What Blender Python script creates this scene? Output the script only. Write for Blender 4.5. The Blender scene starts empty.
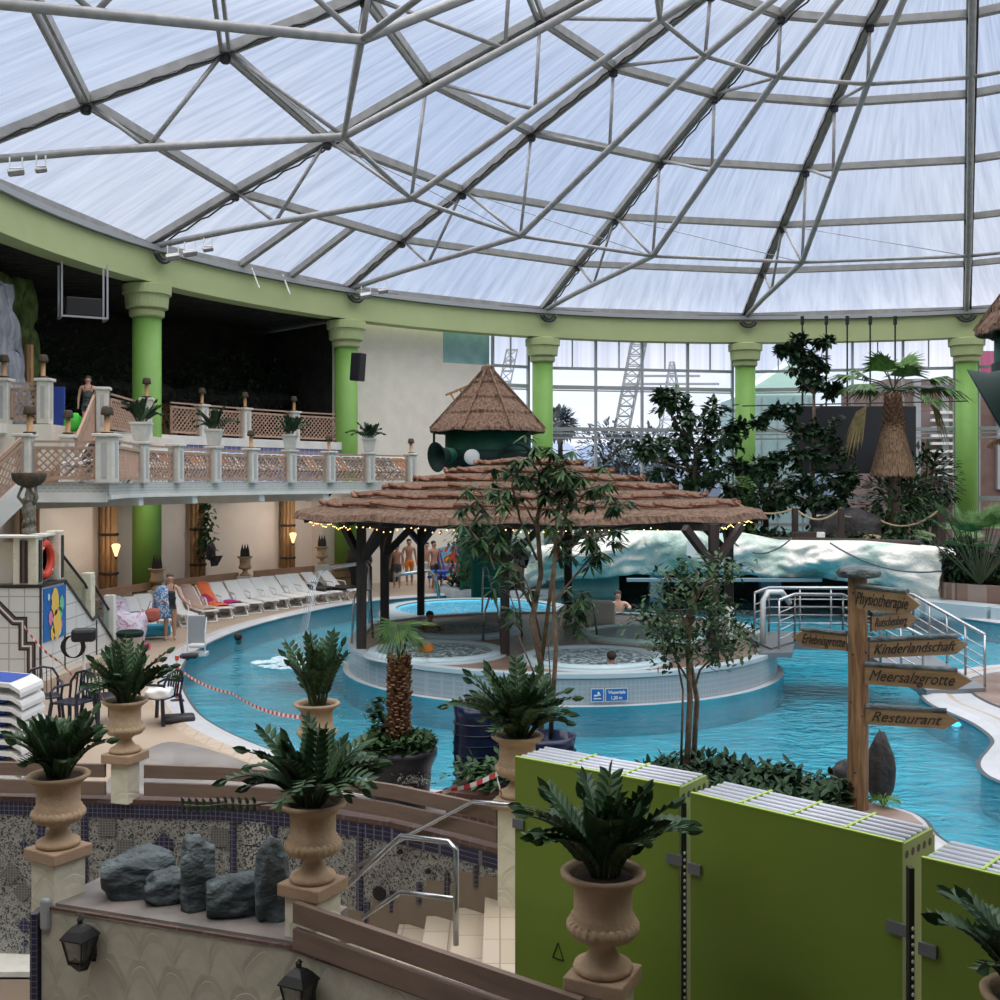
import bpy, bmesh, math, random
from mathutils import Vector, Matrix, noise
from mathutils.geometry import tessellate_polygon
PI = math.pi
sc = bpy.context.scene
COL = sc.collection
F = 1104.0; EYE = 4.0; HOR = 482.0
def P(px, py, Z):
    "point seen at px, py standing Z metres away"
    return Vector(((px-500)*Z/F, Z, EYE+(HOR-py)*Z/F))
def G(px, py, z=0.0):
    Z = (EYE-z)*F/(py-HOR)
    return Vector(((px-500)*Z/F, Z, z))
CX, CY = 10.915, 25.35
def on_ring(px, r):
    "far crossing of the sight line px with the circle of radius r round the hall centre"
    k = (px-500)/F
    a = 1+k*k; b = -2*(CY+k*CX); c = CX*CX+CY*CY-r*r
    Z = (-b+math.sqrt(b*b-4*a*c))/(2*a)
    return Vector((k*Z, Z, 0))
def ring_pt(ang, r, z=0.0):
    return Vector((CX+r*math.cos(ang), CY+r*math.sin(ang), z))
def ang_of(p): return math.atan2(p.y-CY, p.x-CX)

# ------------------------------------------------------------ materials
def nt(name):
    m = bpy.data.materials.new(name); m.use_nodes = True
    t = m.node_tree; t.nodes.clear()
    out = t.nodes.new('ShaderNodeOutputMaterial')
    return m, t, out
def N(t, kind, **kw):
    n = t.nodes.new(kind)
    for k, v in kw.items():
        if k in n.inputs: n.inputs[k].default_value = v
        else: setattr(n, k, v)
    return n
def rgb(c): return (c[0], c[1], c[2], 1)
def ramp(t, fac, stops):
    r = t.nodes.new('ShaderNodeValToRGB')
    e = r.color_ramp.elements
    while len(e) < len(stops): e.new(0.5)
    for i, (p, c) in enumerate(stops):
        e[i].position = p; e[i].color = rgb(c)
    t.links.new(fac, r.inputs[0]); return r.outputs[0]
def mat(name, c, rough=0.6, c2=None, scale=4.0, bump=0.0, bscale=None, metal=0.0, spec=0.5, stretch=(1,1,1), detail=4, lo=0.35, hi=0.65, bdist=0.02):
    m, t, out = nt(name)
    b = N(t, 'ShaderNodeBsdfPrincipled'); b.inputs['Roughness'].default_value = rough
    b.inputs['Metallic'].default_value = metal
    b.inputs['Specular IOR Level'].default_value = spec
    b.inputs['Base Color'].default_value = rgb(c)
    tc = N(t, 'ShaderNodeTexCoord'); mp = N(t, 'ShaderNodeMapping'); mp.inputs['Scale'].default_value = stretch
    t.links.new(tc.outputs['Object'], mp.inputs[0])
    if c2 is not None:
        n = N(t, 'ShaderNodeTexNoise'); n.inputs['Scale'].default_value = scale; n.inputs['Detail'].default_value = detail
        t.links.new(mp.outputs[0], n.inputs['Vector'])
        t.links.new(ramp(t, n.outputs[0], [(lo, c), (hi, c2)]), b.inputs['Base Color'])
    if bump:
        n2 = N(t, 'ShaderNodeTexNoise'); n2.inputs['Scale'].default_value = bscale or scale*3; n2.inputs['Detail'].default_value = 4
        t.links.new(mp.outputs[0], n2.inputs['Vector'])
        bp = N(t, 'ShaderNodeBump'); bp.inputs['Strength'].default_value = bump; bp.inputs['Distance'].default_value = bdist
        t.links.new(n2.outputs[0], bp.inputs['Height']); t.links.new(bp.outputs[0], b.inputs['Normal'])
    t.links.new(b.outputs[0], out.inputs[0]); return m
def tile_mat(name, c, mortar, size=(0.3, 0.3), gap=0.02, rough=0.3, c2=None, axes='xz', bump=0.3, offset=0.0):
    "square tiles; axes names the two world axes used, 'rz' wraps round the object's own vertical axis"
    m, t, out = nt(name)
    b = N(t, 'ShaderNodeBsdfPrincipled'); b.inputs['Roughness'].default_value = rough
    tc = N(t, 'ShaderNodeTexCoord'); sp = N(t, 'ShaderNodeSeparateXYZ'); cb = N(t, 'ShaderNodeCombineXYZ')
    t.links.new(tc.outputs['Object'], sp.inputs[0])
    idx = {'x': 0, 'y': 1, 'z': 2}
    if axes[0] == 's':       # the longer run of x and y
        a = N(t, 'ShaderNodeMath'); a.operation = 'ADD'
        t.links.new(sp.outputs[0], a.inputs[0]); t.links.new(sp.outputs[1], a.inputs[1]); t.links.new(a.outputs[0], cb.inputs[0])
    else: t.links.new(sp.outputs[idx[axes[0]]], cb.inputs[0])
    t.links.new(sp.outputs[idx[axes[1]]], cb.inputs[1])
    br = N(t, 'ShaderNodeTexBrick'); br.offset = offset; br.squash = 1.0
    br.inputs['Color1'].default_value = rgb(c); br.inputs['Color2'].default_value = rgb(c2 or c)
    br.inputs['Mortar'].default_value = rgb(mortar); br.inputs['Scale'].default_value = 1.0
    br.inputs['Brick Width'].default_value = size[0]; br.inputs['Row Height'].default_value = size[1]
    br.inputs['Mortar Size'].default_value = gap
    t.links.new(cb.outputs[0], br.inputs[0]); t.links.new(br.outputs['Color'], b.inputs['Base Color'])
    if bump:
        bp = N(t, 'ShaderNodeBump'); bp.inputs['Strength'].default_value = bump; bp.inputs['Distance'].default_value = 0.01; bp.invert = True
        t.links.new(br.outputs['Fac'], bp.inputs['Height']); t.links.new(bp.outputs[0], b.inputs['Normal'])
    t.links.new(b.outputs[0], out.inputs[0]); return m
def emit(name, c, s):
    m, t, out = nt(name); e = N(t, 'ShaderNodeEmission'); e.inputs[0].default_value = rgb(c); e.inputs[1].default_value = s
    t.links.new(e.outputs[0], out.inputs[0]); return m
def wood_mat(name, c, c2, scale=3.0, stretch=(6, 6, 0.6), rough=0.65, bump=0.3):
    m, t, out = nt(name)
    b = N(t, 'ShaderNodeBsdfPrincipled'); b.inputs['Roughness'].default_value = rough
    tc = N(t, 'ShaderNodeTexCoord'); mp = N(t, 'ShaderNodeMapping'); mp.inputs['Scale'].default_value = stretch
    n = N(t, 'ShaderNodeTexNoise'); n.inputs['Scale'].default_value = scale; n.inputs['Detail'].default_value = 6; n.inputs['Distortion'].default_value = 0.8
    t.links.new(tc.outputs['Object'], mp.inputs[0]); t.links.new(mp.outputs[0], n.inputs['Vector'])
    t.links.new(ramp(t, n.outputs[0], [(0.35, c), (0.62, c2)]), b.inputs['Base Color'])
    bp = N(t, 'ShaderNodeBump'); bp.inputs['Strength'].default_value = bump; bp.inputs['Distance'].default_value = 0.02
    t.links.new(n.outputs[0], bp.inputs['Height']); t.links.new(bp.outputs[0], b.inputs['Normal'])
    t.links.new(b.outputs[0], out.inputs[0]); return m
def glass_mat(name, tint, gloss=0.12, rough=0.02, rough_c=(1,1,1)):
    m, t, out = nt(name)
    tr = N(t, 'ShaderNodeBsdfTransparent'); tr.inputs[0].default_value = rgb(tint)
    gl = N(t, 'ShaderNodeBsdfGlossy'); gl.inputs['Roughness'].default_value = rough; gl.inputs[0].default_value = rgb(rough_c)
    mx = N(t, 'ShaderNodeMixShader'); mx.inputs[0].default_value = gloss
    t.links.new(tr.outputs[0], mx.inputs[1]); t.links.new(gl.outputs[0], mx.inputs[2]); t.links.new(mx.outputs[0], out.inputs[0])
    return m
def math_(t, op, a, b=None, c=None):
    n = N(t, 'ShaderNodeMath'); n.operation = op
    for i, v in enumerate((a, b, c)):
        if v is None: continue
        if isinstance(v, (int, float)): n.inputs[i].default_value = v
        else: t.links.new(v, n.inputs[i])
    return n.outputs[0]

def film_mat():
    "white streaky roof foil: lets the sky through, scatters a part of it"
    m, t, out = nt('roof_foil')
    g = N(t, 'ShaderNodeNewGeometry'); sp = N(t, 'ShaderNodeSeparateXYZ'); t.links.new(g.outputs['Position'], sp.inputs[0])
    dx = math_(t, 'SUBTRACT', sp.outputs[0], CX); dy = math_(t, 'SUBTRACT', sp.outputs[1], CY)
    an = math_(t, 'ARCTAN2', dy, dx)
    r = math_(t, 'SQRT', math_(t, 'ADD', math_(t, 'MULTIPLY', dx, dx), math_(t, 'MULTIPLY', dy, dy)))
    cb = N(t, 'ShaderNodeCombineXYZ')
    skew = math_(t, 'ADD', math_(t, 'MULTIPLY', an, 52.0), math_(t, 'MULTIPLY', r, 0.35))
    t.links.new(skew, cb.inputs[0]); t.links.new(math_(t, 'MULTIPLY', r, 0.22), cb.inputs[1])
    n = N(t, 'ShaderNodeTexNoise'); n.inputs['Scale'].default_value = 1.3; n.inputs['Detail'].default_value = 5; n.inputs['Roughness'].default_value = 0.62; n.inputs['Distortion'].default_value = 0.35
    t.links.new(cb.outputs[0], n.inputs['Vector'])
    col = ramp(t, n.outputs[0], [(0.28, (0.66, 0.68, 0.73)), (0.5, (0.84, 0.85, 0.88)), (0.72, (0.98, 0.98, 0.99))])
    tr = N(t, 'ShaderNodeBsdfTransparent'); t.links.new(col, tr.inputs[0])
    tl = N(t, 'ShaderNodeBsdfTranslucent'); t.links.new(col, tl.inputs[0])
    mx = N(t, 'ShaderNodeMixShader'); mx.inputs[0].default_value = 0.07
    t.links.new(tr.outputs[0], mx.inputs[1]); t.links.new(tl.outputs[0], mx.inputs[2]); t.links.new(mx.outputs[0], out.inputs[0])
    return m
def water_mat(name, tint, bscale=2.2, bstr=0.35, gl=0.0, foam=None):
    m, t, out = nt(name)
    tr = N(t, 'ShaderNodeBsdfTransparent'); tr.inputs[0].default_value = rgb(tint)
    gs = N(t, 'ShaderNodeBsdfGlossy'); gs.inputs['Roughness'].default_value = 0.06
    tc = N(t, 'ShaderNodeTexCoord'); mp = N(t, 'ShaderNodeMapping'); mp.inputs['Scale'].default_value = (0.8, 1.3, 1)
    n = N(t, 'ShaderNodeTexNoise'); n.inputs['Scale'].default_value = bscale; n.inputs['Detail'].default_value = 5; n.inputs['Distortion'].default_value = 0.6
    t.links.new(tc.outputs['Object'], mp.inputs[0]); t.links.new(mp.outputs[0], n.inputs['Vector'])
    bp = N(t, 'ShaderNodeBump'); bp.inputs['Strength'].default_value = bstr; bp.inputs['Distance'].default_value = 0.12
    t.links.new(n.outputs[0], bp.inputs['Height']); t.links.new(bp.outputs[0], gs.inputs['Normal'])
    fr = N(t, 'ShaderNodeFresnel'); fr.inputs['IOR'].default_value = 1.33; t.links.new(bp.outputs[0], fr.inputs['Normal'])
    fac = math_(t, 'ADD', fr.outputs[0], gl)
    mx = N(t, 'ShaderNodeMixShader'); t.links.new(fac, mx.inputs[0])
    t.links.new(tr.outputs[0], mx.inputs[1]); t.links.new(gs.outputs[0], mx.inputs[2])
    last = mx.outputs[0]
    if foam:
        f = N(t, 'ShaderNodeTexNoise'); f.inputs['Scale'].default_value = foam[0]; f.inputs['Detail'].default_value = 6
        t.links.new(tc.outputs['Object'], f.inputs['Vector'])
        fc = ramp(t, f.outputs[0], [(foam[1], (0,0,0)), (foam[1]+0.12, (1,1,1))])
        d = N(t, 'ShaderNodeBsdfDiffuse'); d.inputs[0].default_value = (0.75, 0.86, 0.9, 1)
        m2 = N(t, 'ShaderNodeMixShader'); t.links.new(math_(t, 'MULTIPLY', fc, foam[2]), m2.inputs[0])
        t.links.new(last, m2.inputs[1]); t.links.new(d.outputs[0], m2.inputs[2]); last = m2.outputs[0]
    t.links.new(last, out.inputs[0]); return m
def mosaic_mat():
    "broken-tile mosaic: pale chips with dark joints, larger ornament tiles"
    m, t, out = nt('broken_tile_mosaic')
    b = N(t, 'ShaderNodeBsdfPrincipled'); b.inputs['Roughness'].default_value = 0.35
    tc = N(t, 'ShaderNodeTexCoord')
    v = N(t, 'ShaderNodeTexVoronoi'); v.feature = 'DISTANCE_TO_EDGE'; v.inputs['Scale'].default_value = 11
    v2 = N(t, 'ShaderNodeTexVoronoi'); v2.inputs['Scale'].default_value = 11
    n = N(t, 'ShaderNodeTexNoise'); n.inputs['Scale'].default_value = 30; n.inputs['Detail'].default_value = 2; n.inputs['Distortion'].default_value = 1.5
    for q in (v, v2, n): t.links.new(tc.outputs['Object'], q.inputs['Vector'])
    chips = ramp(t, n.outputs[0], [(0.45, (0.02, 0.025, 0.035)), (0.50, (0.30, 0.30, 0.28))])
    sp = N(t, 'ShaderNodeSeparateColor'); t.links.new(v2.outputs['Color'], sp.inputs[0])
    mx = N(t, 'ShaderNodeMix'); mx.data_type = 'RGBA'; mx.blend_type = 'MULTIPLY'; mx.inputs['Factor'].default_value = 0.6
    t.links.new(chips, mx.inputs['A']); t.links.new(ramp(t, sp.outputs[0], [(0.0, (0.55, 0.52, 0.5)), (1.0, (1, 1, 0.95))]), mx.inputs['B'])
    mj = N(t, 'ShaderNodeMix'); mj.data_type = 'RGBA'
    t.links.new(ramp(t, v.outputs[0], [(0.02, (0, 0, 0)), (0.05, (1, 1, 1))]), mj.inputs['Factor'])
    mj.inputs['A'].default_value = (0.30, 0.30, 0.27, 1); t.links.new(mx.outputs['Result'], mj.inputs['B'])
    t.links.new(mj.outputs['Result'], b.inputs['Base Color']); t.links.new(b.outputs[0], out.inputs[0]); return m
def shell_mat(name, c, c2, sx=0.33, sz=0.26, rough=0.8):
    "render trowelled into overlapping scallops"
    m, t, out = nt(name)
    b = N(t, 'ShaderNodeBsdfPrincipled'); b.inputs['Roughness'].default_value = rough
    tc = N(t, 'ShaderNodeTexCoord'); sp = N(t, 'ShaderNodeSeparateXYZ')
    nn = N(t, 'ShaderNodeTexNoise'); nn.inputs['Scale'].default_value = 2.0
    mxv = N(t, 'ShaderNodeMix'); mxv.data_type = 'RGBA'; mxv.inputs['Factor'].default_value = 0.14
    t.links.new(tc.outputs['Object'], nn.inputs['Vector'])
    t.links.new(tc.outputs['Object'], mxv.inputs['A']); t.links.new(nn.outputs['Color'], mxv.inputs['B'])
    t.links.new(mxv.outputs['Result'], sp.inputs[0])
    u = math_(t, 'MULTIPLY', math_(t, 'SUBTRACT', sp.outputs[0], math_(t, 'MULTIPLY', sp.outputs[1], 0.7)), 1/sx)
    w = math_(t, 'MULTIPLY', sp.outputs[2], 1/sz)
    row = math_(t, 'FLOOR', w)
    uo = math_(t, 'ADD', u, math_(t, 'MULTIPLY', row, 0.5))
    fu = math_(t, 'SUBTRACT', math_(t, 'FRACT', uo), 0.5); fw = math_(t, 'FRACT', w)
    arc = math_(t, 'SUBTRACT', 0.85, math_(t, 'MULTIPLY', math_(t, 'MULTIPLY', fu, fu), 2.6))
    d = math_(t, 'SUBTRACT', fw, arc)
    h = ramp(t, math_(t, 'ADD', math_(t, 'MULTIPLY', d, 2.0), 0.5), [(0.0, (0.6,)*3), (0.49, (1,)*3), (0.53, (0,)*3), (1.0, (0.5,)*3)])
    n2 = N(t, 'ShaderNodeTexNoise'); n2.inputs['Scale'].default_value = 7; n2.inputs['Detail'].default_value = 4
    t.links.new(tc.outputs['Object'], n2.inputs['Vector'])
    t.links.new(ramp(t, n2.outputs[0], [(0.35, c), (0.65, c2)]), b.inputs['Base Color'])
    bp = N(t, 'ShaderNodeBump'); bp.inputs['Strength'].default_value = 0.6; bp.inputs['Distance'].default_value = 0.025
    t.links.new(math_(t, 'ADD', h, math_(t, 'MULTIPLY', n2.outputs[0], 0.5)), bp.inputs['Height']); t.links.new(bp.outputs[0], b.inputs['Normal'])
    t.links.new(b.outputs[0], out.inputs[0]); return m
def leaf_mat(name, c, c2, rough=0.4, scale=6):
    return mat(name, c, rough+.12, c2, scale=scale, spec=0.22)
def stripe_mat(name, c, c2, period=0.3, rough=0.5):
    "bands along the u of the mesh's own uv"
    m, t, out = nt(name)
    b = N(t, 'ShaderNodeBsdfPrincipled'); b.inputs['Roughness'].default_value = rough
    uv = N(t, 'ShaderNodeUVMap'); sp = N(t, 'ShaderNodeSeparateXYZ'); t.links.new(uv.outputs[0], sp.inputs[0])
    f = math_(t, 'GREATER_THAN', math_(t, 'FRACT', math_(t, 'MULTIPLY', sp.outputs[0], 1/period)), 0.5)
    mx = N(t, 'ShaderNodeMix'); mx.data_type = 'RGBA'; t.links.new(f, mx.inputs['Factor'])
    mx.inputs['A'].default_value = rgb(c); mx.inputs['B'].default_value = rgb(c2)
    t.links.new(mx.outputs['Result'], b.inputs['Base Color']); t.links.new(b.outputs[0], out.inputs[0]); return m
def towel_mat(name, cols, scale=5):
    m, t, out = nt(name)
    b = N(t, 'ShaderNodeBsdfPrincipled'); b.inputs['Roughness'].default_value = 0.9
    tc = N(t, 'ShaderNodeTexCoord'); v = N(t, 'ShaderNodeTexNoise'); v.inputs['Scale'].default_value = scale; v.inputs['Detail'].default_value = 1; v.inputs['Distortion'].default_value = 1.0
    t.links.new(tc.outputs['Object'], v.inputs['Vector'])
    r = t.nodes.new('ShaderNodeValToRGB'); r.color_ramp.interpolation = 'CONSTANT'; e = r.color_ramp.elements
    while len(e) < len(cols): e.new(0.5)
    for i, c in enumerate(cols): e[i].position = 0.0 if i == 0 else 0.32+0.36*(i-0.5)/len(cols)+0.02; e[i].color = rgb(c)
    t.links.new(v.outputs[0], r.inputs[0]); t.links.new(r.outputs[0], b.inputs['Base Color']); t.links.new(b.outputs[0], out.inputs[0]); return m

M = {}
M['foil'] = film_mat()
M['steel'] = mat('roof_steel', (0.24, 0.24, 0.235), 0.5, (0.31, 0.31, 0.30), 3, metal=0.2)
M['steel_dark'] = mat('black_cable', (0.02, 0.02, 0.025), 0.5)
M['tube'] = mat('galvanised_tube', (0.27, 0.275, 0.28), 0.45, (0.36, 0.36, 0.36), 5, metal=0.2)
M['gutter'] = mat('grey_gutter', (0.34, 0.36, 0.38), 0.4, metal=0.2)
M['beam_green'] = mat('pale_green_paint', (0.38, 0.45, 0.22), 0.7, (0.40, 0.47, 0.235), 1.2)
M['col_green'] = mat('leaf_green_paint', (0.14, 0.30, 0.055), 0.6, (0.16, 0.33, 0.062), 1.5)
M['cream'] = mat('cream_render', (0.76, 0.71, 0.62), 0.85, (0.82, 0.77, 0.68), 2, bump=0.4, bscale=14)
M['cream2'] = mat('lower_wall_render', (0.78, 0.70, 0.63), 0.85, (0.84, 0.75, 0.68), 1.2, bump=0.4, bscale=14)
M['white'] = mat('white_paint', (0.78, 0.78, 0.74), 0.6, (0.70, 0.70, 0.66), 3)
M['pier'] = mat('stone_white_pier', (0.70, 0.69, 0.63), 0.8, (0.62, 0.61, 0.55), 6, bump=0.5, bscale=10)
M['lattice'] = mat('brown_pink_lattice', (0.40, 0.26, 0.19), 0.6, (0.46, 0.31, 0.23), 4)
M['plank'] = wood_mat('brown_plank', (0.145, 0.10, 0.075), (0.18, 0.125, 0.095), 2, (1, 1, 5), 0.6, 0.1)
M['plank_warm'] = mat('warm_bench_plank', (0.40, 0.24, 0.15), 0.6, (0.45, 0.28, 0.18), 3)
M['log'] = wood_mat('log_wood', (0.28, 0.15, 0.065), (0.46, 0.27, 0.12), 3, (5, 5, 0.5))
M['post_wood'] = wood_mat('signpost_wood', (0.27, 0.16, 0.08), (0.13, 0.07, 0.03), 4, (6, 6, 0.5))
M['board_wood'] = wood_mat('sign_board_wood', (0.25, 0.165, 0.085), (0.18, 0.115, 0.055), 3, (1, 1, 8), 0.6, 0.1)
M['dark_wood'] = wood_mat('dark_timber', (0.018, 0.011, 0.009), (0.04, 0.024, 0.02), 3, (6, 6, 0.6))
M['deck'] = mat('sand_deck', (0.33, 0.255, 0.185), 0.5, (0.39, 0.305, 0.23), 0.9, bump=0.1, bscale=9)
M['deck_grey'] = mat('wet_grey_deck', (0.20, 0.195, 0.19), 0.15, (0.31, 0.29, 0.27), 1.2)
M['coping'] = mat('white_coping', (0.50, 0.52, 0.54), 0.35, (0.44, 0.46, 0.49), 2)
M['coping_beige'] = tile_mat('beige_coping', (0.44, 0.36, 0.28), (0.3, 0.25, 0.2), (0.3, 0.3), 0.012, 0.5, axes='xy')
M['joint'] = mat('dark_gutter_joint', (0.05, 0.06, 0.07), 0.5)
M['pool_floor'] = mat('pool_tile_caustics', (0.022, 0.36, 0.46), 0.5, (0.07, 0.52, 0.62), 1.1, stretch=(.6, 1.4, 1), detail=7)  # lighter noise patches paint caustic-like light of the waves into the colour
M['pool_wall'] = mat('pool_wall_tile', (0.04, 0.46, 0.56), 0.4, (0.06, 0.54, 0.64), 1)
M['water'] = water_mat('pool_water', (0.62, 0.88, 0.94), 3.4, 0.9, 0.02)
M['tub_water'] = water_mat('whirl_water', (0.85, 0.97, 0.98), 9, 0.9, 0.0, (10, 0.46, 0.65))
M['tub_calm'] = water_mat('calm_tub_water', (0.85, 0.98, 0.95), 5, 0.3, 0.0)
M['foam'] = mat('white_splash', (0.80, 0.90, 0.93), 0.6, (0.5, 0.75, 0.85), 12)
M['isl_tile'] = tile_mat('small_grey_tile', (0.30, 0.35, 0.38), (0.38, 0.42, 0.45), (0.1, 0.1), 0.012, 0.3, (0.32, 0.37, 0.40), 'sz', 0.1)
M['isl_rim'] = mat('pale_blue_rim', (0.46, 0.54, 0.58), 0.35)
M['tub_blue'] = mat('tub_lining', (0.48, 0.62, 0.67), 0.4)
M['tub_bright'] = mat('bright_blue_lining', (0.12, 0.62, 0.85), 0.4)
M['tub_green'] = mat('green_white_lining', (0.55, 0.80, 0.72), 0.4)
M['isl_floor'] = mat('brown_island_floor', (0.20, 0.13, 0.095), 0.4, (0.28, 0.20, 0.15), 3)
M['rock_floor'] = mat('red_stone_paving', (0.16, 0.095, 0.07), 0.4, (0.28, 0.21, 0.175), 1.6, bump=0.3, bscale=5)
M['thatch'] = mat('reed_thatch', (0.10, 0.055, 0.036), 0.95, (0.29, 0.18, 0.12), 5, bump=1.0, bscale=26, stretch=(3, 3, 0.5), bdist=0.05)
M['thatch_ridge'] = mat('reddish_thatch_ridge', (0.14, 0.058, 0.034), 0.9, (0.29, 0.135, 0.08), 7, bump=0.8, bscale=20, stretch=(1, 1, 1), bdist=0.04)
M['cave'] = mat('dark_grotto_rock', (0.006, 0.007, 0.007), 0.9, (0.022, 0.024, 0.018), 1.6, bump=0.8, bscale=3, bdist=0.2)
M['moss'] = mat('mossy_rock', (0.05, 0.09, 0.02), 0.9, (0.14, 0.18, 0.05), 3, bump=0.8, bscale=6, bdist=0.1)
M['fall'] = mat('grey_waterfall_rock', (0.18, 0.20, 0.24), 0.6, (0.34, 0.37, 0.42), 2, bump=0.8, bscale=2, stretch=(3, 3, 0.5), bdist=0.1)
M['blue_tile'] = tile_mat('blue_tile_band', (0.16, 0.20, 0.42), (0.4, 0.42, 0.55), (0.3, 0.22), 0.03, 0.4, (0.22, 0.24, 0.46), 'sz', 0)
M['fascia'] = tile_mat('patterned_fascia', (0.40, 0.42, 0.40), (0.58, 0.59, 0.55), (0.16, 0.075), 0.022, 0.6, (0.48, 0.50, 0.48), 'sz', 0.3, 0.5)
M['soffit'] = mat('grey_soffit', (0.46, 0.46, 0.45), 0.8)
M['panel_white'] = film_mat(); M['panel_white'].name = 'white_infill_panel'
M['glass'] = glass_mat('window_glass', (0.93, 0.96, 0.98), 0.05)
M['teal_glass'] = mat('teal_glass', (0.16, 0.33, 0.34), 0.15, (0.24, 0.42, 0.42), 2)
M['balus_glass'] = glass_mat('green_glass', (0.62, 0.74, 0.68), 0.12)
M['alu'] = mat('window_aluminium', (0.34, 0.37, 0.38), 0.4, metal=0.2)
M['ice'] = mat('sculpted_ice', (0.82, 0.81, 0.74), 0.6, (0.40, 0.55, 0.48), 0.7, bump=0.8, bscale=1.6, bdist=0.25, detail=6, lo=0.47, hi=0.62)
M['ice_dark'] = mat('green_cave_wall', (0.13, 0.25, 0.24), 0.7, (0.20, 0.34, 0.32), 1.2)
M['cave_blue'] = mat('blue_grey_cave_pier', (0.20, 0.29, 0.34), 0.5)
M['soil'] = mat('dark_soil', (0.02, 0.014, 0.01), 0.95, (0.045, 0.03, 0.02), 12)
M['terra'] = mat('sandstone_urn', (0.48, 0.35, 0.225), 0.8, (0.38, 0.265, 0.165), 5, bump=0.5, bscale=22)
M['terra_cap'] = mat('sandstone_cap', (0.40, 0.28, 0.185), 0.8, (0.34, 0.23, 0.15), 5, bump=0.3, bscale=20)
M['scallop'] = shell_mat('scalloped_cream_render', (0.42, 0.405, 0.32), (0.48, 0.46, 0.37))
M['scallop2'] = shell_mat('pillar_scallop_render', (0.66, 0.63, 0.50), (0.72, 0.69, 0.56), 0.3, 0.2)
M['mosaic'] = mosaic_mat()
M['mosaic_blue'] = tile_mat('dark_blue_mosaic', (0.010, 0.011, 0.04), (0.13, 0.13, 0.15), (0.05, 0.05), 0.004, 0.3, (0.016, 0.018, 0.06), 'sz', 0)
M['orn_grey'] = tile_mat('grey_ornament_tile', (0.045, 0.047, 0.05), (0.17, 0.165, 0.155), (0.03, 0.03), 0.006, 0.4, (0.09, 0.09, 0.088), 'sz', 0)
M['brick_edge'] = tile_mat('red_brown_edge', (0.09, 0.05, 0.04), (0.14, 0.11, 0.10), (0.3, 0.2), 0.008, 0.5, (0.12, 0.065, 0.05), 'xy', 0.2)
M['taupe'] = mat('taupe_skirting', (0.19, 0.145, 0.105), 0.6)
M['beige_tile'] = tile_mat('beige_floor_tile', (0.42, 0.35, 0.26), (0.26, 0.21, 0.16), (0.5, 0.5), 0.007, 0.4, (0.50, 0.43, 0.34), 'xy', 0.1)
M['ledge'] = mat('grey_mortar_ledge', (0.15, 0.145, 0.14), 0.8, (0.26, 0.22, 0.20), 3)
M['slate'] = mat('dark_slate_rock', (0.035, 0.05, 0.055), 0.7, (0.12, 0.15, 0.16), 3, bump=1.0, bscale=7, stretch=(1, 1, 1.6), bdist=0.08)
M['basalt'] = mat('black_standing_stone', (0.018, 0.017, 0.018), 0.7, (0.05, 0.045, 0.045), 4, bump=0.8, bscale=8, bdist=0.05)
M['lime'] = mat('lime_green_panel', (0.18, 0.27, 0.035), 0.35, (0.20, 0.29, 0.04), 1.0)
M['lime_edge'] = mat('lime_edge', (0.36, 0.52, 0.08), 0.4)
M['rail_white'] = mat('white_tube', (0.52, 0.55, 0.62), 0.3)
M['black'] = mat('black_plastic', (0.012, 0.012, 0.014), 0.5)
M['black_gloss'] = mat('dark_screen', (0.016, 0.017, 0.022), 0.35)
M['iron'] = mat('black_iron', (0.015, 0.015, 0.016), 0.45, metal=0.3)
M['inox'] = mat('stainless_steel', (0.42, 0.43, 0.44), 0.25, metal=0.85)
M['inox_d'] = mat('matt_steel', (0.22, 0.24, 0.26), 0.4, metal=0.6)
M['white_pl'] = mat('white_plastic', (0.72, 0.73, 0.72), 0.4)
M['cream_pl'] = mat('cream_plastic', (0.62, 0.58, 0.50), 0.4)
M['blue_cloth'] = mat('blue_fabric', (0.02, 0.06, 0.30), 0.8)
M['leafA'] = leaf_mat('glossy_dark_leaf', (0.018, 0.045, 0.020), (0.045, 0.095, 0.040), 0.35)
M['leafB'] = leaf_mat('mid_green_leaf', (0.02, 0.055, 0.02), (0.055, 0.12, 0.04), 0.4)
M['leafC'] = leaf_mat('bright_leaf', (0.05, 0.13, 0.025), (0.12, 0.22, 0.05), 0.45)
M['leafP'] = leaf_mat('palm_leaf', (0.03, 0.085, 0.025), (0.10, 0.19, 0.05), 0.45)
M['leafD'] = leaf_mat('deep_green_leaf', (0.014, 0.036, 0.017), (0.035, 0.075, 0.032), 0.5)  # darkest of the leaf greens
M['stem'] = mat('green_stem', (0.03, 0.05, 0.015), 0.6)
M['bark'] = mat('grey_brown_bark', (0.13, 0.09, 0.06), 0.85, (0.24, 0.18, 0.13), 9, bump=0.6, bscale=20)
M['bark_d'] = mat('dark_bark', (0.045, 0.035, 0.025), 0.85, (0.10, 0.075, 0.05), 9, bump=0.6, bscale=20)
M['palm_fibre'] = mat('palm_fibre', (0.10, 0.045, 0.02), 0.95, (0.28, 0.15, 0.08), 14, bump=1.0, bscale=30)
M['dead_frond'] = mat('dead_palm_frond', (0.10, 0.055, 0.03), 0.9, (0.34, 0.22, 0.13), 9, stretch=(3, 3, .35), detail=6)
M['dead_leaf'] = mat('dry_palm_leaf', (0.18, 0.15, 0.05), 0.8, (0.30, 0.22, 0.10), 6)
M['hut_green'] = mat('bottle_green_paint', (0.006, 0.06, 0.035), 0.6, (0.012, 0.085, 0.05), 2, spec=.25)
M['horn_dark'] = mat('very_dark_green', (0.006, 0.022, 0.018), 0.65, spec=.2)
M['navy_pot'] = mat('navy_glazed_pot', (0.008, 0.016, 0.05), 0.2)
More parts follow.
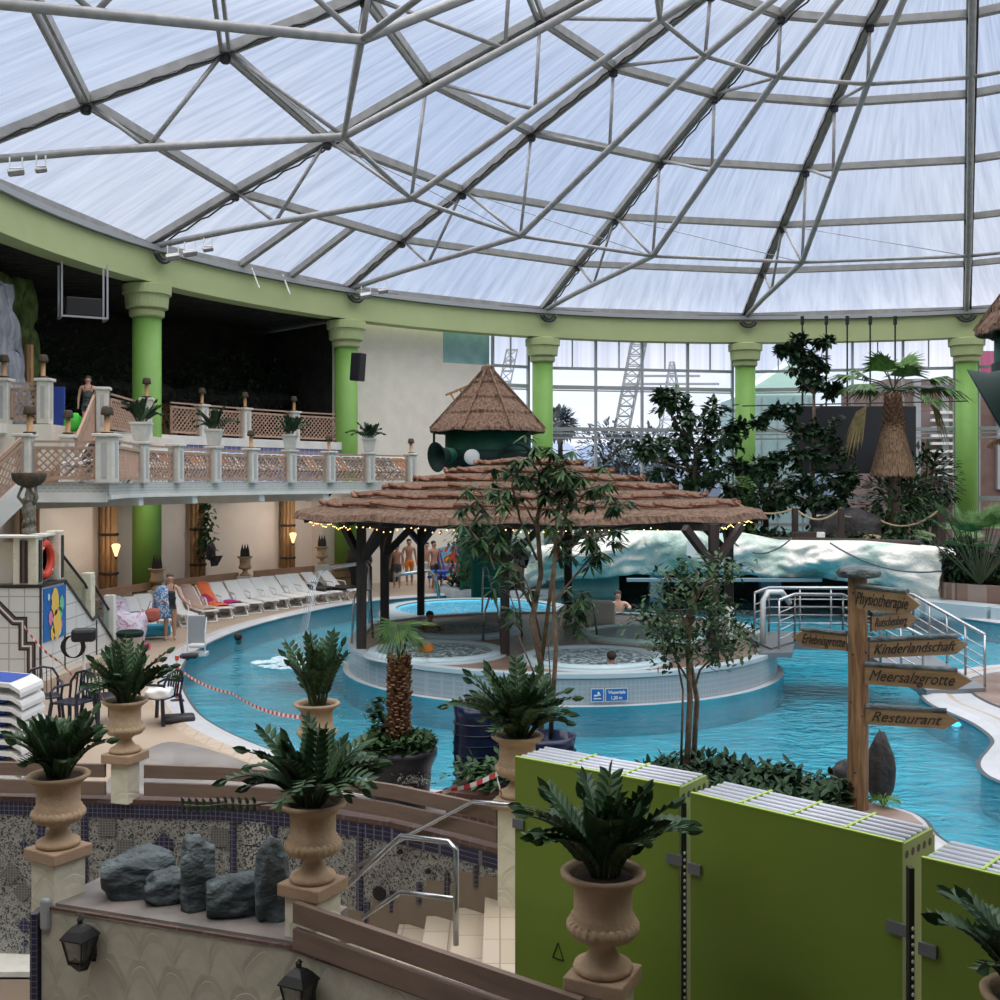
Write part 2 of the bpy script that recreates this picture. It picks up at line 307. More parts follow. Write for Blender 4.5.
M['char_pot'] = mat('charcoal_pot', (0.018, 0.017, 0.022), 0.4)
M['sign_blue'] = mat('blue_sign', (0.01, 0.13, 0.42), 0.4)
M['red'] = mat('red_plastic', (0.62, 0.06, 0.025), 0.5)
M['red_tape'] = stripe_mat('red_white_tape', (0.72, 0.70, 0.68), (0.55, 0.03, 0.04), 0.22)
M['skin'] = mat('light_skin', (0.50, 0.28, 0.19), 0.55)
M['skin2'] = mat('tan_skin', (0.42, 0.22, 0.14), 0.55)
M['hair'] = mat('brown_hair', (0.03, 0.018, 0.012), 0.7)
M['hair_g'] = mat('light_brown_hair', (0.10, 0.06, 0.035), 0.7)
M['orange'] = mat('orange_cloth', (0.75, 0.20, 0.02), 0.7)
M['bluepat'] = towel_mat('blue_white_pattern', [(0.05, 0.16, 0.36), (0.55, 0.62, 0.70), (0.08, 0.24, 0.48)], 8)
M['camo'] = towel_mat('grey_patterned_cloth', [(0.02, 0.025, 0.03), (0.10, 0.12, 0.12), (0.04, 0.05, 0.05)], 14)
M['rope'] = mat('pale_rope', (0.38, 0.30, 0.19), 0.9)
M['fibre_brown'] = mat('brown_cloth_bag', (0.42, 0.12, 0.09), 0.7)
M['warm_bulb'] = emit('warm_bulb', (1.0, 0.55, 0.16), 6.0)
M['pool_light'] = emit('underwater_lamp', (0.05, 0.55, 1.0), 2.5)
M['wire'] = mat('thin_dark_wire', (0.10, 0.11, 0.12), 0.6)

# ------------------------------------------------------------ mesh builder
class MB:
    def __init__(s): s.v = []; s.f = []; s.uv = {}
    def add(s, vs, fs):
        n = len(s.v); s.v += [tuple(v) for v in vs]; s.f += [tuple(i+n for i in f) for f in fs]; return s
    def box(s, c, d, rz=0.0, rot=None):
        h = [x/2 for x in d]; R = rot if rot is not None else Matrix.Rotation(rz, 3, 'Z'); c = Vector(c)
        vs = [c+R @ Vector((sx*h[0], sy*h[1], sz*h[2])) for sx in (-1, 1) for sy in (-1, 1) for sz in (-1, 1)]
        return s.add(vs, [(0,1,3,2),(4,6,7,5),(0,4,5,1),(2,3,7,6),(0,2,6,4),(1,5,7,3)])
    def bar(s, a, b, w, h=None, up=(0,0,1)):
        a = Vector(a); b = Vector(b); d = b-a; L = d.length
        if L < 1e-6: return s
        d.normalize(); u = Vector(up)
        if abs(d.dot(u)) > 0.98: u = Vector((1,0,0))
        x = d.cross(u).normalized(); y = x.cross(d).normalized(); h = h or w
        vs = [p+x*sx*w/2+y*sy*h/2 for p in (a, b) for sx, sy in ((-1,-1),(1,-1),(1,1),(-1,1))]
        return s.add(vs, [(3,2,1,0),(4,5,6,7),(0,1,5,4),(1,2,6,5),(2,3,7,6),(3,0,4,7)])
    def tube(s, pts, r, n=8, caps=True, radii=None):
        pts = [Vector(p) for p in pts]; rings = []; prev = None
        for i, p in enumerate(pts):
            d = (pts[min(i+1, len(pts)-1)]-pts[max(i-1, 0)])
            d = d.normalized() if d.length > 1e-9 else Vector((0,0,1))
            if prev is None:
                u = Vector((0,0,1)) if abs(d.z) < 0.9 else Vector((1,0,0))
                x = d.cross(u).normalized()
            else: x = (prev-d*prev.dot(d)); x = x.normalized() if x.length > 1e-6 else d.orthogonal().normalized()
            prev = x; y = d.cross(x); rr = radii[i] if radii else r
            rings.append([p+(x*math.cos(2*PI*k/n)+y*math.sin(2*PI*k/n))*rr for k in range(n)])
        vs = [v for q in rings for v in q]; fs = []
        for i in range(len(pts)-1):
            for k in range(n):
                k2 = (k+1) % n; fs.append((i*n+k, i*n+k2, (i+1)*n+k2, (i+1)*n+k))
        if caps: fs.append(tuple(range(n-1, -1, -1))); fs.append(tuple((len(pts)-1)*n+k for k in range(n)))
        return s.add(vs, fs)
    def lathe(s, prof, n=24, c=(0,0,0), sx=1.0, sy=1.0, axis=None, caps=True):
        "prof: (radius, height) pairs; axis: matrix turning z into another direction"
        c = Vector(c); vs = []; fs = []
        for r, z in prof:
            for k in range(n):
                v = Vector((r*sx*math.cos(2*PI*k/n), r*sy*math.sin(2*PI*k/n), z))
                vs.append(c+(axis @ v if axis is not None else v))
        for i in range(len(prof)-1):
            for k in range(n):
                k2 = (k+1) % n; fs.append((i*n+k, i*n+k2, (i+1)*n+k2, (i+1)*n+k))
        if caps and prof[0][0] > 1e-5: fs.append(tuple(range(n-1, -1, -1)))
        if caps and prof[-1][0] > 1e-5: fs.append(tuple((len(prof)-1)*n+k for k in range(n)))
        return s.add(vs, fs)
    def prism(s, poly, z0, z1):
        n = len(poly); vs = [(p[0], p[1], z0) for p in poly]+[(p[0], p[1], z1) for p in poly]
        tri = tessellate_polygon([[Vector((p[0], p[1], 0)) for p in poly]])
        fs = [(c, b, a) for a, b, c in tri]+[(a+n, b+n, c+n) for a, b, c in tri]
        fs += [(i, (i+1) % n, (i+1) % n+n, i+n) for i in range(n)]
        return s.add(vs, fs)
    def ball(s, c, r, n=10, m=7, sc_=(1,1,1)):
        prof = [(max(1e-6, r*math.sin(PI*i/m)), -r*math.cos(PI*i/m)) for i in range(m+1)]
        c = Vector(c); vs = []; fs = []
        for rr, z in prof:
            for k in range(n): vs.append(c+Vector((rr*sc_[0]*math.cos(2*PI*k/n), rr*sc_[1]*math.sin(2*PI*k/n), z*sc_[2])))
        for i in range(m):
            for k in range(n):
                k2 = (k+1) % n; fs.append((i*n+k, i*n+k2, (i+1)*n+k2, (i+1)*n+k))
        return s.add(vs, fs)
    def leaf(s, p, d, up, L, w, fold=0.15):
        "a pointed blade from p along d"
        d = Vector(d).normalized(); x = d.cross(Vector(up))
        x = x.normalized() if x.length > 1e-4 else d.orthogonal().normalized()
        nrm = x.cross(d)
        m1 = p+d*L*0.33; m2 = p+d*L*0.68
        vs = [p, m1+x*w*0.5+nrm*fold*w, m1-x*w*0.5+nrm*fold*w, m2+x*w*0.42+nrm*fold*w, m2-x*w*0.42+nrm*fold*w, p+d*L, m1, m2]
        return s.add(vs, [(0,1,6),(0,6,2),(1,3,7,6),(6,7,4,2),(3,5,7),(7,5,4)])
    def build(s, name, m, parent=None, smooth=False, loc=None):
        me = bpy.data.meshes.new(name); me.from_pydata(s.v, [], s.f)
        if smooth: me.polygons.foreach_set('use_smooth', [True]*len(me.polygons))
        me.materials.append(M[m] if isinstance(m, str) else m)
        me.update(); o = bpy.data.objects.new(name, me); COL.objects.link(o)
        if parent is not None: o.parent = parent
        if loc is not None: o.location = loc
        return o
def tag(o, label=None, cat=None, group=None, kind=None):
    if label: o['label'] = label
    if cat: o['category'] = cat
    if group: o['group'] = group
    if kind: o['kind'] = kind
    return o
def struct(o): o['kind'] = 'structure'; return o
def empty(name, loc=(0,0,0), rz=0.0, label=None, cat=None, group=None):
    o = bpy.data.objects.new(name, None); COL.objects.link(o); o.location = loc; o.rotation_euler = (0,0,rz)
    o.empty_display_size = 0.1
    return tag(o, label, cat, group)
def copy_tree(o, parent=None):
    c = o.copy(); COL.objects.link(c)
    if parent is not None: c.parent = parent
    for ch in [x for x in bpy.data.objects if x.parent == o]: copy_tree(ch, c)
    return c
def place(o, loc, rz=0.0, label=None, group=None, scale=None):
    o.location = loc; o.rotation_euler = (0,0,rz)
    if scale is not None: o.scale = (scale,)*3 if isinstance(scale, (int, float)) else scale
    if label: o['label'] = label
    if group: o['group'] = group
    return o
def bevel(o, w=0.01, seg=2):
    m = o.modifiers.new('bevel', 'BEVEL'); m.width = w; m.segments = seg; m.limit_method = 'ANGLE'; return o
def arc_pts(a0, a1, r, z=0.0, n=24):
    return [ring_pt(a0+(a1-a0)*i/n, r, z) for i in range(n+1)]
def ring_wall(mb, a0, a1, r0, r1, z0, z1, n=24):
    "a curved slab round the hall centre"
    A = arc_pts(a0, a1, r0, 0, n); B = arc_pts(a0, a1, r1, 0, n)
    vs = []; fs = []
    for p, q in zip(A, B): vs += [(p.x, p.y, z0), (q.x, q.y, z0), (q.x, q.y, z1), (p.x, p.y, z1)]
    for i in range(n):
        a = 4*i; b = a+4
        fs += [(a, b, b+1, a+1), (a+1, b+1, b+2, a+2), (a+2, b+2, b+3, a+3), (a+3, b+3, b, a)]
    fs += [(0,1,2,3), (4*n+3, 4*n+2, 4*n+1, 4*n)]
    return mb.add(vs, fs)
def text_mesh(txt, size, depth=0.004, shear=0.0, bold=0.0):
    cu = bpy.data.curves.new('lettering', 'FONT'); cu.body = txt; cu.size = size; cu.extrude = depth; cu.shear = shear; cu.offset = bold
    cu.align_x = 'CENTER'; cu.align_y = 'CENTER'
    o = bpy.data.objects.new('lettering', cu); COL.objects.link(o)
    dg = bpy.context.evaluated_depsgraph_get(); dg.update()
    me = bpy.data.meshes.new_from_object(o.evaluated_get(dg))
    bpy.data.objects.remove(o); bpy.data.curves.remove(cu)
    return me
def lettering(txt, size, m, parent, mtx, width=None, shear=0.0, bold=0.0, name='lettering'):
    me = text_mesh(txt, size, 0.003, shear, bold)
    xs = [v.co.x for v in me.vertices]; w = max(xs)-min(xs)
    s = (width/w) if width else 1.0
    for v in me.vertices: v.co.x = (v.co.x-(max(xs)+min(xs))/2)*s
    me.transform(mtx); me.materials.clear(); me.materials.append(M[m])
    o = bpy.data.objects.new(name, me); COL.objects.link(o); o.parent = parent; return o
def frame(o, x, z_up=Vector((0,0,1))):
    "matrix whose X is x, Y is up and Z comes out towards the reader"
    x = Vector(x).normalized(); y = z_up.normalized(); z = x.cross(y)
    return Matrix(((x.x, y.x, z.x, o[0]), (x.y, y.y, z.y, o[1]), (x.z, y.z, z.z, o[2]), (0,0,0,1)))
# ------------------------------------------------------------ camera and sky
cam = bpy.data.cameras.new('camera'); co = bpy.data.objects.new('camera', cam); COL.objects.link(co)
cam.sensor_width = 36; cam.lens = 36*F/1000; cam.shift_y = -(500-HOR)/1000; cam.clip_end = 500
co.location = (0, 0, EYE); co.rotation_euler = (PI/2, 0, 0); sc.camera = co
w = bpy.data.worlds.new('overcast_sky'); sc.world = w; w.use_nodes = True; t = w.node_tree; t.nodes.clear()
wo = N(t, 'ShaderNodeOutputWorld'); bg = N(t, 'ShaderNodeBackground'); tc = N(t, 'ShaderNodeTexCoord')
sp = N(t, 'ShaderNodeSeparateXYZ'); t.links.new(tc.outputs['Generated'], sp.inputs[0])
base = ramp(t, math_(t, 'ADD', math_(t, 'MULTIPLY', sp.outputs[2], 0.5), 0.5), [(0.40, (0.10, 0.11, 0.12)), (0.499, (0.50, 0.52, 0.56)), (0.505, (1.65, 1.7, 1.82)), (0.55, (1.6, 1.65, 1.8)), (0.585, (0.82, 0.95, 1.16)), (0.68, (0.74, 0.90, 1.18)), (0.75, (.98, .96, .93)), (1.0, (1.03, 0.97, 0.90))])
nz = N(t, 'ShaderNodeTexNoise'); nz.inputs['Scale'].default_value = 2.6; nz.inputs['Detail'].default_value = 4
t.links.new(tc.outputs['Generated'], nz.inputs['Vector'])
cl = ramp(t, nz.outputs[0], [(0.38, (0.80, 0.88, 1.0)), (0.62, (1.12, 1.08, 1.06))])
mx = N(t, 'ShaderNodeMix'); mx.data_type = 'RGBA'; mx.blend_type = 'MULTIPLY'; mx.inputs['Factor'].default_value = 1.0
t.links.new(base, mx.inputs['A']); t.links.new(cl, mx.inputs['B']); t.links.new(mx.outputs['Result'], bg.inputs[0])
# an overcast sky is brightest overhead
zz = math_(t, 'MAXIMUM', math_(t, 'SUBTRACT', sp.outputs[2], 0.38), 0.0)
SKY_LOW, SKY_HIGH = 0.52, 6.6
t.links.new(math_(t, 'ADD', math_(t, 'MULTIPLY', zz, SKY_HIGH), SKY_LOW), bg.inputs[1]); t.links.new(bg.outputs[0], wo.inputs[0])
sc.view_settings.view_transform = 'Standard'; sc.view_settings.look = 'None'; sc.view_settings.gamma = 1; sc.view_settings.use_curve_mapping = False
sc.view_settings.exposure = 0.0
sc.cycles.max_bounces = 10; sc.cycles.transparent_max_bounces = 24; sc.cycles.diffuse_bounces = 5
sc.cycles.caustics_reflective = False; sc.cycles.caustics_refractive = False; sc.cycles.sample_clamp_indirect = 6

# ------------------------------------------------------------ dome
A0 = math.radians(157.54); STEP = 2*PI/16
def rib_ang(i): return A0-i*STEP
RK = [(23.74, 11.4), (20.42, 12.74), (17.22, 13.91), (14.0, 15.17), (10.65, 16.36), (7.21, 17.56), (3.4, 18.3)]
IN1 = (14.5, 11.93); IN2 = (7.4, 15.8)
def chord(R):
    if R >= IN1[0]: f = (23.74-R)/(23.74-IN1[0]); return (R, 11.4+(IN1[1]-11.4)*f)
    f = (IN1[0]-R)/(IN1[0]-IN2[0]); return (R, IN1[1]+(IN2[1]-IN1[1])*f)
def rp(i, RZ, dz=0.0): return ring_pt(rib_ang(i), RZ[0], RZ[1]+dz)
foil = MB()
for i in range(16):
    for k in range(6):
        a, b = RK[k], RK[k+1]
        foil.add([rp(i, a, .12), rp(i+1, a, .12), rp(i+1, b, .12), rp(i, b, .12)], [(0,1,2,3)])
foil.add([rp(i, RK[6], .12) for i in range(16)], [tuple(range(16))])
struct(foil.build('ceiling', 'foil'))
truss_words = {0: 'from the green column beside the dark grotto', 1: 'from the column that carries the black loudspeaker', 2: 'from the column right of the thatched hut', 3: 'from the column right of the leafy ficus', 4: 'rising almost upright above the fan palm', -1: 'entering at the left edge above the grotto', -2: 'crossing the upper left corner', 5: 'grazing the right edge of the picture'}
for i in range(-4, 12):
    t_ = empty('roof_truss', rp(i, RK[0]), 0, 'grey roof truss '+truss_words.get(i, 'out of view'), 'roof truss', 'radial trusses of the glass dome')
    if i not in truss_words: t_['label'] = 'grey steel roof truss on the dome side outside the picture'
    o0 = rp(i, RK[0])
    loc = lambda p: p-o0
    top = MB(); cab = MB(); ch = MB()
    for k in range(6):
        a, b = rp(i, RK[k]), rp(i, RK[k+1]); side = (b-a).cross(Vector((0,0,1))).normalized()
        for sg in (-1, 1): top.bar(loc(a)+side*sg*.10, loc(b)+side*sg*.10, .085, .22)
        top.bar(loc(a)-Vector((0,0,.06)), loc(b)-Vector((0,0,.06)), .20, .05)
    top.build('rib', 'steel', t_)
    for k in range(6):
        a, b = rp(i, RK[k]), rp(i, RK[k+1]); side = (b-a).cross(Vector((0,0,1))).normalized()
        q = [loc(a+(b-a)*(j/12))+side*(.17 if i % 2 else -.17)+Vector((0, 0, -.16+.04*math.sin(j*2.1+k))) for j in range(13)]
        cab.tube(q, .03, 5)
    cab.build('cable', 'steel_dark', t_)
    if -5 < i < 9:
        ch.tube([loc(rp(i, RK[0], -.1)), loc(rp(i, chord(20.4))), loc(rp(i, IN1)), loc(rp(i, chord(10.8))), loc(rp(i, IN2)), loc(rp(i, (3.4, 17.5)))], .10, 8)
        ch.build('lower_chord', 'tube', t_, True)
        links = [(RK[1], chord(19)), (RK[2], chord(19)), (RK[2], IN1), (RK[3], IN1), (RK[3], chord(10.8)), (RK[4], chord(10.8)), (RK[4], IN2), (RK[5], IN2), (RK[0], chord(20.4))]
        for a, b in links[:-1]:
            MB().tube([loc(rp(i, a)), loc(rp(i, b))], .055, 6).build('strut', 'tube', t_, True)
        for k in range(6): MB().lathe([(.09, -.30), (.13, -.26), (.13, 0), (.08, .05)], 8, loc(rp(i, RK[k]))).build('joint', 'steel_dark', t_)
ring_words = ['lowest', 'second', 'third', 'fourth', 'fifth', 'sixth', 'innermost']
for k in range(0, 7):
    mb = MB()
    for i in range(16):
        a, b = rp(i, RK[k]), rp(i+1, RK[k]); out = Vector((a.x+b.x-2*CX, a.y+b.y-2*CY, 0)).normalized()
        if k == 0: mb.bar(a, b, .16, .2); continue
        for sg in (-1, 1): mb.bar(a+out*sg*.09, b+out*sg*.09, .075, .22)
    tag(mb.build('ring_beam', 'steel'), ring_words[k]+' grey polygonal ring beam of the dome, counted upward from the rim', 'ring beam')
for nm, IN in (('lower', IN1), ('upper', IN2)):
    mb = MB()
    for i in range(16): mb.tube([rp(i, IN), rp(i+1, IN)], .065, 6)
    o = mb.build('tie_ring', 'tube', None, True); tag(o, nm+' ring of thin grey tubes linking the truss nodes below the dome', 'tie ring')
# hair-thin stay wires
for i, wd in ((-1, 'at the upper left'), (0, 'left of centre'), (1, 'above the pavilion'), (2, 'right of centre'), (3, 'right side')):
    mb = MB(); mb.tube([rp(i+1, IN1), rp(i, RK[2])], .014, 4)
    tag(mb.build('stay_wire', 'tube', None, True), 'hair thin stay wire under the dome, '+wd, 'stay wire', 'thin stay wires under the dome')
# opening roof light between the first two columns
vt = empty('roof_vent', rp(0, RK[0]), 0, 'opening roof light framed by two grey bars above the speaker column', 'roof vent'); o0 = rp(0, RK[0])
for f in (.42, .68):
    a = rp(0, RK[0]).lerp(rp(1, RK[0]), f)-o0; b = rp(0, RK[1]).lerp(rp(1, RK[1]), f)-o0
    MB().bar(a, b, .2, .2).build('vent_frame', 'steel', vt)
for f in (.47, .63):
    a = rp(0, RK[0]).lerp(rp(1, RK[0]), f)-o0
    MB().tube([a+Vector((0,0,.1)), a+Vector((.35,-.15,-.75))], .03, 6).build('opener_rod', 'white', vt)

# columns, ring beam, gutter
gb = MB(); ring_wall(gb, 0, 2*PI, 23.3, 24.0, 10.16, 11.12, 96); tag(gb.build('ring_wall_beam', 'beam_green'), kind='structure').name = 'trim_1'
gt = MB(); ring_wall(gt, 0, 2*PI, 23.16, 23.7, 11.14, 11.30, 96); struct(gt.build('trim_2', 'gutter'))
gt = MB(); ring_wall(gt, 0, 2*PI, 23.34, 23.9, 11.12, 11.36, 96); struct(gt.build('trim_3', 'joint'))
col_words = {0: 'green round column with moulded capital in front of the dark grotto', 1: 'green round column carrying a black loudspeaker', 2: 'green round column just right of the conical thatched hut', 3: 'green round column between the ficus and the tall fig tree', 4: 'green round column right of the fan palm with skirt'}
colproto = None
for i in (0, 1, 2, 3, 4, -1, 5, 6, 7, 8, 9, -2, -3):
    p = rp(i, (23.72, 0)); 
    if p.y < 4: continue
    if colproto is None:
        c_ = empty('column', (0,0,0), 0, 'x', 'column', 'green columns round the hall')
        MB().lathe([(.44, 0), (.44, 9.12)], 32).build('shaft', 'col_green', c_, True)
        cp = MB().lathe([(.45, 9.10), (.53, 9.16), (.54, 9.30), (.50, 9.34), (.50, 9.36), (.64, 9.40), (.67, 9.78), (.68, 9.80), (.74, 9.82), (.75, 10.10), (.5, 10.16), (.4, 10.18)], 32)
        cpo = cp.build('capital', 'beam_green', c_); colproto = c_
        o = c_
    else: o = copy_tree(colproto)
    place(o, p, 0, col_words.get(i, 'green round column of the hall beyond the picture edge'))
# black drainage bends hanging where each truss meets the beam
for i, wd in ((0, 'left of the speaker column, above the grotto column'), (1, 'above the speaker column'), (2, 'above the column right of the hut'), (3, 'above the column by the tall fig tree'), (4, 'above the column right of the fan palm')):
    c = rp(i, (23.1, 11.2)); tg = Vector((-math.sin(rib_ang(i)), math.cos(rib_ang(i)), 0))
    mb = MB(); mb.tube([c+tg*.35*math.cos(q)+Vector((0,0,.28*math.sin(q)-.12)) for q in [PI*(1+j/8) for j in range(9)]], .06, 6)
    mb.tube([c+tg*.22*math.cos(q)+Vector((0,0,.2*math.sin(q)-.1)) for q in [PI*(1+j/8) for j in range(9)]], .04, 6)
    tag(mb.build('cable_loop', 'steel_dark', None, True), 'black cable loop hanging under the gutter '+wd, 'cable loop', 'black cable loops under the gutter')
# spotlights under the trusses
def spotlight(p, sz, label):
    e = empty('floodlight', p, 0, label, 'floodlight', 'small floodlights under the roof trusses')
    MB().tube([(-sz*.4, 0, -.05), (-sz*.4, 0, -.3), (sz*.4, 0, -.3), (sz*.4, 0, -.05)], .02, 5).build('bracket', 'white', e)
    R = Matrix.Rotation(.6, 3, 'X') @ Matrix.Rotation(.4, 3, 'Z')
    bevel(MB().box((0, 0, -.38), (sz, sz*.55, sz*.35), rot=R).build('housing', 'tube', e), .02)
    MB().box(Vector((0, 0, -.38))+R @ Vector((0, 0, -sz*.18)), (sz*.85, sz*.45, .02), rot=R).build('lens', 'black_gloss', e)
spotlight(P(16, 155, 25.0), .36, 'larger floodlight hanging from the tube at the left edge')
spotlight(P(41, 153, 25.1), .26, 'smaller floodlight right of the larger one at the left edge')
spotlight(P(173, 244, 32.8), .40, 'leftmost of three floodlights just right of the grotto column top')
spotlight(P(190, 240, 32.6), .40, 'middle one of three floodlights just right of the grotto column top')
spotlight(P(208, 236, 32.3), .30, 'rightmost of three floodlights just right of the grotto column top')
spotlight(P(366, 285, 40), .42, 'floodlight above and right of the speaker column')
spotlight(P(383, 280, 39), .35, 'small floodlight on the truss tube right of the speaker column')
# ------------------------------------------------------------ shell behind the columns
def ra(px, r): return ang_of(on_ring(px, r))
aC1 = rib_ang(1); aW = ra(491, 24.3); aC0 = rib_ang(0)
# cream wall from the speaker column to the glass front
mb = MB(); ring_wall(mb, aC1, ra(443, 24.3), 24.3, 24.6, 0, 10.3, 10); ring_wall(mb, ra(443, 24.3), aW, 24.3, 24.6, 0, 8.95, 6)
struct(mb.build('wall_back', 'cream'))
mb = MB(); ring_wall(mb, ra(443, 24.3), aW, 24.45, 24.5, 8.95, 10.3, 4); o = struct(mb.build('window_1', 'teal_glass'))
mb = MB(); ring_wall(mb, aC1, aW, 24.22, 24.3, 3.2, 3.24, 10); struct(mb.build('trim_4', 'soffit'))
# side of the grotto opening beside the speaker column
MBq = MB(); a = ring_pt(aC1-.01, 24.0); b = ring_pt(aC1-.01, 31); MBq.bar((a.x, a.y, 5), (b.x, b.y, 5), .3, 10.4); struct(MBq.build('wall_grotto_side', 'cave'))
# lower wall under the terraces
mb = MB(); ring_wall(mb, aC1, rib_ang(-2), 24.9, 25.2, 0, 5.4, 24); struct(mb.build('wall_left', 'cream2'))
mb = MB(); ring_wall(mb, aC1, aC1+.03, 24.3, 25.1, 0, 5.4, 2); struct(mb.build('wall_return', 'cream2'))
# upper terrace slab, balcony slab, grotto
mb = MB(); ring_wall(mb, aC1+.01, rib_ang(-2), 23.75, 31, 5.25, 5.5, 24); struct(mb.build('terrace_floor', 'white')); bpy.data.objects['terrace_floor'].name = 'floor_terrace'
mb = MB(); ring_wall(mb, aC1+.01, aC0+.2, 23.55, 23.8, 3.98, 5.22, 24); struct(mb.build('trim_5', 'blue_tile'))
mb = MB(); ring_wall(mb, aC1+.01, aC0+.2, 23.5, 23.85, 5.22, 5.5, 24); struct(mb.build('trim_6', 'white'))
cv = MB(); nseg = 46
for j in range(nseg+1):
    a = aC1-.02+(rib_ang(-2)+.2-aC1)*j/nseg
    for k in range(14):
        z = 5.4+5.2*k/13; r = 29.5+1.1*noise.noise((a*9, k*.5, 0))+.4*noise.noise((a*30, k*1.7, 3)); cv.v.append(tuple(ring_pt(a, r, z)))
for j in range(nseg):
    for k in range(13): q = j*14+k; cv.f.append((q, q+1, q+15, q+14))
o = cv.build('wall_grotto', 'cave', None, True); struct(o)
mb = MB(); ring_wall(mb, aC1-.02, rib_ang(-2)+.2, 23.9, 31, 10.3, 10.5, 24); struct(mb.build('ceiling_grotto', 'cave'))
# ledge with hanging moss and dim timber cabin front in the grotto
mb = MB(); rnd = random.Random(4)
for j in range(60):
    a = aC1+.02+(aC0+.02-aC1)*j/60; r = 27.2+.25*rnd.random()
    mb.ball(ring_pt(a, r, 7.35-.25*rnd.random()), .45, 7, 5, (1, 1, .45+.3*rnd.random()))
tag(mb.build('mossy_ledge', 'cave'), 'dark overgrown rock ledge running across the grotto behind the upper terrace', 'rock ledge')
for px, wd in ((193, 'timber cabin wall in the grotto right of the green column, glimpsed in the dark'), (165, 'timber plank wall glimpsed between the green column and the cabin in the grotto')):
    p = on_ring(px, 28.4); tag(MB().box((p.x, p.y, 6.4), (.9, .3, 1.7), rz=ang_of(p)+PI/2).build('timber_wall', 'log'), wd, 'timber wall')
# hanging creepers
def creeper(p, n, h, label, m='leafD', spread=.35, seed=0):
    rnd = random.Random(seed); mb = MB()
    for _ in range(n):
        q = Vector((rnd.gauss(0, spread), rnd.gauss(0, spread*.6), -rnd.random()*h)); d = Vector((rnd.uniform(-1, 1), rnd.uniform(-1, .3), rnd.uniform(-1, .2)))
        mb.leaf(q, d, (0,0,1), .22, .10)
    return tag(mb.build('creeper', m, None, False, p), label, 'climbing plant', 'creepers in the grotto')
for j, (px, z, wd) in enumerate(((30, 9.6, 'left of the hanging fan unit'), (215, 9.0, 'right of the green column'), (300, 9.2, 'left of the speaker column'), (260, 8.6, 'midway along the right half'), (70, 8.2, 'below the hanging fan unit'), (110, 8.8, 'left of the green column'), (185, 8.2, 'close behind the green column'), (325, 8.6, 'beside the speaker column'))):
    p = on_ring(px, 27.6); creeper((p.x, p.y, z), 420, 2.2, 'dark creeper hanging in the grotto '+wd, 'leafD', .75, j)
# hanging fan unit
e = empty('fan_unit', P(83, 308, 31), .5, 'metal framed fan unit hanging in the dark grotto left of the green column', 'fan unit')
bevel(MB().box((0, 0, 0), (.95, .6, .5)).build('housing', 'iron', e), .02)
fr = MB()
for sx in (-.6, .6):
    fr.bar((sx, -.35, 1.2), (sx, -.35, -.3), .05); fr.bar((sx, .35, 1.2), (sx, .35, -.3), .05); fr.bar((sx, -.35, -.3), (sx, .35, -.3), .05)
fr.bar((-.6, -.35, -.3), (.6, -.35, -.3), .05); fr.build('hanger_frame', 'gutter', e)
# rock waterfall at the far left of the grotto
def rock_sheet(name, u0, u1, m, label, cat, seed, zs=(5.5, 10.0), r=25.6, amp=.22):
    mb = MB(); nu, nv = 22, 26
    for j in range(nu+1):
        for k in range(nv+1):
            f = k/nv; px = u0[0]+(u1[0]-u0[0])*j/nu + (u0[1]*(1-f))*(1 if j > nu/2 else 0)*(j/nu)
            p = on_ring(px, r+amp*noise.noise((j*.3+seed, k*.25, 0))+.08*noise.noise((j*.9, k*.9, seed)))
            mb.v.append((p.x, p.y, zs[0]+(zs[1]-zs[0])*f))
    for j in range(nu):
        for k in range(nv): q = j*(nv+1)+k; mb.f.append((q, q+1, q+nv+2, q+nv+1))
    o = mb.build(name, m, None, True); s = o.modifiers.new('thickness', 'SOLIDIFY'); s.thickness = .3
    return tag(o, label, cat)
rock_sheet('rock_waterfall', (-60, 24), (2, 0), 'fall', 'grey blue frozen looking rock cascade at the left edge of the upper terrace', 'rock cascade', 1, (5.5, 9.3), 24.6)
rock_sheet('mossy_rock', (-30, 8), (27, 0), 'moss', 'green mossy rock face behind the grey cascade at the left edge', 'rock', 7, (5.5, 9.9), 26.0)
tag(MB().tube([P(29, 387, 31), P(29, 345, 31)], .13, 8).build('bamboo_post', 'log'), 'orange timber post at the right foot of the mossy rock', 'post')

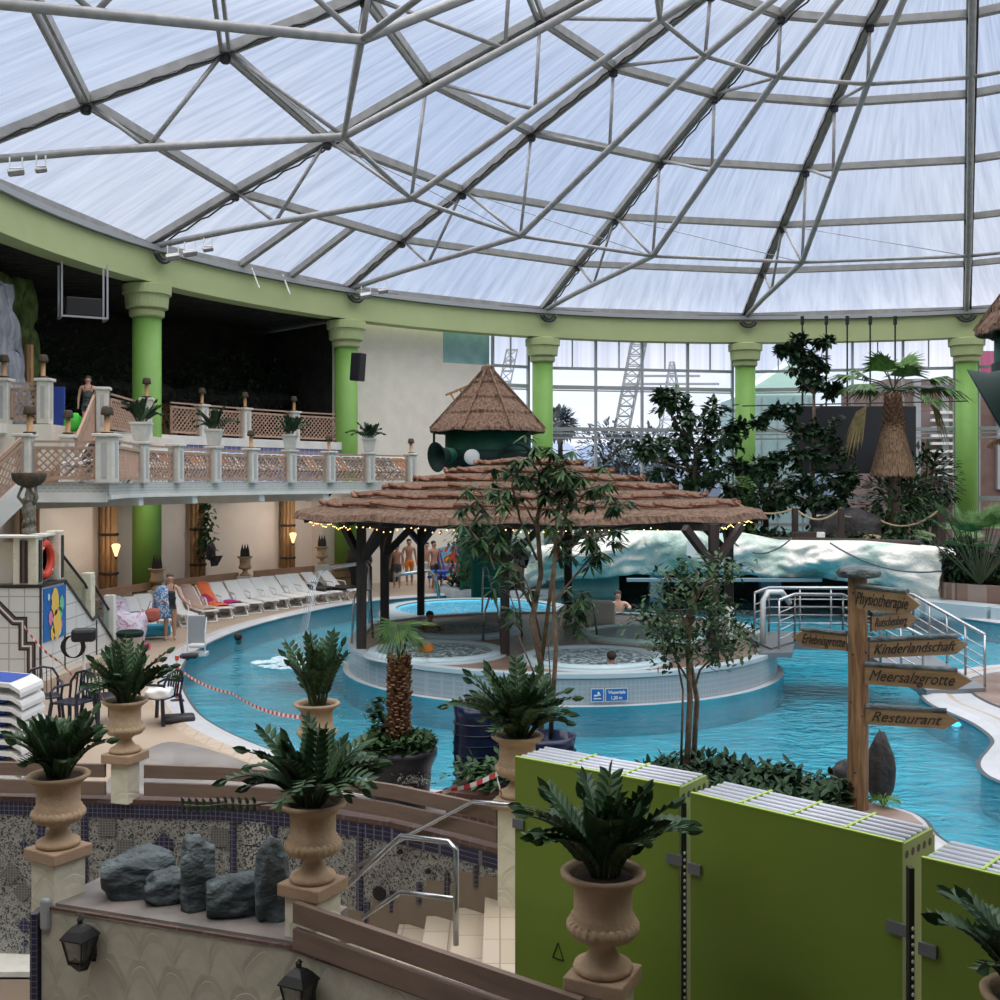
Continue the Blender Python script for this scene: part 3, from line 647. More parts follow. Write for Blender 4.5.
# ------------------------------------------------------------ glass front
gls = MB(); band = MB(); nwin = 1
gx0 = aW
def facade(a_hi, a_lo, idx, bays=4, skip_low=0.0):
    "one bay between two columns: a_hi is the left end"
    R = 24.15
    A, B = ring_pt(a_hi, R), ring_pt(a_lo, R); d = (B-A).normalized(); L = (B-A).length; up = Vector((0,0,1))
    e = empty('window_%d' % idx, A); struct(e)
    def q(f, z): p = (B-A)*f; return Vector((p.x, p.y, z))
    g = MB(); g.add([q(0, .2), q(1, .2), q(1, 8.94), q(0, 8.94)], [(0,1,2,3)]); g.build('pane', 'glass', e)
    fr = MB()
    for k in range(bays+1): fr.bar(q(k/bays, 0), q(k/bays, 10.2), .10, .16, (d.y, -d.x, 0))
    for z, hh in ((8.94, .12), (8.12, .16), (7.98, .05), (6.30, .16), (6.12, .05), (5.92, .07), (3.3, .2), (2.1, .15)):
        fr.bar(q(0, z), q(1, z), .12, hh)
    fr.build('window_frame', 'alu', e)
    for k in range(bays*2):
        a, b = q(k/(bays*2), 9.0), q((k+1)/(bays*2), 9.0); MB().add([a, b, b+up*1.2, a+up*1.2], [(0,1,2,3)]).build('infill_panel', 'panel_white', e)
    for k in range(1, bays*2, 2): fr_ = q(k/(bays*2), 8.94); MB().bar(fr_, fr_+up*1.25, .05, .08, (d.y, -d.x, 0)).build('panel_joint', 'alu', e)
aC = [rib_ang(i) for i in range(0, 9)]
facade(aW, aC[2]+.02, 2, 1)
for n, i in enumerate((2, 3, 4, 5, 6, 7)):
    facade(aC[i]-.02, aC[i+1]+.02, 3+n)
mb = MB(); ring_wall(mb, aW, aC[8], 24.0, 24.4, 0, .25, 40); struct(mb.build('wall_plinth', 'white'))

# ------------------------------------------------------------ outside world
def outside(o, label, cat, **k): return tag(o, label, cat, **k)
gr = MB().box((20, 330, -1.7), (700, 640, .2)).build('ground', mat('winter_grass', (0.10, 0.12, 0.10), 0.9, (0.16, 0.17, 0.16), .05)); struct(gr)
def lattice_mast(p0, p1, w0, w1, n, name, label, cat, m='gutter', t_=.08):
    mb = MB(); p0 = Vector(p0); p1 = Vector(p1); p0 = p0+(p0-p1)*((p0.z+1.6)/(p1.z-p0.z)); d = (p1-p0)
    def c(f): 
        ww = (w0+(w1-w0)*f)/2; o = p0+d*f
        return [o+Vector((sx*ww, sy*ww, 0)) for sx, sy in ((-1,-1),(1,-1),(1,1),(-1,1))]
    for i in range(n):
        a, b = c(i/n), c((i+1)/n)
        for k in range(4):
            mb.bar(a[k], b[k], t_); mb.bar(a[k], b[(k+1) % 4], t_*.6); mb.bar(b[k], b[(k+1) % 4], t_*.6)
    return tag(mb.build(name, m), label, cat)
lattice_mast(P(614, 470, 58), P(642, 325, 58), .75, .75, 26, 'lattice_mast', 'leaning grey lattice mast outside the glass front, left of the ficus', 'mast')
lattice_mast(P(487, 470, 62), P(512, 350, 62), .6, .6, 22, 'lattice_mast', 'lattice mast outside seen between the conical hut and the next column', 'mast')
lattice_mast(P(672, 470, 150), P(672, 362, 150), 7, .5, 14, 'power_pylon', 'faint electricity pylon far outside behind the glass front', 'pylon', t_=.14)
mb = MB()
for z_, px_ in ((376, 28), (384, 47)): mb.bar(P(672-px_, z_, 150), P(672+px_, z_, 150), .3)
tag(mb.build('pylon_arm', 'gutter'), 'two crossarms of the faint electricity pylon outside', 'pylon arms')
hz = mat('hazy_woodland', (0.20, 0.26, 0.38), 0.9, (0.32, 0.38, 0.50), .06)  # haze of the distance painted into the woodland colour
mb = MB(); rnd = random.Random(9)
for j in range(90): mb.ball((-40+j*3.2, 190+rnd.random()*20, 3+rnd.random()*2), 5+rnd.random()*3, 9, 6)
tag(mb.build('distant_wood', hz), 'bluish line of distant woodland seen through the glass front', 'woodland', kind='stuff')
bl = empty('slide_building', (0,0,0), 0, 'pale teal slanting slide building outside between the two green columns', 'building')
c = P(772, 420, 56); MB().prism([(c.x-1.6, c.y), (c.x+2.2, c.y), (c.x+2.2, c.y+5), (c.x-1.6, c.y+5)], -1.6, 8.4).build('wall', mat('teal_cladding', (0.26, 0.40, 0.42), 0.5, (0.32, 0.46, 0.48), 1), bl)
mb = MB(); mb.add([(c.x-1.6, c.y, 8.4), (c.x+2.2, c.y, 8.4), (c.x+2.2, c.y, 10.8), (c.x-1.6, c.y+5, 8.4), (c.x+2.2, c.y+5, 8.4), (c.x+2.2, c.y+5, 10.8)], [(0,1,2),(3,5,4),(0,2,5,3),(1,4,5,2)]); mb.build('sloping_roof', 'tub_green', bl)
for k in range(5): MB().box((c.x-1.3+k*.8, c.y-.05, 3.6), (.05, .06, 9.4)).build('cladding_joint', 'gutter', bl)
bl = empty('brick_building', (0,0,0), 0, 'dark red brick building with steel stairs outside behind the fan palm', 'building')
c = P(905, 420, 60); MB().prism([(c.x-1, c.y), (c.x+9, c.y), (c.x+9, c.y+8), (c.x-1, c.y+8)], -1.6, 9.6).build('wall', mat('brick_wall', (0.13, 0.07, 0.06), 0.8, (0.18, 0.11, 0.10), 1), bl)
for k in range(4): MB().box((c.x+.6+k*1.5, c.y-.1, 6.6), (.35, .3, 6)).build('pillar', 'gutter', bl)
for k in range(9): MB().box((c.x+1.9, c.y-.3, 4.4+k*.42), (1.2, .3, .14)).build('step', 'white', bl)
c2 = P(986, 372, 56); MB().box(c2, (3.2, .3, 2.1)).build('magenta_sign', mat('magenta_board', (0.42, 0.06, 0.16), 0.6), bl)
def tree_blob(p, r, n, m, label, seed, trunk=True, hgt=None, name='tree', leafs=.5, cat='tree', group=None, sq=1.0):
    rnd = random.Random(seed); e = empty(name, (p[0], p[1], 0), 0, label, cat, group); z = p[2]
    fo = MB()
    for _ in range(n):
        d = Vector((rnd.gauss(0,1), rnd.gauss(0,1), rnd.gauss(0,1))); d.normalize(); q = d*r*(.35+.65*rnd.random()**.6); q.z *= sq
        fo.leaf(Vector((q.x, q.y, z+q.z)), d+Vector((rnd.uniform(-.6,.6), rnd.uniform(-.6,.6), rnd.uniform(-.8,.2))), (0,0,1), leafs*(.7+.6*rnd.random()), leafs*.42)
    fo.build('foliage', m, e)
    tr = MB(); tr.tube([(0,0,-.2 if hgt is None else hgt), (.05,.05,z*.5), (0,0,z)], .12, 7)
    for _ in range(7):
        d = Vector((rnd.uniform(-1,1), rnd.uniform(-1,1), rnd.uniform(.2,1))).normalized()*r*.7; tr.tube([(0,0,z-r*.4*sq), (d.x*.5, d.y*.5, z+d.z*.2), (d.x, d.y, z+d.z*sq)], .04, 5)
    tr.build('trunk', 'bark_d', e); return e
far_leaf = mat('outdoor_leaf', (0.05, 0.08, 0.11), 0.6, (0.10, 0.14, 0.17), .5)
for j, (px, py, Z, r, wd) in enumerate(((560, 424, 54, .7, 'small tree outside just right of the column beside the hut'), (607, 455, 56, 1.7, 'leafless looking bush outside left of the leaning mast'), (626, 462, 56, 1.6, 'bush outside at the foot of the leaning mast'), (655, 455, 60, 1.6, 'bluish bush outside right of the leaning mast'))):
    tree_blob(P(px, py, Z), r, 700, far_leaf, wd, 40+j, hgt=-4-1.6, leafs=.35, name='outdoor_tree')
# ------------------------------------------------------------ deck, pool
pool = [(-6.35,21.9),(-7.1,24.5),(-7.35,27.4),(-7.0,31),(-5.6,35.2),(-4.45,37.3),(-2.9,38.5),(-1.8,39.2),(0,39.8),(2.0,41),(2.4,43),(8,43.2),(15,42),(15.2,37),(13.2,33.5),(14.6,30.5),(18,28.6),(24,27.5),(24,24),(16,24.9),(11,24.3),(9.9,23.75),(8.8,22.8),(8.2,21.7),(7.76,20.1),(7.9,18.9),(7.9,18.2),(7.74,17.2),(7.37,16.6),(6.88,15.85),(6.7,15.3),(6.7,14.85),(7.2,13.6),(8.5,12.4),(8.4,11.3),(5.2,11.6),(4.9,12.4),(5.1,13.4),(4.7,13.75),(3.9,14.4),(3.0,15.0),(2.2,15.3),(1.0,14.7),(-.5,14.3),(-1.4,14.6),(-2.2,15.1),(-3.05,16.1),(-4.1,17.3),(-5.1,18.8),(-5.75,20.3)]
def smooth_poly(p, it=2):
    for _ in range(it):
        q = []
        for i in range(len(p)):
            a, b = p[i], p[(i+1) % len(p)]
            q += [(a[0]*.75+b[0]*.25, a[1]*.75+b[1]*.25), (a[0]*.25+b[0]*.75, a[1]*.25+b[1]*.75)]
        p = q
    return p
pool = smooth_poly(pool, 2)
def area(p): return sum(p[i][0]*p[(i+1) % len(p)][1]-p[(i+1) % len(p)][0]*p[i][1] for i in range(len(p)))/2
def offset_poly(p, d):
    "outward for positive d"
    s = 1 if area(p) > 0 else -1; out = []
    n = len(p)
    for i in range(n):
        a = Vector(p[i-1]); b = Vector(p[(i+1) % n]); t_ = (b-a); t_.normalize(); nn = Vector((t_.y, -t_.x))*s
        out.append((p[i][0]+nn.x*d, p[i][1]+nn.y*d))
    return out
def flat_with_holes(name, loops, z, m, thick=None):
    L = [[Vector((x, y, 0)) for x, y in l] for l in loops]
    tri = tessellate_polygon(L); vs = [(v.x, v.y, z) for l in L for v in l]
    mb = MB().add(vs, [t_ for t_ in tri])
    o = mb.build(name, m); 
    me = o.data; bm = bmesh.new(); bm.from_mesh(me)
    for f in bm.faces:
        if f.normal.z < 0: f.normal_flip()
    bm.to_mesh(me); bm.free(); return o
def ribbon(p, d0, d1, z0, z1, closed=True):
    A = offset_poly(p, d0); B = offset_poly(p, d1); n = len(p); mb = MB()
    vs = [(x, y, z0) for x, y in A]+[(x, y, z1) for x, y in B]
    return mb.add(vs, [(i, (i+1) % n, (i+1) % n+n, i+n) for i in range(n)])
front_edge = [(-30,12.9),(-9,12.9),(-4.3,12.85),(-2.0,12.45),(-.8,11.85),(.15,11.15),(.45,10.6),(.3,8.6),(.9,8.0),(1.6,7.6),(2.5,6.2),(4.5,4.2),(40,4.2)]
outer = front_edge+[(44,20),(44,49),(10.9,49.6),(-6,46.5),(-15.5,35),(-30,30)]
pool_out = offset_poly(pool, .62)
struct(flat_with_holes('floor', [outer, pool_out], 0.0, 'deck'))
mb = ribbon(pool, .18, .42, .035, .03); mb2 = ribbon(pool, .0, .18, -.015, .035)
cp = MB().add(mb.v, mb.f).add(mb2.v, mb2.f); struct(cp.build('trim_7', 'coping'))
struct(ribbon(pool, .42, .62, .03, .0).build('trim_8', 'coping_beige'))
struct(ribbon(pool, -.06, .02, -.03, -.014).build('trim_9', 'joint'))
o = struct(ribbon(pool, 0, 0, -.60, -.014).build('wall_pool', 'pool_wall'))
struct(flat_with_holes('floor_pool', [pool], -.60, 'pool_floor'))
o = flat_with_holes('pool_water', [pool], -.06, 'water'); struct(o)
# wet grey area of the deck between railing and pool, and shop-floor under the green boxes
wet = [(-5.2,13.3),(-2.2,12.9),(-.2,11.9),(.6,12.6),(1.0,14.0),(-.4,13.6),(-1.4,13.9),(-2.5,14.5),(-3.4,15.5),(-4.5,16.7),(-5.4,17.2)]
wet = smooth_poly(wet, 3)
struct(flat_with_holes('floor_wet', [wet], .004, 'deck_grey'))
struct(MB().box((3, -1, -1.5), (70, 50, .1)).build('floor_lower', 'taupe'))
# brown paved spit on the right
spit = smooth_poly([(9.2,21.9),(8.8,20.3),(8.9,19.0),(9.2,17.6),(10.5,16.0),(16,16.0),(16,23.4),(11,23.3),(10.0,22.8)], 2)
struct(flat_with_holes('floor_spit', [spit], .03, 'rock_floor'))
struct(ribbon(spit, 0, .05, .035, .032).build('trim_10', 'joint'))
sp2 = offset_poly(pool, .62)
# white apron between spit and pool
apr = smooth_poly([(8.3,21.6),(8.1,20.2),(8.2,19),(8.3,18),(8.2,16.9),(7.6,16.0),(7.3,15.2),(7.6,14.2),(12,13.4),(18,14),(18,24.6),(11,24),(9.9,23.4),(8.9,22.6)], 1)
struct(flat_with_holes('floor_apron', [apr], .014, 'coping'))
# raised back curb on the right of the pool
mb = MB(); pts = [(12.75,34.4),(13.05,33.0),(14.2,31.4),(16,29.9),(20,28.8),(24,28.3)]
for a, b in zip(pts, pts[1:]): mb.bar((a[0]+.3, a[1]+.9, .12), (b[0]+.3, b[1]+.9, .12), 1.0, .5)
struct(mb.build('trim_11', 'isl_rim'))
# underwater lamps
for px, py, wd in ((965, 638, 'glowing blue underwater lamp by the tip of the Kinderlandschaft board'), (956, 725, 'glowing blue underwater lamp below the tip of the Restaurant board')):
    p = G(px, py, -.1); e = empty('pool_lamp', p, 0, wd, 'pool lamp', 'underwater lamps'); MB().ball((0,0,0), .09, 10, 6, (1, 1, .6)).build('lens', 'pool_light', e, True); MB().lathe([(.12, -.06), (.12, -.01), (.09, 0)], 14).build('ring', 'inox', e)

# ------------------------------------------------------------ whirlpool island
isl = []
for j in range(41): a = PI+PI*j/40; isl.append((1.36+4.7*math.cos(a), 24.7+4.7*math.sin(a)))
for j in range(21): a = PI*j/20; isl.append((1.36+4.7*math.cos(a), 26.6+3.2*math.sin(a)))
ie = empty('whirlpool_island', (0,0,0), 0, 'large oval whirlpool island with pale grey tiled wall in the middle of the pool', 'pool island')
w_ = MB(); n = len(isl)
w_.add([(x, y, -.12) for x, y in isl]+[(x, y, .46) for x, y in isl], [(i, (i+1) % n, (i+1) % n+n, i+n) for i in range(n)]); w_.build('wall', 'isl_tile', ie)
rm = ribbon(isl, .03, -.22, .52, .52); rm2 = ribbon(isl, .03, .03, .44, .52); rm3 = ribbon(isl, -.22, -.22, .52, .44)
MB().add(rm.v, rm.f).add(rm2.v, rm2.f).add(rm3.v, rm3.f).build('rim', 'isl_rim', ie)
st = ribbon(isl, -.02, .13, -.045, -.05); st.build('foot_step', 'coping', ie); st = ribbon(isl, .13, .13, -.05, -.7); st.build('underwater_wall', 'pool_floor', ie)
tubs = [((1.85, 21.95), 1.36, 'tub_water', 'tub_blue', 'bubbling whirlpool tub at the right front of the island with a dark head in it'),
        ((-1.33, 22.75), 1.34, 'tub_water', 'tub_blue', 'whirlpool tub at the left front of the island'),
        ((-.95, 26.0), 1.3, 'tub_water', 'tub_blue', 'foaming whirlpool tub behind the left front one where a man sits'),
        ((3.25, 25.35), 1.4, 'tub_calm', 'tub_green', 'calm pale green round tub at the right rear of the island')]
def circ(c, r, n=40): return [(c[0]+r*math.cos(2*PI*k/n), c[1]+r*math.sin(2*PI*k/n)) for k in range(n)]
fl = flat_with_holes('island_floor', [offset_poly(isl, -.2)]+[circ(c, r) for c, r, *_ in tubs], .47, 'isl_floor'); fl.name = 'paving'; fl.parent = ie
for c, r, wm, lm, wd in tubs:
    e = empty('whirlpool_tub', (c[0], c[1], .0), 0, wd, 'whirlpool tub', 'round tubs on the island')
    MB().lathe([(r+.02, .45), (r+.06, .50), (r+.04, .56), (r-.08, .58), (r-.16, .55), (r-.2, .44), (r-.3, .0), (.01, -.05)], 48, caps=False).build('basin', lm, e, True)
    MB().lathe([(r+.16, .465), (r+.16, .50), (r+.02, .50)], 48, caps=False).build('rim', 'isl_rim' if lm != 'tub_green' else 'coping', e, True)
    MB().add([(r_*.0+x-c[0], y-c[1], .52) for r_, (x, y) in [(0, q) for q in circ(c, r-.14)]], [tuple(range(40))]).build('water', wm, e)
# bright round basin beyond the island
c = (-.7, 31.6); e = empty('whirlpool_tub', (c[0], c[1], 0), 0, 'bright blue round basin behind the island near the standing men', 'whirlpool tub')
MB().lathe([(2.3, .1), (2.3, .38), (2.2, .40), (2.1, .3), (2.0, -.1), (.01, -.15)], 48, caps=False).build('basin', 'tub_bright', e, True)
MB().lathe([(2.75, -.60), (2.75, .30), (2.68, .41), (2.28, .41)], 48, caps=False).build('rim', 'isl_rim', e, True)
MB().add([(x-c[0], y-c[1], .36) for x, y in circ(c, 2.2)], [tuple(range(40))]).build('water', water_mat('bright_tub_water', (.75, .95, 1), 7, .7, .0, (7, .56, .45)), e)
tag(bevel(MB().box((2.35, 27.6, .74), (1.0, .9, .55)).build('cream_block', 'cream'), .06), 'cream coloured block standing at the rear of the island beside a dark post', 'block')
# handrails on the island
def handrail(pts, label, r=.025, nm='handrail'):
    mb = MB(); mb.tube(pts, r, 8); return tag(mb.build(nm, 'inox', None, True), label, 'handrail', 'steel handrails round the tubs')
def hoop(px1, px2, Z, z0, h, dy=0): 
    a = (px1-500)/F*Z; b = (px2-500)/F*Z
    return [(a, Z, z0), (a+(b-a)*.12, Z+dy*.3, z0+h*.7), (a+(b-a)*.35, Z+dy*.5, z0+h), (a+(b-a)*.6, Z+dy*.7, z0+h), (a+(b-a)*.85, Z+dy*.85, z0+h*.7), (b, Z+dy, z0)]
handrail(hoop(483, 501, 24.6, .47, .95), 'curved steel handrail beside the middle post of the pavilion, left of it')
handrail(hoop(504, 522, 25.2, .47, 1.15), 'curved steel handrail just right of the middle post of the pavilion')
handrail([(-.48, 29.6, .47), (-.45, 29.6, 1.7), (-.38, 29.6, 1.75), (-.12, 29.3, .9), (-.05, 29.2, .6)], 'tall bent handrail between the bright basin and the middle post')
handrail(hoop(574, 597, 25.4, .47, 1.0), 'curved steel handrail in front of the cream block')
handrail([(-3.2, 27.2, .1), (-3.2, 27.2, 1.9), (-3.3, 27.5, 2.0), (-4.2, 29.5, 1.75), (-5.0, 31.2, 1.55)], 'long flat water spout arm reaching left over the pool from the island', .05, 'water_spout')
handrail([(-1.95, 36, .0), (-2.1, 36, .95), (-2.3, 35.9, 1.12), (-3.4, 35.5, 1.0)], 'grey water spout arm near the standing men', .06, 'water_spout')
handrail([(-3.2, 23.8, .47), (-3.15, 23.8, 1.5), (-3.1, 24, 1.6), (-2.9, 24.6, 1.6), (-2.85, 24.8, .5)], 'steel handrail behind the left front post of the pavilion')
# water jet and its splash
jt = empty('water_jet', (0,0,0), 0, 'thin white water jet falling from the spout into the left of the pool', 'water jet')
s0 = Vector((-5.0, 31.2, 1.5)); s1 = G(300, 663, -.06); s1.z = -.05
mb = MB(); 
for q in range(4): mb.tube([s0.lerp(s1, f)+Vector((.05*q-.1, 0, .55*math.sin(PI*f)+(-.0))) for f in [k/10 for k in range(11)]], .006+.004*q, 5)
mb.build('stream', glass_mat('thin_stream', (.8, .9, .95), .3, .4), jt)
sb = MB(); rnd = random.Random(2)
for _ in range(160):
    a, r = rnd.random()*2*PI, rnd.random()**.7; sb.ball(s1+Vector((1.0*r*math.cos(a), .9*r*math.sin(a), .0)), .05+.07*rnd.random()*(1-r*.6), 6, 4, (1.6, 1.2, .5))
sb.build('splash', 'foam', jt)
# depth signs on the island wall
def island_sign(px, wd_, w, icon):
    Z = 20.05; x = (px-500)/F*Z; y = 24.7-math.sqrt(4.7**2-(x-1.36)**2)-.03
    n_ = Vector((x-1.36, y-24.7, 0)).normalized(); xd = Vector((-n_.y, n_.x, 0))
    e = empty('wall_sign', (x, y, .14), 0, wd_, 'sign')
    MB().bar(-xd*w/2, xd*w/2, .015, .22).build('plate', 'sign_blue', e)
    MB().bar(-xd*(w/2+.012)-n_*-.004, xd*(w/2+.012)-n_*-.004, .006, .244).build('border', 'white_pl', e)
    if icon:
        mb = MB(); mb.ball(-xd*-.02+n_*.012+Vector((0,0,.035)), .022, 8, 5)
        mb.bar(n_*.012-xd*.06+Vector((0,0,-.01)), n_*.012+xd*.06+Vector((0,0,.01)), .006, .03); mb.bar(n_*.012-xd*.07+Vector((0,0,-.06)), n_*.012+xd*.07+Vector((0,0,-.06)), .006, .02)
        mb.build('swimmer_mark', 'white_pl', e)
    else:
        lettering('Wassertiefe', .085, 'white_pl', e, frame(n_*.012+Vector((0,0,.045)), xd), w*.8, bold=.002)
        lettering('1,20 m', .085, 'white_pl', e, frame(n_*.012+Vector((0,0,-.055)), xd), w*.5, bold=.002)
island_sign(597, 'small square blue swimming sign on the island wall', .21, True)
island_sign(616.5, 'blue sign reading Wassertiefe 1,20 m on the island wall', .40, False)

# ------------------------------------------------------------ pavilion
PC = Vector((.68, 26.0, 0)); PR = 5.56
pv = empty('pavilion', PC, 0, 'large thatched pavilion on dark timber posts over the whirlpool island', 'pavilion')
posts = [(-2.9, 23.1), (-2.6, 24.9), (-2.1, 29.3), (.1, 22.5), (1.7, 27.6), (4.2, 21.7), (5.35, 25.8)]
def roof_z(r): return 3.20+(4.62-3.20)*(1-r/PR)
for x, y in posts:
    r = math.hypot(x-PC.x, y-PC.y); zt = roof_z(r)-.02
    o = bevel(MB().box((x-PC.x, y-PC.y, (zt+.47)/2), (.19, .19, zt-.47)).build('post', 'dark_wood', pv), .015)
    inw = Vector((PC.x-x, PC.y-y, 0)).normalized(); tn = Vector((-inw.y, inw.x, 0))
    for d in (tn, -tn, inw):
        if (x, y) in ((1.7, 27.6),) and d == inw: continue
        a = Vector((x-PC.x, y-PC.y, 2.35)); b = a+d*.85+Vector((0, 0, .85)); b.z = min(b.z, roof_z(math.hypot(b.x, b.y))-.06)
        MB().bar(a, b, .13, .14).build('brace', 'dark_wood', pv)
be = MB()
hexp = [Vector((posts[i][0]-PC.x, posts[i][1]-PC.y, 3.12)) for i in (0, 3, 5, 6, 4, 2, 1, 0)]
for a, b in zip(hexp, hexp[1:]): be.bar(a, b, .14, .16)
be.build('ring_beam', 'dark_wood', pv)
rb = MB()
for k in range(16):
    a = 2*PI*k/16; rb.bar((0,0,4.5), (PR*.96*math.cos(a), PR*.96*math.sin(a), roof_z(PR*.96)-.10), .08, .1)
rb.build('rafter', 'dark_wood', pv)
def thatch_tier(r_in, r_out, z_in, z_out, n=8, th=.11, seed=0, rot=0.0, wav=.035, rag=.03, sub=14, lift=1.0):
    "one polygonal course of thatch with a ragged lower edge"
    rnd = random.Random(seed); mb = MB(); ring = []
    for k in range(n):
        for j in range(sub):
            f = j/sub; a, b = 2*PI*k/n+rot, 2*PI*(k+1)/n+rot
            ring.append((math.cos(a)*(1-f)+math.cos(b)*f, math.sin(a)*(1-f)+math.sin(b)*f, f))
    m_ = len(ring); 
    lvl = [(r_in, z_in+th*.3, 0), ((r_in+r_out)/2, (z_in+z_out)/2+th*.8, 0), (r_out*.985, z_out+th*lift, 1), (r_out, z_out+th*(lift-1), 1), (r_out*.95, z_out+th*(lift-1)-.02, 1), (r_in, z_in-.02, 0)]
    for li, (r, z, e) in enumerate(lvl):
        for q, (x, y, f) in enumerate(ring):
            dz = (wav*math.sin(q*.55+seed*1.7)+rag*rnd.uniform(-1, 1)) if e else 0; dr = rag*rnd.uniform(-1, 1)*(1 if e else 0)
            mb.v.append((x*(r+dr), y*(r+dr), z+dz))
    for li in range(len(lvl)-1):
        for q in range(m_):
            q2 = (q+1) % m_; mb.f.append((li*m_+q, li*m_+q2, (li+1)*m_+q2, (li+1)*m_+q))
    return mb
NT = 7
for k in range(NT):
    ro = PR*(1-k/NT*.90); ri = max(.25, PR*(1-(k+1.6)/NT*.90)); lf = 1.0 if k == 0 else 1.3
    c_ = thatch_tier(ri, ro, roof_z(ri), roof_z(ro), 16, .13, k, wav=.03 if k < 5 else .015, rag=.02, sub=8, lift=lf).build('thatch_course', 'thatch', pv)
    if k == 0: continue
    lip = MB(); m_ = 30
    for q in range(m_):      # reddish bundles along the edge of each course
        a0_, a1_ = 2*PI*(q-.08)/m_, 2*PI*(q+1.08)/m_; f = lambda a, dz: Vector((ro*1.0*math.cos(a), ro*1.0*math.sin(a), roof_z(ro)+.13*1.1+.03*math.sin(a*11+k*2)+dz))
        lip.tube([f(a0_, .03), f((a0_+a1_)/2, .0), f(a1_, -.02)], .04, 6, True, [.048, .04, .028])
    lip.build('course_edge', 'thatch_ridge', c_)
# string of warm lights under the eaves
sl = empty('string_lights', PC, 0, 'string of tiny warm yellow lights under the thatched pavilion eaves', 'string lights'); mb = MB(); wr = MB(); rnd = random.Random(5); pts = []
for k in range(8):
    for j in range(26):
        f = j/26; a, b = 2*PI*k/8, 2*PI*(k+1)/8; x = math.cos(a)*(1-f)+math.cos(b)*f; y = math.sin(a)*(1-f)+math.sin(b)*f
        q = Vector((x*5.25, y*5.25, 3.12+.03*math.sin(j*.9))); pts.append(q); mb.ball(q+Vector((0, 0, -.04-.05*rnd.random())), .011, 6, 4)
mb.build('bulb', 'warm_bulb', sl)['kind'] = 'stuff'; wr.tube(pts+[pts[0]], .008, 4, False); wr.build('wire', 'steel_dark', sl)

# ------------------------------------------------------------ conical huts with trumpets
def hut(c, r_e, z_e, z_a, label, drum=True, px=None):
    e = empty('thatched_hut', (c[0], c[1], 0), 0, label, 'hut')
    K = 4
    for k in range(K):
        f0 = k/K; f1 = min(1.0, (k+1.35)/K); ro = r_e*(1-f0); ri = max(.06, r_e*(1-f1)); zo = z_e+(z_a-z_e)*f0; zi = z_e+(z_a-z_e)*f1
        thatch_tier(ri, ro, zi, zo, 8, .09, 20+k, rot=PI/8, wav=.015, rag=.02, lift=1.5 if k else 1.0).build('thatch_course', 'thatch', e)
    hp = MB()
    for k in range(8):
        a = 2*PI*k/8+PI/8; hp.bar((r_e*math.cos(a)*1.0, r_e*math.sin(a)*1.0, z_e+.1), (.08*math.cos(a), .08*math.sin(a), z_a+.12), .07, .05)
    hp.build('hip_strip', 'thatch', e)
    MB().lathe([(.28, z_a-.2), (.2, z_a+.12), (.02, z_a+.2)], 8).build('cap', 'thatch', e)
    MB().lathe([(.55, -.0), (.55, z_e-1.9), (r_e*.70, z_e-1.7), (r_e*.70, z_e+.25)], 28).build('drum', 'hut_green', e, True)
    MB().lathe([(r_e*.74, z_e-.60), (r_e*.74, z_e-1.13)], 28).build('band', 'horn_dark', e, True)
    return e
HC = P(488, 432, 36)
h1 = hut((HC.x, HC.y), 2.0, 5.62, 7.65, 'conical thatched hut on a bottle green drum behind the pavilion')
def horn(p, d, R0, L, label, nm='horn', up=(0,0,1)):
    d = Vector(d).normalized(); x = d.cross(Vector(up)).normalized(); y = x.cross(d)
    ax = Matrix(((x.x, y.x, d.x), (x.y, y.y, d.y), (x.z, y.z, d.z)))
    e = empty(nm, p, 0, label, 'horn')
    MB().lathe([(R0*.35, -L), (R0*.38, -L*.75), (R0*.5, -L*.45), (R0*.72, -L*.15), (R0, 0), (R0*1.03, .03), (R0*.96, .02), (R0*.66, -L*.12), (R0*.4, -L*.4), (.01, -L*.6)], 28, axis=ax).build('bell', 'horn_dark', e, True)
    mb = MB()
    for k in range(3): mb.lathe([(R0*(.42+.05*k), -L*(.8-.12*k)), (R0*(.46+.05*k), -L*(.76-.12*k)), (R0*(.42+.05*k), -L*(.72-.12*k))], 24, axis=ax)
    mb.build('band', 'hut_green', e, True); return e
horn(P(437, 457, 34.2), (-.75, -.6, -.12), .46, .8, 'dark green trumpet shaped horn on the left of the conical hut')
tag(MB().ball(P(472, 457, 34.55), .25, 18, 12, (1, .4, 1)).build('round_lamp', 'white_pl', None, True), 'round white lamp on the green drum of the conical hut', 'lamp')
mb = MB(); c = P(516, 460, 34.55); mb.tube([c+Vector((.52*math.cos(q), 0, .52*math.sin(q))) for q in [2*PI*k/24 for k in range(25)]], .06, 6)
tag(mb.build('dark_hoop', 'horn_dark', None, True), 'dark round hoop on the right of the hut drum', 'hoop')
mb = MB(); a = P(446, 395, 36.5); b = P(468, 386, 36); mb.bar(a, b, .06); mb.bar(P(450, 393, 36.4), P(457, 404, 36.2), .05); mb.bar(P(460, 390, 36.2), P(466, 398, 36), .05)
tag(mb.build('timber_bracket', 'log'), 'small light timber bracket sticking out left of the hut roof', 'bracket')
mb = MB(); mb.tube([P(434, 433, 36), P(434, 446, 35.2)], .04, 6); tag(mb.build('hanging_rod', 'iron'), 'short dark rod hanging from the left eave of the hut', 'rod')
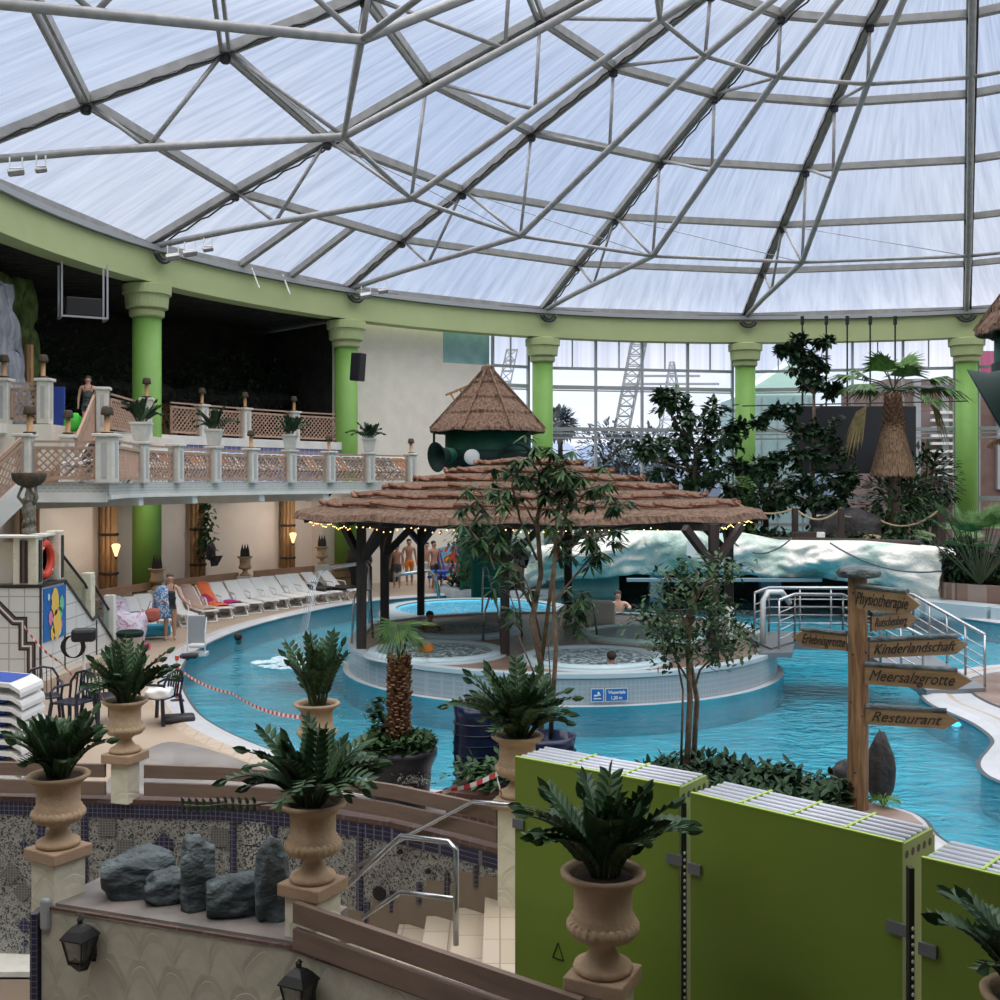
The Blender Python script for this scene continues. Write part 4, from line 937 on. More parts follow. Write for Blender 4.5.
# second hut at the right edge
RC = P(1042, 340, 22)
h2 = hut((RC.x, RC.y), 1.25, 6.98, 8.6, 'thatched roof of a second hut cut off by the right edge of the picture')
horn(P(989, 405, 19.0), (-.84, .40, -.48), .70, 1.6, 'big dark green horn jutting in at the right edge above the planter')
mb = MB(); mb.tube([P(1015, 455, 19), P(1000, 441, 19), P(992, 443, 19), P(990, 448, 19)], .06, 8); tag(mb.build('wooden_hook', 'post_wood', None, True), 'small wooden hook shape under the dark horn at the right edge', 'hook')
# ------------------------------------------------------------ ice grotto
ipath = [(.9,38.6),(2.6,38.3),(5,38.6),(7.5,38.2),(9.5,37.6),(11.5,36.6),(13.2,35.2),(13.9,34.6)]
def along(path, n):
    L = [0]; 
    for a, b in zip(path, path[1:]): L.append(L[-1]+math.dist(a, b))
    out = []
    for i in range(n+1):
        s = L[-1]*i/n; k = max(j for j in range(len(L)) if L[j] <= s+1e-9); k = min(k, len(path)-2); f = (s-L[k])/(L[k+1]-L[k])
        a, b = Vector(path[k]), Vector(path[k+1]); d = (b-a).normalized(); out.append((a.lerp(b, f), Vector((d.y, -d.x))))
    return out
ice = MB(); NU, NV = 110, 22; pr = along(ipath, NU)
topk = [(0, 1.35), (.03, 1.7), (.12, 1.85), (.25, 2.1), (.33, 2.40), (.40, 2.38), (.45, 2.12), (.52, 2.2), (.62, 1.95), (.8, 2.0), (.93, 1.9), (.98, 1.85), (1, 1.6)]
def interp(tb, x):
    for (a, va), (b, vb) in zip(tb, tb[1:]):
        if x <= b: return va+(vb-va)*(x-a)/(b-a)
    return tb[-1][1]
for i, (p, nn) in enumerate(pr):
    u = i/NU; zt = interp(topk, u); zb = interp([(0, .2), (.06, .55), (.3, .75), (.6, .78), (.85, .65), (.95, .3), (1, .0)], u)
    for k in range(NV+1):
        f = k/NV
        if f < .12: z = zb+.08*noise.noise((u*20, 0, 0)); o_ = -2.2*(1-f/.12)
        elif f < .85: g = (f-.12)/.73; z = zb+(zt-zb)*g; o_ = .35*math.sin(PI*g)+.6*noise.noise((u*9, g*2.0, 1))+.40*abs(noise.noise((u*22, g*4, 4)))
        else: g = (f-.85)/.15; z = zt+.04*math.sin(g*3); o_ = -1.6*g
        z += .10*noise.noise((u*14, f*2, 9))*(1 if .1 < f < .9 else 0)
        ice.v.append((p.x+nn.x*o_, p.y+nn.y*o_, z))
for i in range(NU):
    for k in range(NV): q = i*(NV+1)+k; ice.f.append((q, q+NV+1, q+NV+2, q+1))
ice.f.append(tuple(NU*(NV+1)+k for k in range(NV+1))); ice.f.append(tuple(k for k in range(NV, -1, -1)))
tag(ice.build('ice_grotto', 'ice', None, True), 'long white and mint green sculpted ice overhang along the back of the pool', 'artificial rock')
mb = MB(); pr2 = along([(1.0,41.0),(5,41.4),(8,41.2),(12,40),(15,37.5)], 40)
for p, nn in pr2:
    for z in (-1.2, 1.9): mb.v.append((p.x, p.y, z))
for i in range(40): mb.f.append((2*i, 2*i+2, 2*i+3, 2*i+1))
struct(mb.build('wall_cave', 'ice_dark'))
struct(MB().add([(.8,38.9,.2),(4.2,38.9,.2),(4.2,39.0,.75),(.8,39.0,.75),(.8,39.3,-1),(4.2,39.3,-1)], [(0,1,2,3),(4,5,1,0)]).build('wall_cave_green', 'ice_dark'))
for px, w_, wd in ((656, .45, 'bluish grey stub pier under the ice overhang left of the small tree crown'), (770, .7, 'bluish grey stub pier under the ice overhang behind the bridge rail')):
    p = P(px, 482, 38.9); tag(MB().box((p.x, 38.9, .1), (w_, .4, 2.0)).build('cave_pier', 'cave_blue'), wd, 'pier', 'piers under the ice overhang')
tag(MB().box((7.5, 37.0, .72), (6.5, .3, .10)).build('grey_beam', 'cave_blue'), 'dark grey horizontal beam at the foot of the ice overhang behind the bridge', 'beam')
# swimming tunnel mouth right of the signpost
tag(MB().lathe([(.6, 0), (.6, .3), (.5, .31), (.5, .05)], 20, (11.2, 33.4, .35), axis=Matrix.Rotation(PI/2, 3, 'X')).build('dark_tunnel_mouth', 'horn_dark', None, True), 'dark round tunnel mouth behind the Physiotherapie board', 'tunnel mouth')
for pts, wd in ((((9, 600, 0),), ''),):
    pass
def rope(pts, r, m, label, nm='rope', cat='rope', group=None, sag=.3, n=10):
    mb = MB(); P_ = []
    for a, b in zip(pts, pts[1:]):
        a = Vector(a); b = Vector(b)
        for k in range(n+1):
            f = k/n; P_.append(a.lerp(b, f)-Vector((0,0,sag*4*f*(1-f))))
    mb.tube(P_, r, 6); return tag(mb.build(nm, m, None, True), label, cat, group)
rope([P(733, 542, 37.6), P(792, 538, 36.9)], .03, 'wire', 'dark cable looping over the ice left of the signpost', 'cable', 'cable', sag=.45)
rope([P(830, 543, 36.2), P(942, 571, 33.9)], .03, 'wire', 'dark cable hanging over the ice above the signpost', 'cable', 'cable', sag=.35)

# planted terrace above the ice
bed = [(1.6,39.9),(8,40.0),(12,38.2),(14.1,36.2),(15.5,35.6),(20,34),(26,38),(24,44),(14,47.6),(5,48.2),(2,47)]
bo = flat_with_holes('bed_soil', [bed], 1.72, 'soil'); bo.name = 'floor_bed'; struct(bo)
sk = MB(); n = len(bed); sk.add([(x, y, -1) for x, y in bed]+[(x, y, 1.72) for x, y in bed], [(i, (i+1) % n, (i+1) % n+n, i+n) for i in range(n)]); struct(sk.build('wall_bed', 'soil'))
mb = MB(); mb.tube([(7.9, 39.2, 1.95), (10.3, 38.3, 1.95)], .13, 8); mb.tube([(10.2, 38.3, 1.97), (12.2, 37.2, 1.97), (13.7, 36.0, 1.97)], .13, 8)
tag(mb.build('edging_log', 'dark_wood', None, True), 'brown edging log laid along the top of the ice overhang', 'log')
mb = MB(); mb.tube([(1.9, 39.6, 2.0), (7.8, 39.3, 2.08)], .12, 8); tag(mb.build('edging_log', 'dark_wood', None, True), 'dark edging log behind the pavilion roof above the ice', 'log')
fposts = [(P(795, 482, 39.0).x, 39.0, 508), (P(841, 482, 38.0).x, 38.0, 508), (P(863, 482, 40.5).x, 40.5, 507), (P(942, 482, 36.0).x, 36.0, 508)]
ftop = []
for (x, y, pt), wd in zip(fposts, ('left', 'second from the left', 'third from the left', 'right')):
    zt = EYE-(pt-HOR)*y/F; ftop.append(Vector((x, y, zt))); tag(bevel(MB().box((x, y, (1.7+zt)/2), (.20, .20, zt-1.7)).build('rope_post', 'dark_wood'), .02), wd+' dark post of the rope fence on the planted terrace', 'post', 'posts of the rope fence')
rope([P(740, 505, 40)]+[ftop[0]], .035, 'rope', 'pale rope running left from the rope fence to the pavilion', sag=.25)
rope([ftop[0], ftop[1]], .035, 'rope', 'pale rope sagging between the left two posts of the terrace fence', sag=.4)
rope([ftop[2], ftop[3]], .035, 'rope', 'pale rope sagging between the right two posts of the terrace fence', sag=.65)
rope([ftop[1]-Vector((0,0,.2)), ftop[2]-Vector((0,0,.2))], .03, 'rope', 'short pale rope between the middle posts of the terrace fence', sag=.15)
# video wall hung from the beam
sw = P(855, 440, 45.0); e = empty('video_wall', (sw.x, 45.0, 0), 0, 'large switched off dark video wall hanging behind the fig tree and the palm', 'screen')
bevel(MB().box((0, 0, 5.72), (4.9, .25, 2.75)).build('screen', 'black_gloss', e), .02)
for k, px in enumerate((803, 827, 848, 871, 896)): MB().tube([((px-855)/F*45, .1, 7.05), ((px-855)/F*45, .1, 10.6)], .035, 6).build('suspension_rod', 'iron', e); 
MB().tube([(-4.6, 0, 7.1), (4.6, 0, 7.3)], .03, 6).build('cross_rod', 'iron', e)
cl = MB()
for px in (803, 827, 848, 871, 896): cl.box(((px-855)/F*45, .1, 10.6), (.12, .12, .35))
cl.build('clamp', 'iron', e)

# ------------------------------------------------------------ plants
def leafy_tree(name, base, trunk_h, blobs, leaf, nleaf, L, wl, label, cat, seed, tr=.09, m='leafB', droop=-.3, stems=1, bark='bark'):
    """branches reach out to blobs (dx, dy, z, r); leaves gather in the blobs"""
    rnd = random.Random(seed); e = empty(name, base, 0, label, cat)
    tk = MB(); fo = MB()
    for sidx in range(stems):
        ox = (sidx-(stems-1)/2)*.10; pts = [Vector((ox+.04*math.sin(k*1.4+sidx), .03*math.cos(k*1.9+sidx), trunk_h*k/6)) for k in range(7)]
        tk.tube(pts, tr, 7, True, [tr*(1.15-.09*k) for k in range(7)])
    for bi, (dx, dy, z, r) in enumerate(blobs):
        st = Vector((0, 0, min(trunk_h, max(z-r*1.6, trunk_h*.35)))); en = Vector((dx, dy, z)); md = st.lerp(en, .5)+Vector((dx*.12, dy*.12, -.06*trunk_h*.3))
        tk.tube([st, md, en], tr*.3, 5, True, [tr*.45, tr*.3, tr*.12])
        tw = []
        for _ in range(max(4, int(nleaf/14))):
            d = Vector((rnd.gauss(0,1), rnd.gauss(0,1), rnd.gauss(0,.8))).normalized(); q = en+d*r*(.35+.65*rnd.random()); tw.append((q, d))
            tk.tube([en, (en+q)/2+Vector((0,0,.04)), q], tr*.08, 4, False)
        for _ in range(nleaf):
            q, d = rnd.choice(tw); p = en.lerp(q, .35+.7*rnd.random())+Vector((rnd.uniform(-1,1), rnd.uniform(-1,1), rnd.uniform(-1,1)))*r*.12
            dd = d*.5+Vector((rnd.uniform(-1,1), rnd.uniform(-1,1), rnd.uniform(-.6,.6)+droop))
            fo.leaf(p, dd, (rnd.uniform(-.4,.4), rnd.uniform(-.4,.4), 1), L*(.7+.6*rnd.random()), wl*(.8+.4*rnd.random()))
    tk.build('trunk', bark, e, True); fo.build('foliage', m, e); return e
def B(px, py, Z, base, r): 
    p = P(px, py, Z); return (p.x-base[0], p.y-base[1]+0, p.z-base[2], r)
# big ficus behind the pavilion roof
b0 = (P(697, 482, 41).x, 41.5, 1.7)
leafy_tree('ficus_tree', b0, 3.6, [B(674, 402, 41.5, b0, .8), B(690, 412, 41.5, b0, .9), B(712, 412, 41, b0, .8), B(718, 440, 41, b0, .9), B(735, 428, 41, b0, .55), B(700, 445, 42, b0, 1.1), B(676, 440, 41.5, b0, .9), B(690, 470, 42, b0, 1.1), B(720, 468, 41, b0, 1.0), B(743, 465, 41.5, b0, .45), B(652, 448, 41, b0, .6), B(640, 452, 42, b0, .45), B(735, 488, 42, b0, .7), B(665, 470, 42, b0, .8), B(700, 490, 41.5, b0, 1.1), B(663, 396, 41.5, b0, .35)], None, 170, .34, .16, 'dense dark ficus standing behind the right half of the pavilion roof', 'tree', 11, .13, 'leafA', bark='bark_d')
# tall fig tree
b0 = (P(813, 482, 40.5).x, 40.5, 1.7)
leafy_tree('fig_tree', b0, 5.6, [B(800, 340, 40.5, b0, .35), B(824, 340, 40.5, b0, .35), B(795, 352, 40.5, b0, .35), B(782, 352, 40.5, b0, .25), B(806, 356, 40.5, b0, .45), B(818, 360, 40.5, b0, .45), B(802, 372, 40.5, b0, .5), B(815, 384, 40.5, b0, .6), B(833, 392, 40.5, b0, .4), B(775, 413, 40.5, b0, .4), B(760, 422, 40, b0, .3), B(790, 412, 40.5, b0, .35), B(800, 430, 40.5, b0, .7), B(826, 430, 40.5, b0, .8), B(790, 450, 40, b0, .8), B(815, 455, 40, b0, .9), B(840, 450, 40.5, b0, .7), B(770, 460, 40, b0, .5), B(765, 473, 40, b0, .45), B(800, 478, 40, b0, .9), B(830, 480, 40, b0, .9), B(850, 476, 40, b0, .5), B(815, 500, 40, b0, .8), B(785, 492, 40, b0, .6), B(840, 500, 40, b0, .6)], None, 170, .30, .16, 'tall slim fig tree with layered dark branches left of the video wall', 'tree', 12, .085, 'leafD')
tree_blob(P(765, 487, 43), 1.15, 900, 'leafB', 'grey green bush on the terrace at the right tip of the pavilion roof', 51, hgt=1.7, leafs=.3, name='terrace_bush', cat='bush')
tree_blob(P(745, 512, 41), .5, 420, 'leafB', 'small bush between the pavilion tip and the rope fence', 57, hgt=1.7, leafs=.25, name='terrace_bush', cat='bush')
tree_blob(P(897, 502, 40.5), 1.2, 1100, 'leafB', 'dark climbing greenery round the foot of the fan palm', 52, hgt=1.7, leafs=.3, name='climbing_plant', cat='bush', sq=1.2)
tree_blob(P(925, 480, 42.5), 1.3, 900, 'leafD', 'shadowy bush right of the fan palm below the brick building', 53, hgt=1.7, leafs=.3, name='terrace_bush', cat='bush')
# fan palm with dead skirt
def fan_leaf(mb, c, d, R, n=22, spread=2.4, droop=.25, w=.05):
    d = Vector(d).normalized(); sd = d.cross(Vector((0,0,1))); sd = sd.normalized() if sd.length > 1e-3 else Vector((1,0,0)); up = sd.cross(d)
    for k in range(n):
        a = -spread/2+spread*k/(n-1); q = (d*math.cos(a)+sd*math.sin(a)).normalized(); L = R*(1-.25*abs(a)/spread*2)
        m1 = c+q*L*.5+up*.02*R; tip = c+q*L-Vector((0,0,droop*L*(.6+.6*abs(math.sin(k*7.1))))); x = q.cross(up).normalized()
        ww = w*R
        mb.add([c, m1+x*ww, m1-x*ww, tip], [(0,1,2),(1,3,2)])
b0 = P(893, 482, 40.0); b0.z = 1.7
pe = empty('fan_palm', b0, 0, 'tall fan palm with a skirt of dead fronds before the video wall', 'palm')
MB().tube([(0,0,0), (.05,0,2.0), (0,0,5.2)], .22, 10).build('trunk', 'bark', pe, True)
rnd = random.Random(3); sk = MB(); zt = P(893, 390, 40).z-1.7; zm = P(893, 430, 40).z-1.7; ze = P(893, 476, 40).z-1.7
for k in range(1100):
    a = rnd.random()*2*PI; f = rnd.random(); z0 = zm+.35-(zm+.35-ze-.3)*f; r0 = .30+.42*f; L = min(z0-ze+.12*rnd.random(), .6+.5*rnd.random())
    sk.leaf(Vector((r0*math.cos(a), r0*math.sin(a), z0)), (math.cos(a)*.28, math.sin(a)*.28, -1), (math.cos(a), math.sin(a), 0), L, .055, .05)
sk.build('dead_skirt', 'dead_frond', pe)
bt = MB()
for k in range(150):
    a = k*2.4; z = zt-.05-k*.0135; bt.bar((.22*math.cos(a), .22*math.sin(a), z-.22), ((.30+.0012*k)*math.cos(a), (.30+.0012*k)*math.sin(a), z), .08, .04)
bt.build('frond_base', 'palm_fibre', pe)
gf = MB(); dfm = MB(); ps = MB()
fr = [(-.5, -.3, .9, 1.0, 0), (.55, .2, .95, 1.1, 0), (-1, .1, .35, 1.7, 0), (-1.1, -.5, .15, 1.5, 0), (1.1, -.3, .35, 1.5, 0), (1.2, .3, .12, 1.7, 0), (1.25, -.4, .0, 1.9, 0), (-.9, .5, .6, 1.2, 0), (.1, -.8, .5, 1.0, 0), (0, .6, .8, 1.1, 0), (.8, -.6, -.2, 1.3, 0), (-.5, .8, .1, 1.2, 0), (.5, .8, .2, 1.2, 0), (-1.1, -.3, -.55, 1.4, 1), (1.0, -.2, -.35, 1.4, 1)]
for i, (x, y, z, L, dead) in enumerate(fr):
    d = Vector((x, y, z)).normalized(); o = Vector((0, 0, zt)); h = o+d*L*.85-Vector((0,0,.05)); (ps).tube([o, o+d*L*.4+Vector((0,0,.08)), h], .025, 5)
    lf_ = MB(); fan_leaf(lf_, h, d+Vector((0,0,-.5)) if dead else d+Vector((0,0,.1 if z > .4 else -.12)), 1.25 if not dead else 1.2, 28, 2.7 if not dead else 1.3, .3 if not dead else .9, .045); lf_.build('dry_fan_leaf' if dead else 'fan_leaf', 'dead_leaf' if dead else 'leafC' if i < 2 else 'leafP', pe)
ps.build('leaf_stalk', 'stem', pe)
# low fan palm at the right edge and its planter
rp0 = P(980, 560, 33.5); 
lw = empty('low_fan_palm', (rp0.x, 33.5, .9), 0, 'low bushy fan palm in the brown planter at the right edge', 'palm'); gf = MB(); ps = MB(); rnd = random.Random(8)
for k in range(26):
    a = rnd.random()*2*PI; el = rnd.uniform(.25, 1.3); d = Vector((math.cos(a)*math.cos(el), math.sin(a)*math.cos(el), math.sin(el))); h = d*(.8+.8*rnd.random())+Vector((-.1, 0, .85)); ps.tube([(0,0,0), h*.5, h], .02, 4); lf_ = MB(); fan_leaf(lf_, h, d, .85, 22, 2.4, .15, .028); lf_.build('fan_leaf', 'leafP', lw)
ps.build('leaf_stalk', 'stem', lw)
tree_blob(P(965, 563, 34.6), .72, 1000, 'leafD', 'dark glossy shrub filling the planter left of the low fan palm', 54, hgt=.3, leafs=.24, name='planter_shrub', cat='shrub')
tree_blob(P(1010, 570, 34.4), .75, 700, 'leafA', 'dark shrub in the planter at the picture edge behind the low palm', 55, hgt=.3, leafs=.24, name='planter_shrub', cat='shrub')
tree_blob(P(935, 512, 37), .5, 300, 'leafD', 'small dark shrub behind the right post of the rope fence', 58, hgt=1.7, leafs=.2, name='planter_shrub', cat='shrub')
mb = MB(); pts = [(13.55,34.6),(14.1,33.6),(15.2,32.6),(17,31.6),(20,30.7),(23,30.2)]
for a, b in zip(pts, pts[1:]): mb.bar((a[0], a[1]+.4, .45), (b[0], b[1]+.4, .45), .2, .85)
struct(mb.build('wall_planter', tile_mat('vertical_wood_strip', (0.20, 0.12, 0.09), (0.34, 0.26, 0.22), (0.12, 0.9), 0.02, .6, (0.25, 0.16, 0.12), 'sz')))
# ground cover round the rope fence
def ground_cover(name, poly, z, n, leaf, label, seed, m='leafB', h=.25, w=None, cat='ground cover'):
    rnd = random.Random(seed); xs = [p[0] for p in poly]; ys = [p[1] for p in poly]; mb = MB(); c = 0
    while c < n:
        x, y = rnd.uniform(min(xs), max(xs)), rnd.uniform(min(ys), max(ys)); ins = False
        for i in range(len(poly)):
            a, b = poly[i-1], poly[i]
            if (a[1] > y) != (b[1] > y) and x < (b[0]-a[0])*(y-a[1])/(b[1]-a[1])+a[0]: ins = not ins
        if not ins: continue
        c += 1; hz_ = z+h*rnd.random()*(.7+.5*noise.noise((x*1.5, y*1.5, seed))+.2)
        mb.leaf(Vector((x, y, hz_)), (rnd.uniform(-1,1), rnd.uniform(-1,1), rnd.uniform(-.2,.7)), (0,0,1), leaf*(.6+.7*rnd.random()), (w or leaf*.45))
    return tag(mb.build(name, m), label, cat, kind='stuff')
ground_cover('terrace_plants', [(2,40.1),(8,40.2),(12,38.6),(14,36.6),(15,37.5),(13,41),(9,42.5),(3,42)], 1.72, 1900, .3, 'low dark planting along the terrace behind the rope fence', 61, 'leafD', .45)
ground_cover('planter_plants', [(13.9,35),(15.3,33.6),(17.1,32.4),(22,31.2),(24,33),(18,35.5),(14.6,36.2)], .75, 1500, .22, 'dark leaves spilling over the brown planter at the right edge', 62, 'leafD', .55)
# boulders and small things on the terrace
rk = MB(); rnd = random.Random(12)
def rock(name, c, d, m, label, seed, rz=0.0, parent=None, sub=3, amp=.35, cat='rock', flat=False, taper=0.0):
    bm = bmesh.new(); bmesh.ops.create_icosphere(bm, subdivisions=sub, radius=1.0)
    for v in bm.verts:
        n_ = v.co.normalized(); k = 1+amp*noise.noise(n_*1.6+Vector((seed, 0, 0)))+amp*.4*noise.noise(n_*4+Vector((0, seed, 0)))
        q = n_*k
        q = Vector((max(-.8, min(.8, q.x)), max(-.8, min(.8, q.y)), max(-.85, q.z)))
        v.co = Vector((q.x*d[0]/1.6, q.y*d[1]/1.6, (q.z+.85)*d[2]/1.85)); tp = 1-taper*max(0, q.z)**1.5; v.co.x *= tp; v.co.y *= tp
    me = bpy.data.meshes.new(name); bm.to_mesh(me); bm.free(); me.materials.append(M[m]); o = bpy.data.objects.new(name, me); COL.objects.link(o)
    if not flat: me.polygons.foreach_set('use_smooth', [True]*len(me.polygons))
    o.location = c; o.rotation_euler = (0,0,rz); return tag(o, label, cat)
p = P(846, 530, 39.5); rock('dark_boulder', (p.x, 39.5, 1.7), (2.4, .9, 1.3), 'basalt', 'rounded black boulder on the terrace behind the rope fence', 3)
p = P(872, 540, 38.6); tag(MB().lathe([(.34, 0), (.36, .3), (.28, .42), (.0, .45)], 16, (p.x, 38.6, 1.72)).build('stone_drum', 'terra', None, True), 'low sandstone drum on the terrace right of the dark boulder', 'drum')
p = P(822, 540, 38.6); tag(bevel(MB().box((p.x-.05, 38.6, 2.0), (.28, .2, .5)).build('white_canister', 'white_pl'), .04), 'white canister on the terrace left of the boulder', 'canister')
p = P(805, 540, 38.9); tag(bevel(MB().box((p.x, 38.9, 2.0), (.9, .6, .5)).build('dark_crate', 'dark_wood'), .03), 'dark crate on the terrace below the fig tree', 'crate')
p = P(877, 522, 40.6); tag(MB().lathe([(.2, 0), (.3, .5), (.22, 1.2), (.05, 1.5)], 12, (p.x, 40.6, 1.8), sy=.6).build('folded_parasol', 'black', None, True), 'folded dark parasol standing behind the sandstone drum', 'parasol')
# white bench-like box hanging on the post and towel near the middle post
tag(MB().box(P(696, 549, 37.4), (.62, .08, .55)).build('white_net_frame', 'white_pl'), 'small white square frame hanging on the ice beside the right pavilion posts', 'frame')
tg = towel_mat('dark_towel', [(0.02,.02,.03),(.35,.36,.42),(.03,.03,.04)], 3)
tag(MB().box(P(522, 558, 27), (.36, .06, .42), rot=Matrix.Rotation(.3, 3, 'Y')).build('hanging_towel', tg), 'dark and white towel hanging between tree stems behind the middle post', 'towel')

# planter circle behind the island with reed fence and green curtain of leaves
c = (.15, 40.2)
pl = empty('round_planter', (c[0], c[1], 0), 0, 'curved grey tiled planter with a reed fence behind the bright basin', 'planter')
MB().lathe([(2.35, -1.2), (2.35, .22), (2.2, .27), (1.9, .27), (1.9, 0), (.01, 0)], 40).build('wall', 'isl_tile', pl, True)
rf = MB(); rnd = random.Random(6)
for k in range(110):
    a = PI+.25+k*.022; rf.tube([(1.75*math.cos(a), 1.75*math.sin(a), .2), (1.75*math.cos(a)+rnd.uniform(-.03,.03), 1.75*math.sin(a), 1.05+.15*rnd.random())], .035, 5)
rf.build('reed_fence', mat('pale_reed', (.32, .24, .17), .9, (.22, .15, .10), 8), pl)
ground_cover('planter_grass', [(c[0]-2.1,c[1]-.6),(c[0]-1.2,c[1]-1.7),(c[0]+.5,c[1]-2.1),(c[0]+.5,c[1]-1.8),(c[0]-1.5,c[1]-.9)], .25, 420, .3, 'dark grassy tufts in front of the reed fence', 63, 'leafD', .5)
creeper(Vector((P(480, 515, 37).x, 37.2, 3.1)), 900, 2.4, 'green curtain of bamboo leaves hanging left of the middle pavilion post', 'leafB', .55, 77)['group'] = 'leaf curtains by the hut'
MB_ = MB().box((P(484, 482, 38).x, 38.6, 1.5), (1.7, .3, 3.0)); tag(MB_.build('green_rock_panel', mat('green_rock_paint', (.01, .09, .05), .8, (.03, .19, .10), 2.5, bump=.8, bscale=5)), 'green painted rock panel under the hut left of the middle post', 'rock panel')
tag(MB().box((P(526, 482, 40).x, 40.4, 1.4), (1.3, .25, 2.8)).build('pale_panel', 'ice'), 'pale wall panel right of the green rock under the hut', 'wall panel')

# ------------------------------------------------------------ balcony on the left
bal = empty('balcony', (0,0,0), 0, 'long curved upper balcony with patterned fascia on the left', 'balcony')
RB = 20.3
aB0 = ra(118, RB); aB1 = ra(420, RB)
cA = on_ring(110, RB)
# path of the front edge, outward at the left
edge = [on_ring(px, RB) for px in (424, 411, 390, 369, 349, 329, 309, 290, 270, 251, 232, 214, 195, 176, 158, 141, 125)]+[Vector((-8.75, 24.6, 0)), Vector((-10.55, 24.4, 0))]
inner = [ring_pt(ang_of(p), 24.9, 0) for p in edge[:-2]]+[Vector((-15.5, 24.8, 0)), Vector((-15.5, 24.2, 0))]
sl_ = MB(); n = len(edge)
poly = [(p.x, p.y) for p in edge]+[(p.x, p.y) for p in reversed(inner)]
sl_.prism(poly, 3.72, 3.95); sl_.build('slab', 'soffit', bal)
fs = MB(); wb = MB()
for a, b in zip(edge, edge[1:]):
    fs.bar((a.x, a.y, 3.84), (b.x, b.y, 3.84), .08, .28); wb.bar((a.x, a.y, 3.66), (b.x, b.y, 3.66), .16, .10 if a.y > 25 else .22)
fs.build('fascia', 'fascia', bal); wb.build('edge_beam', 'white', bal)
for px in (141, 195, 262, 326, 388):
    a = on_ring(px, RB); o_ = ring_pt(ang_of(a), 24.9); MB().bar((a.x, a.y, 3.60), (o_.x, o_.y, 3.45), .25, .40).build('bracket', 'white', bal)
struct(MB().prism([(p.x, p.y) for p in [ring_pt(aC1+.0+j*.05, 23.9) for j in range(12)]+[ring_pt(aC1+(11-j)*.05, 26) for j in range(12)]], 3.6, 3.7).build('ceiling_lower', 'soffit'))
# lattice panels, piers, lamps, pots
def lattice(parent, a, b, h, pitch=.14, z0=.12, name='lattice_panel', nrm_t=.03):
    """diamond lattice between two foot points; follows a slope"""
    a = Vector(a); b = Vector(b); L = (Vector((b.x, b.y, 0))-Vector((a.x, a.y, 0))).length; dz = b.z-a.z
    def q(u, v): f = u/L; return Vector((a.x+(b.x-a.x)*f, a.y+(b.y-a.y)*f, a.z+dz*f+v))
    mb = MB(); top = h-.10; hh = top-z0
    nrm = Vector((b.y-a.y, a.x-b.x, 0)).normalized()
    s = -hh
    while s < L:
        for sg in (1, -1):
            if sg == 1: u0, v0, u1, v1 = s, z0, s+hh, top
            else: u0, v0, u1, v1 = s, top, s+hh, z0
            if u0 < 0: f = -u0/(u1-u0); u0, v0 = 0, v0+(v1-v0)*f
            if u1 > L: f = (L-u0)/(u1-u0); u1, v1 = L, v0+(v1-v0)*f
            if u1-u0 > .02: mb.bar(q(u0, v0)+nrm*.012*sg, q(u1, v1)+nrm*.012*sg, .045, .018, nrm) if False else mb.bar(q(u0, v0)+nrm*.012*sg, q(u1, v1)+nrm*.012*sg, .018, .034, Vector((0,0,1)))
        s += pitch*1.25
    for v in (z0, top): mb.bar(q(0, v), q(L, v), .06, .07)
    for u in (.03, L-.03): mb.bar(q(u, z0), q(u, top), .06, .06)
    return mb.build(name, 'lattice', parent)
def balustrade(a, b, h, label, group, rail=True, base=None):
    e = empty('balustrade', a, 0, label, 'balustrade', group); d = Vector(b)-Vector(a)
    lattice(e, (0,0,0), d, h)
    if rail: MB().bar(Vector((0,0,h+.04)), d+Vector((0,0,h+.04)), .06, .05).build('top_rail', 'lattice', e)
    return e
pier_proto = None
def pier(p, rz, h, label, group):
    global pier_proto
    if pier_proto is None:
        e = empty('balcony_pier', (0,0,0)); tag(e, 'x', 'pier')
        bevel(MB().box((0,0,.5), (.32, .32, 1.0)).build('shaft', 'pier', e), .02)
        bevel(MB().box((0,0,1.03), (.42, .42, .07)).build('cap', 'pier', e), .015)
        MB().box((-.16,0,.5), (.02, .10, .76)).box((.16,0,.5), (.02, .10, .76)).box((0,-.16,.5), (.10, .02, .76)).build('inlay', 'soffit', e)
        pier_proto = e; o = e
    else: o = copy_tree(pier_proto)
    place(o, p, rz, label, group, (1, 1, h)); return o
lamp_proto = None
def terrace_lamp(p, label, group, sc_=1.0):
    global lamp_proto
    if lamp_proto is None:
        e = empty('bollard_lamp', (0,0,0)); tag(e, 'x', 'lamp')
        MB().lathe([(.10, 0), (.10, .03), (.055, .04), (.055, .38)], 12).build('pole', 'log', e, True)
        MB().lathe([(.115, .36), (.12, .40), (.10, .50), (.08, .53), (.0, .54)], 14).build('shade', 'bark_d', e, True)
        MB().lathe([(.12, 0), (.12, .025), (.0, .03)], 12).build('foot', 'dark_wood', e); lamp_proto = e; o = e
    else: o = copy_tree(lamp_proto)
    place(o, p, 0, label, group, sc_); return o
